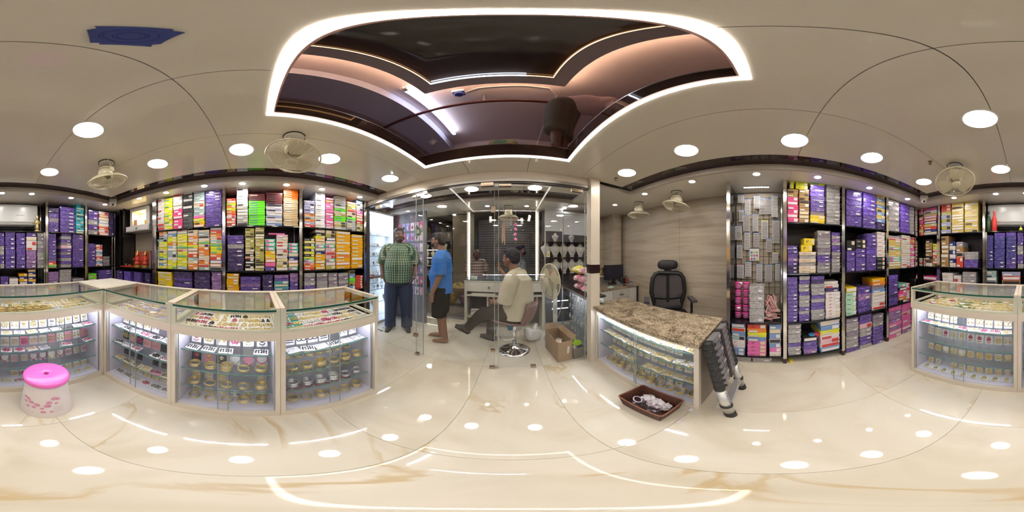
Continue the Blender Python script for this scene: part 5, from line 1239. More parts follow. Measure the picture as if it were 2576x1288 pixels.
MB().box((-2.2, -2.2, .80), (-1.86, -1.35, .815)).build('lower_shelf', BLKGL, o, world=True)
for y_ in (-2.19, -1.36): MB().box((-1.88, y_ - .012, 0), (-1.86, y_ + .012, 2.1)).build('post', CHROME, o, world=True)
for y_ in (-2.10, -2.02): MB().box((-2.2, y_ - .004, 0), (-1.9, y_ + .004, 2.1)).build('mirror_panel', MIRROR, o, world=True)
MB().box((-2.207, -2.0, 1.09), (-2.2, -1.36, 1.68)).build('laminate_back', MATS['wood_laminate'], o, world=True)
IR = M('idol_red', (.62, .06, .03), .35, var=.4, scale=40); IG = M('idol_gold', (.7, .4, .1), .3, .6)
for k, y_ in enumerate((-1.80, -1.63)):
    o = thing('idol', ('red and gold seated idol on the shrine shelf, beside incense stand', 'red and gold seated idol on the shrine shelf, beside steel vase')[k], 'idol', (-2.02, y_, 1.0905))
    MB().lathe([(.06, 0), (.062, .03), (.05, .035)], 16, cap=True).build('throne', IG, o)
    MB().lathe([(.058, .035), (.055, .07), (.035, .10), (.042, .14), (.03, .17), (.012, .18)], 16, cap=True).build('robe', IR, o, smooth=True)
    MB().ball((0.01, 0, .20), .024, 12, 8).build('head', M('idol_skin', (.7, .35, .2), .4), o, smooth=True)
    MB().lathe([(.026, .21), (.02, .235), (.004, .27)], 12, cap=True).build('crown', IG, o)
    MB().box((-.03, -.07, .04), (-.022, .07, .25)).build('back_screen', IR, o)
    for s in (-1, 1): MB().tube([(0.01, s * .04, .15), (.03, s * .06, .12), (.05, s * .03, .11)], .01, 8).build('arm', IR, o, smooth=True)
o = thing('steel_vase', 'tall slim steel vase on the shrine shelf', 'vase', (-1.98, -1.50, 1.0905)); MB().lathe([(.02, 0), (.024, .01), (.018, .05), (.018, .22), (.022, .26)], 16).build('body', STEEL, o, smooth=True); MB().lathe([(.026, 0), (.026, .006)], 16, cap=True).build('foot', STEEL, o)
o = thing('offering_tray', 'flat red tray of offerings on the shrine shelf', 'tray', (-1.96, -1.97, 1.0905)); MB().box((-.07, -.11, 0), (.07, .11, .012)).build('tray', M('tray_red', (.65, .05, .03), .4), o); MB().lathe([(.02, .012), (.026, .05)], 14, cap=True, c=(0, -.04, 0)).build('cup', STEEL, o); MB().lathe([(.028, .012), (.03, .04)], 14, cap=True, c=(0, .05, 0)).build('pot', M('pot_copper', (.5, .22, .1), .3, .7), o)
RKn = ('F', 'v', 'D')
for k, (y_, n, c_) in enumerate(((-2.12, 4, 'v'), (-1.93, 4, 'F'), (-1.70, 5, 'v'), (-1.50, 5, 'D'))):
    for q in range(n): box1(c_, (-1.90, y_, .8155 + q * (.20 / n)), math.pi / 2, (.15 if k < 3 else .10, .22, .20 / n * .97), '%s plastic case, %s from bottom, %s pile below the red idols' % (CC[c_][1], ordw(q), ordw(k)), 'purple cases below the shrine')
# ================================================================== FRONT ZONE BEHIND THE GLASS
struct('wall_left_front', MB().box((-2.52, 1.53, 0), (-2.42, 3.02, 2.2)), DKW)
# lit earring cabinet
o = thing('earring_cabinet', 'brightly lit glass earring cabinet behind the glass partition', 'cabinet', (-2.13, 1.60, 0), math.pi / 2)
WL = .80; WHB = M('cabinet_white_blue', (.78, .84, .9), .35)
MB().box((0, .22, .04), (WL, .24, 2.08)).build('back_panel', WHB, o)
MB().box((WL - .02, 0, 0), (WL, .24, 2.08)).build('side_panel', WHB, o)
MB().box((0, 0, 0), (.02, .24, 2.08)).build('side_panel', WHB, o)
MB().box((.02, 0, 0), (WL - .02, .22, .04)).build('base', WHB, o)
MB().box((.02, 0, 2.05), (WL - .02, .22, 2.08)).build('top', WHB, o)
MB().box((.02, -.005, .875), (WL - .02, .01, .925)).build('middle_rail', STEEL, o)
EZ = [.42, .66, .78, .93, 1.10, 1.27, 1.44, 1.64]
for z in EZ:
    MB().box((.02, .04, z - .006), (WL - .02, .21, z)).build('glass_shelf', SHELFG, o); MB().box((.02, .036, z - .0065), (WL - .02, .04, z + .0005)).build('shelf_edge', M('shelf_edge_green'), o)
for x0 in (.02, .28, .54): MB().box((x0, .002, .04), (x0 + .24, .007, 2.05)).build('front_pane', GLASS, o)
for x in (.03, WL - .035): MB().box((x, .02, .06), (x + .012, .032, 2.03)).build('led_strip', LEDC, o)
MB().box((.03, .03, 2.035), (WL - .03, .05, 2.05)).build('led_strip', LEDC, o)
o2 = MB().box((0, 0, 0), (.004, .13, .05)).build('shelf_sign', M('sign_red', (.6, .05, .06), .4)); o2.location = (-2.10, 1.72, .90); tag(o2, 'small red sign on the middle rail of the earring cabinet', 'sign')
MB().box((.004, .015, .015), (.0045, .115, .035)).build('lettering_strip', M('sign_white', (.75, .7, .7), .4), o2)
ET = xf((-2.13, 1.60, 0), math.pi / 2)
for zi, z in enumerate(EZ[1:]):
    for k in range(7):
        if z > 1.6 and k % 2: continue
        jewel(ET, .08 + k * .107, .15, z + .0005, R.choice(('earrings', 'ring_pair', 'pendant', 'necklace') if z < 1.6 else ('necklace',)), R.choice(('black', 'silver', 'gold')), 'white', 's', True, '%s shelf up' % ordw(zi), k, 'lit earring cabinet')
BUST = None
def bust_mesh():
    mb = MB(); prof = [(.055, .0), (.075, .06), (.095, .11), (.085, .15), (.045, .175), (.032, .20), (.03, .235), (.028, .24)]
    n = 16
    for (r, z) in [(.03, 0), (.05, .05), (.08, .11), (.10, .155), (.095, .185), (.05, .205), (.034, .23), (.032, .26), (.0005, .262)]:
        for q in range(n): t = 2 * math.pi * q / n; mb.v.append((r * math.cos(t), r * .34 * math.sin(t) + .02 * z, z))
    for k in range(8):
        for q in range(n): mb.f.append((k * n + q, k * n + (q + 1) % n, (k + 1) * n + (q + 1) % n, (k + 1) * n + q)); mb.m.append(0)
    mb.f.append(tuple(reversed(range(n)))); mb.m.append(0); return mb
BUSTM = bust_mesh().mesh('bust', M('bust_white', (.62, .6, .56), .4), True); BUSTB = M('bust_black', (.04, .04, .045), .3); 
def chain():
    mb = MB()
    for k in range(17):
        a = math.pi * (k / 16); mb.ball((.062 * math.cos(a), -.036 - .008 * math.sin(a), .19 - .10 * math.sin(a)), .0045 if k != 8 else .009, 6, 4)
    return mb
CHN = chain().mesh('necklace', SILVER, True)
def bust(x, y, z, rz, lb, grp, m=None, s=1.0, ch=True):
    o = thing('necklace_bust', lb, 'bust', (x, y, z), rz, grp); o.scale = (s, s, s)
    c = link('bust', BUSTM, o)
    if m: omat(c, m)
    MB().lathe([(.045, 0), (.045, .006), (.03, .008)], 16, cap=True).build('base', M('bust_white'), o)
    if ch: link('necklace', CHN, o)
bust(-2.03, 1.78, .4205, math.pi / 2, 'grey necklace bust low in the lit earring cabinet', 'cabinet busts', M('bust_grey', (.45, .43, .4), .5), .85)
bust(-2.03, 2.08, .4205, math.pi / 2, 'necklace bust low in the lit cabinet behind the checked shirt', 'cabinet busts', M('bust_grey'), .85)
for k in range(3):
    q = MB().tube([(0, 0, .008), (.08, .05 * k - .04, .012), (.16, .02, .008)], .008, 6).build('silver_strap', SILVER); q.location = (-2.02 + .05 * k, 1.66 + .11 * k, .001); tag(q, ('first', 'second', 'third')[k] + ' silver strap lying on the floor before the lit cabinet', 'strap')
# wall of blister packs
wp = struct('wall_pegs', MB().box((-2.42, 2.50, 0), (-1.46, 2.54, 2.1)), M('peg_wall', (.2, .19, .21), .5))
PKC = [((.75, .15, .3), 'red-pink'), ((.45, .3, .6), 'lilac'), ((.8, .45, .55), 'pale pink'), ((.3, .35, .55), 'blue-grey'), ((.75, .7, .7), 'white')]
for r in range(7):
    for k in range(6):
        c_, wd = PKC[(r * 2 + k * 3) % 5]
        x = -2.05 + k * .10; z = 1.90 - r * .20
        o = thing('blister_pack', '%s hair-toy pack, %s along %s peg row behind the checked shirt' % (wd, ordw(k), ordw(r)), 'pack', (x, 2.498, z), 0, 'packs on the peg wall')
        MB().box((-.04, -.003, -.15), (.04, 0, 0)).build('card', M('pack_' + wd, c_, .3, var=.3, scale=30), o)
        MB().ball((0, -.008, -.09), (.022, .01, .035), 10, 6).build('toy', M('toy%d' % (k % 3), ((.8, .1, .2), (.1, .1, .12), (.85, .6, .65))[k % 3], .3), o, smooth=True)
        MB().tube([(0, 0, -.01), (0, -.012, -.005)], .002, 5).build('peg', STEEL, o)
o = thing('hanging_choker', 'black choker on a card hung beside the glass door', 'choker', (-1.62, 2.49, 1.72)); MB().torus((0, 0, 0), .045, .009, 24, 6, Matrix.Rotation(math.pi / 2, 4, 'X') @ Matrix.Scale(1.3, 4, (0, 1, 0))).build('choker', BLACK, o, smooth=True); MB().box((-.07, .004, -.09), (.07, .008, .10)).build('card', M('choker_card', (.35, .33, .2), .4), o)
# ---- desk with keyboard shelf
o = thing('reception_desk', 'white glass-topped desk with drawers behind the glass doors', 'desk', (-.12, 2.56, 0))
DW = M('desk_white', (.70, .66, .56), .35)
MB().box((-.77, 2.56, 0), (-.73, 2.98, .85)).build('side_panel', DW, o, world=True)
MB().box((.48, 2.56, 0), (.52, 2.98, .85)).build('side_panel', DW, o, world=True)
MB().box((-.77, 2.55, .85), (.52, 2.98, .875)).build('top', DW, o, world=True)
MB().box((-.77, 2.545, .8755), (.52, 2.98, .885)).build('glass_top', M('desk_glass_top', (.05, .09, .11), .05), o, world=True)
d = MB().box((-.73, 2.55, .69), (.48, 2.57, .845)).build('drawer', DW, o, world=True)
for x in (-.36, .15): MB().box((x - .02 + .12, -.018, .745), (x + .02 + .12, -.01, .78)).build('handle', STEEL, d)
MB().box((-.72, 2.53, .615), (.47, 2.85, .635)).build('keyboard_shelf', DW, o, world=True)
MB().box((-.73, 2.90, 0), (.48, 2.92, .69)).build('back_panel', M('desk_back', (.12, .1, .09), .5), o, world=True)
MB().box((-.73, 2.58, .22), (-.38, 2.90, .235)).build('inner_shelf', DW, o, world=True)
MB().box((-.40, 2.58, 0), (-.38, 2.90, .61)).build('divider', DW, o, world=True)
o = thing('keyboard', 'pale keyboard on the desk shelf behind the glass', 'keyboard', (-.45, 2.60, .6355)); MB().box((-.2, -.06, 0), (.2, .06, .018)).build('case', M('kb_pale', (.6, .58, .5), .5), o)
for r in range(4): MB().box((-.19, -.05 + r * .026, .018), (.19, -.03 + r * .026, .024)).build('key_row', WHITE, o)
for k, (z, c_, lb, a) in enumerate(((.2355, (.7, .12, .04), 'orange-red file lying lowest in the desk cubby', 0), (.272, (.8, .75, .6), 'cream file lying in the desk cubby', .1), (.309, (.04, .05, .12), 'navy file lying in the desk cubby', -.1), (.346, (.05, .05, .05), 'black file lying topmost in the desk cubby', .15))):
    q = thing('file_folder', lb, 'file', (-.56, 2.70, z), a); MB().box((-.12, -.09, 0), (.12, .09, .035)).build('cover', M('file%d' % k, c_, .4), q); MB().box((-.118, -.0905, .006), (.118, -.088, .029)).build('pages', CARDW, q)
o = thing('ink_pad', 'small green and white box on the glass desk top', 'box', (-.63, 2.66, .8855)); MB().box((-.05, -.03, 0), (.05, .03, .045)).build('carton', CARDW, o); MB().box((-.05, -.031, .008), (.03, -.03, .03)).build('label', M('pad_lab_green', (.3, .45, .15), .4), o)
# LED posts framing the desk window
for k, x in enumerate((-.76, .435)):
    o = thing('led_post', ('white post with glowing LED line at the desk, beside the boy', 'white post with glowing LED line at the desk, beside the standing fan')[k], 'light', (x, 2.78, .886))
    MB().box((-.03, 0, 0), (.03, .05, 1.21)).build('post', WHITE, o); MB().box((-.008 + (.012 if k == 0 else -.012), -.006, .0), (.008 + (.012 if k == 0 else -.012), 0, 1.16)).build('led_strip', M('led_post_warm', (1, 1, 1), .4, emit=3.0, ecol=(1, .88, .66), var=0), o)
# hanging ornaments
o = thing('flower_string', 'hanging string of five pink paper flowers above the desk', 'garland', (.055, 2.70, 2.09))
MB().tube([(0, 0, 0), (0, 0, -.62)], .0015, 5).build('string', STEEL, o)
PF = M('paper_pink', (.9, .2, .5), .5); PO = M('paper_peach', (.85, .4, .35), .5)
for k, z in enumerate((-.20, -.29, -.37, -.46, -.54)):
    f = MB().ball((0, 0, z), (.026, .022, .026), 10, 6).build('flower', PF, o, smooth=True)
    MB().ball((.018 * (-1) ** k, -.012, z - .012), (.018, .014, .018), 8, 5).build('bud', PO, f, smooth=True)
o = thing('tassel', 'hanging tassel of beaded strings by the glass door edge', 'tassel', (-.135, 2.60, 2.09))
MB().tube([(0, 0, 0), (0, 0, -.25)], .0015, 5).build('cord', STEEL, o)
for k in range(7):
    x = -.03 + .01 * k; MB().tube([(0, 0, -.25), (x * .8, 0, -.34), (x, .005 * (-1) ** k, -.58 - .03 * (k % 3))], .0055, 6).build('strand', M('strand%d' % (k % 2), ((.35, .14, .1), (.6, .5, .35))[k % 2], .6), o)
for k, (x, z, ry, lb) in enumerate(((.30, 1.97, .2, 'white paper tag hanging tilted near the lit post'), (.16, 1.92, -.1, 'clear hanging tag under the fan'), (-.02, 1.90, 0, 'thin pale tag hanging under the fan'), (-.36, 1.95, 0, 'narrow white tag hanging over the desk'))):
    o = thing('hanging_tag', lb, 'tag', (x, 2.72, z), 0); MB().box((-.022, 0, -.11), (.022, .002, 0)).build('tag', M('tag%d' % (k % 2), ((.7, .68, .68), (.45, .45, .45))[k % 2], .3), o); MB().tube([(0, 0, 0), (0, 0, 2.1 - z)], .001, 4).build('thread', STEEL, o); o.rotation_euler = (0, ry, 0)
# ---- bar stool
o = thing('bar_stool', 'chrome bar stool with brown moulded seat under the seated man', 'stool', (.03, 1.96, 0))
CHR2 = M('chrome_bright', (.8, .8, .8), .06, 1.0, var=.02); SBR = M('stool_brown', (.17, .085, .075), .35)
MB().lathe([(.19, 0), (.192, .006), (.15, .02), (.07, .04), (.035, .07), (.03, .085)], 40, cap=True).build('base', CHR2, o, smooth=True)
MB().tube([(0, 0, .05), (0, 0, .46)], .024, 16).build('column', CHR2, o, smooth=True)
fp = [(.02 * math.cos(0), .03, .20)] + [(-.10 - .075 * math.cos(t), .075 * math.sin(t), .20) for t in [math.radians(a) for a in range(120, -121, -30)]] + [(.02, -.03, .20)]
MB().tube(fp, .008, 8).build('foot_ring', CHR2, o, smooth=True)
mb = MB(); nr, nc = 12, 9; A0 = []
for i in range(nr):
    t = i / (nr - 1)
    if t < .55: y_, z = -.20 + .38 * (t / .55), .475 - .015 * math.sin(t / .55 * 3)
    else: s = (t - .55) / .45; y_, z = .18 + .085 * math.sin(s * 1.4), .475 + .27 * s ** 1.2
    for j in range(nc):
        x = (j / (nc - 1) - .5) * (.40 - (.06 if t > .55 else 0) * (t - .55) / .45); e = abs(j / (nc - 1) - .5) * 2
        mb.v.append((x, y_ - (.05 * e * e if t > .55 else 0), z + .03 * e * e * (1 if t < .55 else 0)))
for i in range(nr - 1):
    for j in range(nc - 1): a = i * nc + j; mb.f.append((a, a + 1, a + nc + 1, a + nc)); mb.m.append(0)
st = mb.build('seat_shell', SBR, o, smooth=True); so = st.modifiers.new('thick', 'SOLIDIFY'); so.thickness = .022
st.rotation_euler = (0, 0, math.radians(-115)) 
MB().box((-.08, -.08, .44), (.08, .08, .462)).build('seat_plate', STEEL, o)
# ---- pedestal fan
o = thing('pedestal_fan', 'white pedestal fan beside the reception desk', 'fan', (.60, 2.22, 0))
PFW = M('pedfan_white', (.66, .64, .58), .35)
MB().lathe([(.16, 0), (.16, .02), (.05, .05), (.03, .07)], 28, cap=True).build('base', PFW, o, smooth=True)
MB().box((-.028, -.018, .05), (.028, .018, .80)).build('column', PFW, o)
MB().tube([(-.0, 0, .78), (0, 0, .92)], .02, 10).build('neck', PFW, o)
MB().lathe([(.05, 0), (.06, .02), (.055, .08), (.03, .11)], 18, cap=True, M4=Matrix.Translation((-.01, .01, .93)) @ Matrix.Rotation(math.pi / 2, 4, 'Y') @ Matrix.Rotation(-.6, 4, 'X')).build('motor_pod', PFW, o, smooth=True)
for n_, me in (('cage', CAGE), ('cage_rim', RIMM), ('front_cap', HUBM)):
    c = link(n_, me, o); c.matrix_local = Matrix.Translation((-.09, -.05, .92)) @ Matrix.Rotation(.35, 4, 'Z') @ Matrix.Rotation(math.pi / 2, 4, 'Y') @ Matrix.Translation((0, 0, -.055 if n_ == 'front_cap' else 0)) @ Matrix.Scale(1.2, 4)
for k in range(3):
    c = link('blade', BLADE, o); c.matrix_local = Matrix.Translation((-.09, -.05, .92)) @ Matrix.Rotation(.35, 4, 'Z') @ Matrix.Rotation(math.pi / 2, 4, 'Y') @ Matrix.Rotation(k * 2.094, 4, 'Z') @ Matrix.Scale(1.2, 4)
MB().box((-.015, -.022, .42), (.015, -.018, .56)).build('control_panel', M('ctrl_grey', (.4, .4, .38), .4), o)
MB().tube([(.03, .01, .9), (.10, 0, .85), (.12, .02, .6), (.06, .0, .4), (.02, .02, .3)], .004, 6).build('cable', PFW, o)
# ---- things on the floor behind the glass
o = thing('plastic_bag', 'tied white plastic carrier bag on the floor', 'bag', (.27, 2.20, 0))
BAG = M('bag_white', (.66, .65, .62), .3, var=.15, scale=9, bump=.7)
b_ = crumple(0, 0, .115, (.15, .12, .125), 5).build('body', BAG, o, smooth=True); sb = b_.modifiers.new('s', 'SUBSURF'); sb.levels = 1; sb.render_levels = 1
MB().tube([(.03, 0, .18), (.05, .01, .25), (.055, .0, .29)], [.06, .03, .02], 8).build('tied_top', BAG, o, smooth=True)
o = thing('cardboard_box', 'open brown cardboard box on the floor behind the glass', 'box', (.52, 1.80, 0), .12)
KR = M('kraft_card', (.36, .24, .14), .7, var=.1)
hx, hy, hz = .085, .20, .29
for nm_, lo, hi in (('side_panel', (-hx, -hy, 0), (-hx + .004, hy, hz)), ('side_panel', (hx - .004, -hy, 0), (hx, hy, hz)), ('end_panel', (-hx, -hy, 0), (hx, -hy + .004, hz)), ('end_panel', (-hx, hy - .004, 0), (hx, hy, hz)), ('bottom', (-hx, -hy, .001), (hx, hy, .005))): MB().box(lo, hi).build(nm_, KR, o)
MB().box((-hx, 0, 0), (hx, .004, .075), M4=Matrix.Translation((0, hy, hz)) @ Matrix.Rotation(-.3, 4, 'X')).build('flap', KR, o)
MB().box((0, -hy, 0), (.004, hy * .9, .07), M4=Matrix.Translation((hx, 0, hz)) @ Matrix.Rotation(.7, 4, 'Y')).build('flap', KR, o)
MB().prism([(-.012, -.05), (.012, -.045), (.02, .045), (-.004, .06)], 0, .001, M4=Matrix.Translation((.03, -hy - .001, .16)) @ Matrix.Rotation(math.pi / 2, 4, 'X')).build('torn_patch', M('torn_white', (.72, .66, .58), .7), o)
for k in range(3):
    q = crumple(0, 0, 0, (.05, .05, .035), 90 + k).build('foil_packet', M('foil', (.7, .6, .5), .2, .6, var=.3)); q.location = (.50 + .02 * k, 1.70 + .07 * k, .16 + .01 * k); tag(q, ('foil packet in the cardboard box nearest the glass', 'foil packet in the middle of the cardboard box', 'foil packet deep in the cardboard box')[k], 'packet')
o = thing('waste_bin', 'grey plastic bin with rubbish beside the cardboard box', 'bin', (.69, 1.665, 0), .1)
GB_ = M('bin_grey', (.2, .18, .16), .5)
for P, I in tapered(None, .055, .055, .068, .068, .003, .17, .004):
    mb = MB(); mb.v = P + I; mb.f = [(0, 1, 2, 3), (7, 6, 5, 4), (0, 4, 5, 1), (1, 5, 6, 2), (2, 6, 7, 3), (3, 7, 4, 0)]; mb.m = [0] * 6; mb.build('side_panel', GB_, o)
MB().box((-.055, -.055, .001), (.055, .055, .006)).build('bottom', GB_, o)
for k in range(4):
    q = crumple(0, 0, 0, (.022, .02, .016), 120 + k).build('rubbish_scrap', (CARDW, M('scrap_b', (.25, .25, .4), .4))[k % 2]); q.location = (.67 + .022 * (k % 2), 1.65 + .02 * (k // 2), .135 + .008 * k); tag(q, ('white', 'blue-grey', 'topmost white', 'topmost blue-grey')[k] + ' crumpled scrap in the grey bin', 'scrap', 'scraps in the bin')
o = thing('dustpan', 'lime-green plastic dustpan standing in the grey bin', 'dustpan', (.70, 1.69, .16), .1)
LG = M('lime_plastic', (.42, .72, .03), .4)
MB().prism([(-.05, -.01), (-.03, -.045), (.02, -.05), (.06, -.04), (.058, .0), (.03, .03), (-.03, .03)], 0, .006, M4=Matrix.Translation((0, -.01, .05)) @ Matrix.Rotation(1.35, 4, 'X')).build('pan', LG, o)
MB().tube([(-.01, .0, .07), (-.02, .012, .13)], [.012, .01], 8).build('handle', LG, o)
o = thing('water_bottle', 'blue water bottle standing under the desk', 'bottle', (-.03, 2.62, 0)); MB().lathe([(.0005, .001), (.04, 0), (.042, .02), (.042, .20), (.025, .24), (.02, .27)], 16).build('body', M('bottle_blue', (.03, .16, .3), .15), o, smooth=True); MB().lathe([(.024, .265), (.024, .30)], 14, cap=True).build('cap', M('bottle_blue'), o)
o = thing('milk_bottle', 'pale translucent bottle standing under the desk', 'bottle', (.10, 2.63, 0)); MB().lathe([(.0005, .001), (.045, 0), (.047, .12), (.025, .17), (.018, .2)], 16).build('body', M('bottle_pale', (.6, .62, .5), .2), o, smooth=True); MB().lathe([(.02, .195), (.02, .22)], 14, cap=True).build('cap', WHITE, o)
# ---- side showcase and necklace window
o = thing('side_showcase', 'low glass-fronted showcase beside the pillar behind the glass', 'counter', (.80, 1.60, 0))
MB().box((.80, 1.60, 0), (1.03, 2.55, .06)).build('plinth', STEEL, o, world=True)
MB().box((1.01, 1.60, .06), (1.03, 2.55, .78)).build('back_panel', M('showcase_back', (.45, .46, .48), .4), o, world=True)
MB().box((.79, 1.60, .78), (1.04, 2.56, .80)).build('top', M('showcase_top', (.05, .04, .04), .2), o, world=True)
MB().box((.783, 1.60, .775), (.79, 2.56, .803)).build('top_edge', STEEL, o, world=True)
for y0, y1 in ((1.60, 2.06), (2.08, 2.55)): MB().box((.795, y0, .06), (.80, y1, .775)).build('front_pane', GLASS, o, world=True)
for z in (.24, .42, .60): MB().box((.81, 1.61, z - .006), (1.0, 2.54, z)).build('glass_shelf', SHELFG, o, world=True)
MB().box((.815, 1.62, .765), (.83, 2.53, .775)).build('led_strip', LEDC, o, world=True)
ST = xf((.80, 2.54, 0), -math.pi / 2)
for zi, z in enumerate((.0605, .2405, .4205, .6005)):
    for k in range(8): jewel(ST, .07 + .11 * k, .12, z, R.choice(('earrings', 'pendant', 'hair_clip')), R.choice(('silver', 'gold', 'black')), R.choice(('white', 'clear')), 's', True, '%s shelf up' % ordw(zi), k, 'side showcase by pillar')
for k, (x, y_, z, c_, lb) in enumerate(((.9, 1.78, .80, (.55, .5, .5), 'lowest film-wrapped plush bag on the side showcase nearest the pillar'), (.9, 2.02, .80, (.75, .3, .4), 'lowest pink film-wrapped plush bag on the side showcase'), (.9, 1.80, .91, (.7, .55, .58), 'pale pink plush bag in the middle layer beside the pillar'), (.9, 2.03, .91, (.8, .2, .35), 'pink plush bag in the middle layer of the heap'), (.91, 1.82, 1.02, (.75, .72, .68), 'white plush bag topmost on the heap'), (.89, 2.05, 1.02, (.8, .65, .1), 'yellow and pink plush bag topmost on the heap'))):
    o = thing('plush_bag', lb, 'bag', (x, y_, z), 0)
    crumple(0, 0, .056, (.10, .125, .058), 200 + k).build('film', M('plush_film%d' % k, c_, .12, var=.35, scale=20, bump=.6), o); MB().ball((-.065, -.02, .07), (.03, .04, .03), 10, 6).build('toy', M('plush_toy%d' % (k % 2), ((.85, .3, .4), (.8, .75, .7))[k % 2], .6), o, smooth=True)
o = thing('window_shelving', 'glass shelves of necklace busts in the shop window', 'shelves', (.9, 2.86, 0))
for z in (.68, .97, 1.25, 1.51): MB().box((.53, 2.62, z - .008), (1.40, 2.86, z)).build('glass_shelf', BLKGL, o, world=True)
MB().box((.53, 2.862, 0), (1.40, 2.875, 2.09)).build('back_panel', M('window_back', (.10, .095, .10), .3), o, world=True)
for z in (.36, .50):
    MB().box((.53, 2.62, z - .008), (.79, 2.86, z)).build('glass_shelf', SHELFG, o, world=True)
    MB().box((.66, 2.612, z - .006), (.79, 2.62, z + .004)).build('led_strip', LEDC, o, world=True)
for x in (.53, .83, 1.38): MB().box((x, 2.60, 0), (x + .015, 2.62, 2.09)).build('post', STEEL, o, world=True)
o = thing('roller_shutter', 'half-lowered pale roller shutter above the necklace busts', 'shutter', (.9, 2.61, 1.66)); SHW = M('shutter_white', (.62, .64, .66), .3)
for k in range(19): 
    for x0, x1, dz in ((.53, .83, .02), (.845, 1.385, -.03)): MB().box((x0, 2.58 - .003 * (k % 2), 1.66 + dz + k * .0212), (x1, 2.586, 1.66 + dz + k * .0212 + .0195)).build('slat', SHW, o, world=True)
MB().lathe([(.0005, 0), (.028, 0)], 14, (.86, 2.57, 2.095)).build('spot_lens', SPOTL, o, world=True)
for r, (z, xs_) in enumerate(((.9705, (.75, .90, 1.05, 1.2)), (1.2505, (.58, .74, .89, 1.05, 1.21)), (1.5105, (.74, 1.04)))):
    for k, x in enumerate(xs_): bust(x, 2.72, z, 0, '%s necklace bust along %s window shelf up' % (ordw(k), ordw(r)), 'window busts', None, .95 if r < 2 else .6)
o = thing('lotion_bottle', 'white bottle with yellow label among the window busts', 'bottle', (.60, 2.645, 1.2505)); MB().box((-.026, -.015, 0), (.026, .015, .09)).build('body', WHITE, o); MB().lathe([(.010, .09), (.010, .115)], 10, cap=True).build('cap', WHITE, o); MB().box((-.02, -.0155, .02), (.02, -.015, .065)).build('label', M('lab_yellow', (.75, .6, .05), .4), o)
for k in range(6):
    o = thing('nail_bottle', ORD[k] + ' small red bottle along the row under the lotion bottle', 'bottle', (.535 + .03 * k, 2.66, .9705), 0, 'red bottles'); MB().lathe([(.012, 0), (.012, .05)], 10, cap=True).build('body', M('nail_red', (.7, .08, .03), .2), o); MB().lathe([(.008, .05), (.006, .08)], 8, cap=True).build('cap', WHITE, o)
# ================================================================== CORRIDOR OUTSIDE
struct('ground', MB().box((-6, 3.02, -.05), (4, 9, -.01)), M('corridor_floor', (.16, .13, .11), .5, var=.2, scale=120))
struct('trim_6', MB().box((-2.4, 2.94, -.05), (2.1, 3.06, .002)), M('threshold_granite', (.25, .26, .28), .3, var=.5, scale=150))
struct('wall_corridor_back', MB().box((-6, 6.4, -.05), (4, 6.5, 3.0)), M('corridor_wall', (.10, .09, .085), .6))
struct('ceiling_corridor', MB().box((-6, 3.06, 2.75), (4, 9, 2.85)), M('corridor_ceiling', (.4, .38, .35), .6))
struct('wall_corridor_left', MB().box((-6.1, 2.5, -.05), (-6, 6.5, 2.8)), M('corridor_wall'))
struct('wall_corridor_right', MB().box((4, 2.5, -.05), (4.1, 6.5, 2.8)), M('corridor_wall'))
struct('wall_front_header', MB().box((-2.4, 2.98, 2.1), (2.1, 3.06, 2.75)), DKW)
struct('wall_front_left', MB().box((-6, 2.98, 0), (-2.4, 3.06, 2.8)), DKW)
struct('wall_front_right', MB().box((2.1, 2.98, 0), (4, 3.06, 2.8)), DKW)
struct('pillar_corridor', MB().box((-1.75, 4.6, -.01), (-1.18, 5.0, 2.75)), M('corridor_pillar', (.34, .28, .19), .5))
o = thing('roller_shutter', 'dark closed roller shutter of the shop across the corridor', 'shutter', (0, 5.6, 0)); DS = M('shutter_dark', (.17, .16, .155), .4, .2)
for k in range(30): MB().box((-1.15, 5.58 - .012, k * .085), (1.6, 5.6, k * .085 + .072)).build('slat', DS, o, world=True)
MB().box((-1.15, 5.60, -.01), (1.6, 5.62, 2.6)).build('curtain_back', DARK, o, world=True)
o = thing('corridor_lamp', 'round corridor ceiling lamp above the shutter', 'light', (-.2, 4.4, 2.75)); MB().lathe([(.0005, -.01), (.12, -.01)], 20).build('lens', M('corr_lens', (1, 1, 1), .4, emit=45, ecol=(1, .95, .85), var=0), o); MB().lathe([(.13, 0), (.13, -.012), (.12, -.012)], 20).build('rim', RIM, o)
o = thing('corridor_lamp', 'round corridor ceiling lamp near the bust shop', 'light', (-2.4, 4.4, 2.75)); MB().lathe([(.0005, -.01), (.12, -.01)], 20).build('lens', M('corr_lens'), o); MB().lathe([(.13, 0), (.13, -.012), (.12, -.012)], 20).build('rim', RIM, o)
o = thing('shop_shelving', 'lit shelves of the bust shop across the corridor', 'shelves', (-2.9, 5.6, 0))
for k, z in enumerate((.55, .90, 1.22, 1.52, 1.85)): MB().box((-3.35, 5.45, z - .02), (-2.3, 5.8, z)).build('shelf', WHITE, o, world=True)
for z in (1.20, 1.50): MB().box((-3.3, 5.46, z - .012), (-2.35, 5.48, z - .002)).build('led_strip', M('shop_led', (1, 1, .9), .4, emit=2.5, ecol=(1, .95, .8), var=0), o, world=True)
MB().box((-3.4, 5.8, 0), (-2.25, 5.84, 2.2)).build('back_panel', M('shop_back', (.12, .11, .1), .5), o, world=True)
for r, z in enumerate((.551, .901, 1.221, 1.521)):
    for k in range(4): bust(-3.2 + .26 * k, 5.58, z, 0, '%s far bust along %s shelf up, across the corridor' % (ordw(k), ordw(r)), 'busts of the far shop', M('bust_cream', (.6, .55, .4), .5), .95, False)
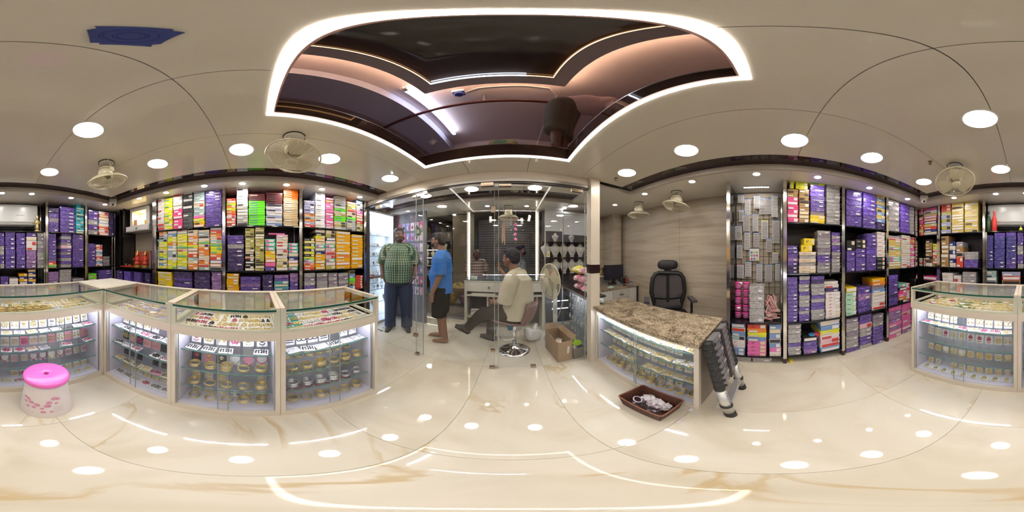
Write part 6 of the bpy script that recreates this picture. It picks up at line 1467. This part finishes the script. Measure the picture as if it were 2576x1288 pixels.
for k, (x, z, c_) in enumerate(((-1.55, 0, (.35, .22, .05)), (-1.15, 0, (.3, .18, .2)), (-1.35, .3, (.4, .28, .06)))):
    o = crumple(0, 0, .16, (.2, .16, .17), 300 + k).build('goods_sack', M('sack%d' % k, c_, .6, var=.4, scale=8)); o.location = (x, 3.95, z + .0); tag(o, ('yellow-brown goods sack on the corridor floor', 'purple-brown goods sack on the corridor floor', 'yellow sack piled on two others in the corridor')[k], 'sack')
o = thing('shoe_mat', 'green mat in front of the bust shop', 'mat', (-2.2, 4.8, -.01)); MB().box((-.6, -.3, 0), (.6, .3, .012)).build('pile', M('mat_green', (.05, .2, .12), .8), o); MB().box((-.62, -.32, 0), (.62, .32, .006)).build('edging', DARK, o)
o = thing('handbag', 'dark bag standing on the shop threshold by the boy', 'bag', (-1.32, 2.86, .002)); MB().prism([(-.10, -.05), (.10, -.05), (.09, .05), (-.09, .05)], 0, .13).build('body', M('bag_dark', (.04, .035, .035), .6), o); MB().tube([(-.06, 0, .13), (-.05, 0, .22), (.05, 0, .22), (.06, 0, .13)], .008, 6).build('strap', M('bag_dark'), o)
# ================================================================== PEOPLE
def V(*a): return Vector(a)
class Blob:
    def __init__(s): s.mb = MB()
    def cap(s, a, b, r0, r1, n=14, flat=1.0):
        a, b = V(*a), V(*b); d = (b - a); L_ = d.length; d.normalize()
        P, Rr = [], []
        for k in range(4): t = math.pi / 2 * (1 - k / 4); P.append(a - d * r0 * math.sin(t)); Rr.append(max(.0008, r0 * math.cos(t)))
        for k in range(5): t = k / 4; P.append(a.lerp(b, t)); Rr.append(r0 + (r1 - r0) * t)
        for k in range(1, 5): t = math.pi / 2 * k / 4; P.append(b + d * r1 * math.sin(t)); Rr.append(max(.0008, r1 * math.cos(t)))
        s.mb.tube(P, Rr, n, squash=flat); return s
    def cyl(s, pts, rr, n=16, flat=1.0): s.mb.tube(pts, rr, n, squash=flat); return s
    def ell(s, c, r, M4=None): s.mb.ball(c, r, 18, 12, M4); return s
    def chain(s, pts, rr):
        for k in range(len(pts) - 1): s.cap(pts[k], pts[k + 1], rr[k], rr[k + 1])
        return s
    def build(s, name, mat, parent, vox=.009, it=6, fac=.6):
        it = it + 5 if it > 3 and vox > .0085 else it
        o = s.mb.build(name, mat, parent, smooth=True)
        m = o.modifiers.new('r', 'REMESH'); m.mode = 'VOXEL'; m.voxel_size = vox; m.use_smooth_shade = True
        if it: q = o.modifiers.new('s', 'SMOOTH'); q.factor = fac; q.iterations = it
        return o
def hand(B, w, d, th, n, curl=.5, s=1.0):
    """w wrist, d finger direction, th thumb side, n palm normal (fingers curl toward n)"""
    w, d, th, n = V(*w), V(*d).normalized(), V(*th).normalized(), V(*n).normalized()
    for k in (-1.2, -.4, .4, 1.2): B.cap(w + d * .01 * s + th * k * .010 * s, w + d * .085 * s + th * k * .018 * s, .016 * s, .0125 * s)
    for k, L_ in ((1.35, .072), (.45, .080), (-.45, .074), (-1.35, .058)):
        a = w + d * .088 * s + th * k * .018 * s; d2 = (d * math.cos(curl * .5) + n * math.sin(curl * .5)); b = a + d2 * L_ * .52 * s
        d3 = (d * math.cos(curl * 1.4) + n * math.sin(curl * 1.4)); B.cap(a, b, .0095 * s, .0088 * s, 8); B.cap(b, b + d3 * L_ * .5 * s, .0088 * s, .0075 * s, 8)
    a = w + d * .025 * s + th * .026 * s; b = a + (d * .6 + th * .75 + n * .25).normalized() * .042 * s
    B.cap(a, b, .014 * s, .011 * s, 8); B.cap(b, b + (d * .9 + th * .25 + n * .3).normalized() * .032 * s, .011 * s, .0085 * s, 8)
def head(B, c, yaw, s=1.0, pitch=0.0):
    M4 = Matrix.Translation(c) @ Matrix.Rotation(yaw, 4, 'Z') @ Matrix.Rotation(pitch, 4, 'X') @ Matrix.Scale(s, 4)
    E = lambda p, r: B.ell(p, r, M4)
    E((0, .012, .025), (.077, .096, .092)); E((0, -.022, -.03), (.062, .068, .075)); E((0, -.048, -.075), (.038, .036, .032))
    E((0, -.094, -.012), (.012, .018, .026)); E((0, -.102, -.026), (.017, .015, .012))
    for q in (-1, 1):
        E((q * .078, .012, -.012), (.010, .020, .032)); E((q * .035, -.074, .028), (.026, .015, .010)); E((q * .042, -.062, -.028), (.02, .022, .02))
    E((0, -.086, -.052), (.024, .012, .007)); E((0, -.083, -.064), (.021, .012, .007))
    return M4
EYEW = M('eye_white', (.6, .56, .52), .3); IRIS = M('eye_dark', (.02, .012, .01), .2); LIP = M('lip', (.2, .07, .06), .4)
def face_bits(par, M4, brow):
    for q in (-1, 1):
        e = MB().ball((q * .034, -.078, .008), (.014, .009, .0075), 10, 6, M4).build('eye', EYEW, par, smooth=True)
        MB().ball((q * .034, -.0855, .008), (.0062, .003, .0062), 8, 5, M4).build('iris', IRIS, e, smooth=True)
        MB().tube([M4 @ V(q * .016, -.09, .027), M4 @ V(q * .036, -.088, .034), M4 @ V(q * .055, -.074, .027)], .004, 5).build('eyebrow', brow, par)
    MB().tube([M4 @ V(-.022, -.090, -.058), M4 @ V(0, -.099, -.058), M4 @ V(.022, -.090, -.058)], .003, 5).build('mouth', LIP, par)
def hair_cap(M4, full=True, beard=False):
    B = Blob(); f = lambda p, r: B.ell(p, r, M4)
    f((0, .026, .052), (.084, .098, .082)); f((0, .062, .01), (.078, .062, .082)); f((0, -.03, .092), (.066, .055, .036))
    for q in (-1, 1): f((q * .068, .02, .035), (.018, .05, .045))
    return B
SKD = M('skin_dark', (.15, .078, .05), .5, var=.06, scale=60); SKM = M('skin_mid', (.26, .13, .08), .5, var=.06, scale=60)
HAIR = M('hair_black', (.012, .01, .01), .75, var=.5, scale=90, bump=.5, stretch=(1, 1, 4)); HGREY = M('hair_greying', (.045, .042, .042), .6, var=.6, scale=90, bump=.5)
def check_mat(name, c0, c1, c2, sx, sz, wd):
    m, N, L, b, tc = base(name, .7)
    sp = N.new('ShaderNodeSeparateXYZ'); L.new(tc.outputs['Object'], sp.inputs[0])
    def stripe(out, s, src=None):
        a = N.new('ShaderNodeMath'); a.operation = 'MULTIPLY'; a.inputs[1].default_value = s; L.new(out, a.inputs[0])
        f = N.new('ShaderNodeMath'); f.operation = 'FRACT'; L.new(a.outputs[0], f.inputs[0])
        g = N.new('ShaderNodeMath'); g.operation = 'LESS_THAN'; g.inputs[1].default_value = wd; L.new(f.outputs[0], g.inputs[0]); return g.outputs[0]
    my = N.new('ShaderNodeMath'); my.operation = 'ARCTAN2'; L.new(sp.outputs[0], my.inputs[0]); L.new(sp.outputs[1], my.inputs[1])
    ad = N.new('ShaderNodeMath'); ad.operation = 'MULTIPLY'; ad.inputs[1].default_value = .2; L.new(my.outputs[0], ad.inputs[0])
    v, h = stripe(ad.outputs[0], sx), stripe(sp.outputs[2], sz)
    m1 = N.new('ShaderNodeMix'); m1.data_type = 'RGBA'; m1.inputs[6].default_value = (*c0, 1); m1.inputs[7].default_value = (*c1, 1); L.new(v, m1.inputs[0])
    m2 = N.new('ShaderNodeMix'); m2.data_type = 'RGBA'; m2.inputs[7].default_value = (*c2, 1); L.new(m1.outputs[2], m2.inputs[6])
    mu = N.new('ShaderNodeMath'); mu.operation = 'MULTIPLY'; mu.inputs[1].default_value = .75; L.new(h, mu.inputs[0]); L.new(mu.outputs[0], m2.inputs[0]); L.new(m2.outputs[2], b.inputs['Base Color'])
    return m
DENIM = M('denim_navy', (.035, .05, .10), .8, var=.2, scale=120); SHOE = M('shoe_dark', (.03, .028, .03), .5)
def shoe(par, x, y, z, ang, mat, L_=.26):
    B = Blob(); M4 = Matrix.Translation((x, y, z)) @ Matrix.Rotation(ang, 4, 'Z')
    B.ell((0, .03, .05), (.042, .075, .05), M4); B.ell((0, -.07, .035), (.045, .11, .035), M4); B.ell((0, -.02, .06), (.04, .06, .045), M4)
    o = B.build('shoe', mat, par, .008, 4); MB().prism([(-.028, -.165), (.028, -.165), (.040, -.06), (.036, .09), (-.036, .09), (-.040, -.06)], .0, .012, M4=M4).build('sole', BLACK, o)
    return o
# ---- man in the checked shirt
o = thing('person', 'heavyset bearded man in green checked shirt and jeans standing behind glass', 'person', (-1.70, 2.03, 0), .62)
B = Blob(); hM = head(B, (0.01, -.02, 1.60), .35, 1.02)
B.chain([(0, .01, 1.38), (0, 0, 1.50)], [.075, .062]); B.ell((0, .01, 1.28), (.15, .10, .15)); B.ell((0, -.01, 1.08), (.16, .12, .17)); B.ell((0, .01, .92), (.15, .11, .12))
for q in (-1, 1):
    B.chain([(q * .18, .01, 1.38), (q * .285, .06, 1.14)], [.05, .048]); B.chain([(q * .285, .06, 1.14), (q * .25, -.05, .93)], [.047, .032])
    hand(B, (q * .25, -.05, .93), (-q * .45, -.25, -.8), (q * -.1, -1, .1), (-q, 0, -.2), .5, .98)
    B.chain([(q * .10, .01, .90), (q * .125, 0, .48), (q * .135, .02, .09)], [.095, .065, .045])
bo = B.build('body', SKD, o, .0065, 5)
face_bits(bo, hM, HGREY)
hair_cap(hM).build('hair', HGREY, bo, .008, 3)
Bd = Blob(); Bd.ell((0, -.038, -.075), (.056, .05, .036), hM); Bd.ell((0, -.082, -.046), (.03, .014, .007), hM)
for q in (-1, 1): Bd.ell((q * .062, -.005, -.04), (.012, .035, .045), hM)
Bd.build('beard', HGREY, bo, .006, 2)
S = Blob(); S.ell((0, .01, 1.30), (.215, .14, .16)); S.ell((0, -.025, 1.10), (.23, .185, .22)); S.cyl([(0, 0, 1.36), (0, -.015, 1.1), (0, -.01, .92), (0, -.01, .86), (0, -.01, .845)], [.18, .225, .228, .225, .222], 24, .80); S.chain([(-.16, .01, 1.41), (.16, .01, 1.41)], [.07, .07]); S.cyl([(0, .005, 1.42), (0, 0, 1.485)], [.085, .075], 14)
for q in (-1, 1): S.cyl([(q * .15, .01, 1.41), (q * .22, .025, 1.33), (q * .285, .058, 1.16), (q * .288, .06, 1.14)], [.092, .094, .092, .09], 14)
sh = S.build('shirt', check_mat('green_check', (.42, .46, .32), (.02, .085, .05), (.03, .10, .06), 26, 26, .55), o, .009, 5)
MB().tube([(0.0, -.182, 1.38), (0, -.215, 1.2), (0, -.215, 1.05), (0, -.175, .90)], .006, 6).build('placket', M('placket_green', (.06, .14, .08), .7), sh)
T_ = Blob(); T_.cyl([(0, 0, .99), (0, 0, .93), (0, .01, .82)], [.195, .205, .20], 20, .80)
for q in (-1, 1): T_.cyl([(q * .09, .005, .92), (q * .115, .0, .70), (q * .125, 0, .48), (q * .135, .012, .20), (q * .135, .01, .045)], [.125, .122, .102, .092, .095], 16)
T_.build('jeans', DENIM, o, .009, 5)
for q in (-1, 1): shoe(o, q * .145, .0, 0, q * .18, SHOE)
MB().torus((0, 0, 0), .036, .007, 18, 6, Matrix.Translation((.252, -.045, .945)) @ Matrix.Rotation(.35, 4, 'X')).build('wristwatch', STEEL, o, smooth=True)
# ---- boy in the blue T-shirt
o = thing('person', 'barefoot youth in blue T-shirt, black shorts and mask standing behind glass', 'person', (-.95, 2.05, 0), -math.radians(80))
B = Blob(); hM = head(B, (0, -.045, 1.475), -.12, .98)
B.chain([(0, .02, 1.27), (0, -.005, 1.40)], [.065, .052]); B.ell((0, .015, 1.17), (.13, .09, .14)); B.ell((0, 0, 1.0), (.13, .11, .16)); B.ell((0, .01, .86), (.14, .12, .11))
for q in (-1, 1):
    B.chain([(q * .16, .02, 1.25), (q * .21, .04, 1.02)], [.042, .040]); B.chain([(q * .21, .04, 1.02), (q * .205, -.06, .80)], [.04, .028])
    hand(B, (q * .205, -.06, .80), (0, -.12, -1), (-q * .35, -1, 0), (-q, .2, 0), .35, .95)
    fx = q * .09; fy = -.05 if q < 0 else .06
    B.chain([(q * .085, .01, .84), (q * .09, fy * .5 - .01, .45), (fx, fy + .02, .085)], [.085, .062, .036])
    B.chain([(fx, fy + .03, .04), (fx, fy - .06, .032), (fx, fy - .13, .022)], [.034, .036, .026])
    for t in range(5): B.cap((fx + q * (-.026 + .013 * t), fy - .13, .018), (fx + q * (-.026 + .013 * t), fy - .165 + .006 * t, .014), .010, .008, 8)
bo = B.build('body', SKM, o, .0065, 5); face_bits(bo, hM, HAIR)
hr = hair_cap(hM); hr.ell((0, .085, .02), (.05, .04, .05), hM); hr.ell((0, -.05, .085), (.06, .03, .03), hM); hr.build('hair', HAIR, bo, .008, 3)
Mk = Blob(); Mk.ell((0, -.055, -.045), (.064, .060, .05), hM); Mk.build('face_mask', M('mask_navy', (.012, .012, .03), .7), bo, .008, 3)
for q in (-1, 1): MB().tube([hM @ V(q * .06, -.05, -.03), hM @ V(q * .084, .02, .0)], .003, 5).build('mask_loop', BLACK, bo)
for q in (-1, 1): MB().torus((0, 0, 0), .022, .0025, 16, 5, hM @ Matrix.Translation((q * .032, -.092, .01)) @ Matrix.Rotation(math.pi / 2, 4, 'X')).build('spectacle_rim', BLACK, bo)
S = Blob(); S.ell((0, .02, 1.18), (.185, .125, .15)); S.ell((0, -.02, 1.0), (.18, .16, .17)); S.cyl([(0, .01, 1.25), (0, 0, 1.0), (0, .005, .80), (0, .005, .765)], [.16, .175, .182, .185], 20, .86); S.chain([(-.14, .02, 1.285), (.14, .02, 1.285)], [.068, .068]); S.cyl([(0, .01, 1.30), (0, 0, 1.345)], [.085, .075], 14)
for q in (-1, 1): S.cyl([(q * .13, .02, 1.28), (q * .185, .025, 1.21), (q * .21, .04, 1.05), (q * .211, .04, 1.03)], [.086, .086, .084, .082], 14)
sh = S.build('t_shirt', M('tshirt_blue', (.025, .16, .52), .75, var=.08), o, .009, 5)
put_text('98', sh, .05, -.10, -.162, .985, M('print_tee_white', (.75, .75, .8), .5)); put_text('NEW', sh, .07, -.05, -.150, 1.20, M('print_tee_red', (.6, .12, .12), .6))
T_ = Blob(); T_.cyl([(0, .01, .88), (0, .01, .80)], [.165, .172], 20, .85)
for q in (-1, 1): T_.cyl([(q * .08, .01, .85), (q * .092, .0, .62), (q * .095, -.01, .44), (q * .095, -.01, .425)], [.11, .108, .10, .10], 16)
T_.build('shorts', M('shorts_black', (.012, .012, .013), .9, spec=.15), o, .009, 5)
MB().torus((0, 0, 0), .031, .009, 18, 6, Matrix.Translation((-.205, -.055, .825))).build('wristwatch', M('watch_white', (.7, .68, .68), .3), o, smooth=True)
# ---- man on the bar stool (faces the desk side, seen in profile)
o = thing('person', 'seated man in pale beige shirt on the bar stool behind glass', 'person', (.03, 1.96, 0), -math.radians(115))
B = Blob(); hM = head(B, (0, -.05, 1.235), -.1, 1.0)
B.chain([(0, .03, 1.03), (0, -.015, 1.16)], [.066, .058]); B.ell((0, .05, .92), (.145, .10, .15)); B.ell((0, .05, .72), (.14, .12, .16)); B.ell((0, .03, .58), (.15, .12, .09))
B.chain([(.17, .04, 1.01), (.25, .0, .78)], [.045, .043]); B.chain([(.25, .0, .78), (.13, -.20, .70)], [.042, .03]); hand(B, (.13, -.20, .70), (-.4, -.9, -.1), (-.2, 0, 1), (-1, 0, -.2), .7)
B.chain([(-.17, .03, 1.01), (-.25, -.16, .86)], [.045, .043]); B.chain([(-.25, -.16, .86), (-.19, -.27, 1.04)], [.042, .03]); hand(B, (-.19, -.27, 1.04), (.2, -.5, .8), (1, -.2, 0), (.3, .8, .4), .9)
B.chain([(-.10, 0, .56), (-.13, -.34, .50), (-.12, -.40, .12)], [.095, .068, .045])
B.chain([(.10, 0, .56), (.12, -.36, .52), (.11, -.64, .22)], [.095, .068, .045])
bo = B.build('body', SKM, o, .0065, 5); face_bits(bo, hM, HAIR); hair_cap(hM).build('hair', HAIR, bo, .008, 3)
Mu = Blob(); Mu.ell((0, -.09, -.044), (.03, .012, .007), hM); Mu.build('moustache', HAIR, bo, .005, 1)
S = Blob(); S.ell((0, .055, .93), (.20, .145, .17)); S.ell((0, .05, .74), (.20, .175, .19)); S.cyl([(0, .05, 1.0), (0, .06, .78), (0, .05, .60), (0, .05, .52)], [.18, .20, .21, .212], 24, .88); S.chain([(-.15, .04, 1.04), (.15, .035, 1.04)], [.066, .066]); S.cyl([(0, .02, 1.06), (0, .0, 1.115)], [.086, .075], 14)
S.cyl([(.14, .045, 1.03), (.20, .035, .96), (.25, .005, .80), (.254, -.004, .75)], [.09, .09, .086, .084], 14); S.cyl([(-.14, .04, 1.03), (-.19, -.01, .98), (-.245, -.14, .875), (-.25, -.15, .865)], [.09, .088, .084, .082], 14)
S.build('shirt', M('shirt_beige', (.50, .45, .33), .8, var=.08, scale=14, bump=.4), o, .009, 5)
T_ = Blob(); T_.ell((0, .03, .57), (.185, .155, .085))
T_.cyl([(-.10, .02, .56), (-.125, -.2, .54), (-.13, -.345, .51), (-.128, -.385, .40), (-.12, -.405, .13), (-.12, -.405, .10)], [.105, .098, .085, .08, .072, .074], 16)
T_.cyl([(.10, .02, .56), (.118, -.2, .55), (.12, -.365, .53), (.118, -.44, .46), (.11, -.62, .25), (.11, -.635, .235)], [.105, .098, .085, .08, .068, .07], 16)
T_.build('trousers', M('trousers_brown', (.035, .027, .024), .9, var=.1, spec=.15), o, .009, 5)
shoe(o, -.12, -.42, 0.0, 0, M('shoe_brown', (.05, .038, .034), .4)); s2 = shoe(o, .0, 0, 0, 0, M('shoe_brown')); s2.location = (.11, -.70, .15); s2.rotation_euler = (-.15, 0, 0)
# ---- people in the corridor
def simple_person(name, lb, loc, rz, shirt, skin, hair, mask=False, Hh=1.66):
    o = thing('person', lb, 'person', loc, rz); k = Hh / 1.7
    B = Blob(); hM = head(B, (0, -.02, 1.575 * k), 0, 1.0); B.chain([(0, .01, 1.36 * k), (0, 0, 1.49 * k)], [.065, .055]); B.ell((0, .01, 1.2 * k), (.15, .1, .2)); B.ell((0, .01, .95 * k), (.15, .11, .15))
    for q in (-1, 1):
        B.chain([(q * .18, .01, 1.37 * k), (q * .22, .04, 1.1 * k), (q * .2, -.06, .88 * k)], [.052, .042, .03]); hand(B, (q * .2, -.06, .88 * k), (0, -.1, -1), (0, -1, 0), (-q, 0, 0), .4)
        B.chain([(q * .09, 0, .9 * k), (q * .1, -.01, .48 * k), (q * .1, .02, .06)], [.085, .06, .045]); B.chain([(q * .1, .03, .035), (q * .1, -.14, .03)], [.036, .03])
    bo = B.build('body', skin, o, .010, 4); face_bits(bo, hM, HAIR)
    if hair: hair_cap(hM).build('hair', HAIR, bo, .010, 3)
    if mask: Mk = Blob(); Mk.ell((0, -.055, -.045), (.064, .060, .05), hM); Mk.build('face_mask', M('mask_black', (.02, .02, .022), .7), bo, .009, 3)
    S = Blob(); S.ell((0, .015, 1.2 * k), (.185, .13, .2)); S.cyl([(0, .01, 1.3 * k), (0, 0, 1.05 * k), (0, 0, .86 * k)], [.165, .17, .175], 18, .8); S.chain([(-.14, .01, 1.385 * k), (.14, .01, 1.385 * k)], [.06, .06])
    for q in (-1, 1): S.cyl([(q * .13, .01, 1.38 * k), (q * .19, .02, 1.28 * k), (q * .218, .038, 1.12 * k)], [.075, .072, .068], 14)
    S.build('shirt', shirt, o, .011, 4)
    T_ = Blob(); T_.cyl([(0, 0, .96 * k), (0, 0, .86 * k)], [.16, .168], 18, .8)
    for q in (-1, 1): T_.cyl([(q * .085, 0, .9 * k), (q * .1, -.01, .48 * k), (q * .1, .015, .07)], [.105, .08, .07], 14)
    T_.build('trousers', M('trousers_grey', (.06, .06, .065), .8), o, .011, 4)
simple_person('a', 'man in brown plaid shirt standing in the dim corridor', (-.78, 3.55, -.01), .25, check_mat('plaid_brown', (.32, .2, .17), (.10, .05, .05), (.5, .42, .38), 16, 16, .5), SKD, False, Hh=1.42)
simple_person('b', 'masked man in pale blue shirt walking past in the corridor', (.17, 3.45, -.01), math.radians(75), M('shirt_pale_blue', (.45, .52, .58), .8), SKM, True, True, 1.5)
# ---- person bending over on the loft edge
o = thing('person', 'barefoot person in olive shorts bending over on the loft edge', 'person', (.36, 1.30, 2.271), 0)
B = Blob()
for x, y_ in ((0, 0), (.10, .12)):
    B.chain([(x, y_, .06), (x, y_ + .02, .44)], [.042, .058]); B.chain([(x, y_ + .02, .44), (x + .05, y_ * .5 + .07, .84)], [.062, .085]); B.chain([(x, y_ + .01, .03), (x - .03, y_ - .08, .025)], [.034, .03])
    for t in range(5): B.cap((x - .055 + .012 * t, y_ - .09, .02), (x - .06 + .012 * t, y_ - .12, .014), .009, .008, 8)
B.ell((.10, .09, .88), (.14, .14, .12)); B.ell((.30, .0, .93), (.17, .13, .11)); B.ell((.44, -.05, .93), (.12, .14, .10))
hM = head(B, (.62, -.08, .88), math.pi / 2, 1.0, .5); B.chain([(.46, -.05, .93), (.59, -.08, .90)], [.06, .055])
for q in (0, 1): B.chain([(.46, -.16 + .24 * q, .90), (.48, -.14 + .26 * q, .62), (.58, -.10 + .2 * q, .42)], [.05, .042, .03]); hand(B, (.58, -.10 + .2 * q, .42), (.6, 0, -.6), (0, 1 - 2 * q, 0), (-.5, 0, -.5), .6)
bo = B.build('body', SKD, o, .009, 5); face_bits(bo, hM, HAIR); hair_cap(hM).build('hair', HAIR, bo, .009, 3)
T_ = Blob()
for x, y_ in ((0, 0), (.10, .12)): T_.cyl([(x, y_ + .01, .30), (x, y_ + .02, .46), (x + .05, y_ * .5 + .07, .84)], [.10, .105, .13], 16)
T_.ell((.10, .09, .88), (.17, .17, .145)); T_.build('shorts', M('shorts_olive', (.11, .09, .065), .85, var=.15), o, .011, 4)
S = Blob(); S.ell((.30, .0, .94), (.19, .155, .13)); S.ell((.44, -.05, .94), (.14, .17, .12)); S.chain([(.17, .05, .92), (.40, -.03, .94)], [.145, .145])
for q in (0, 1): S.cyl([(.46, -.14 + .2 * q, .90), (.47, -.14 + .25 * q, .72)], [.075, .068], 12)
S.build('shirt', M('shirt_pink', (.6, .4, .4), .8), o, .011, 4)
for k, (x, y_, lb) in enumerate(((.30, 1.42, 'yellow carton on the loft floor behind the bent knees'), (.52, 1.46, 'yellow carton on the loft floor beside the bent knees'))):
    q = box1('a', (x, y_, 2.271), .3 - .7 * k, (.14, .1, .14), lb, None)
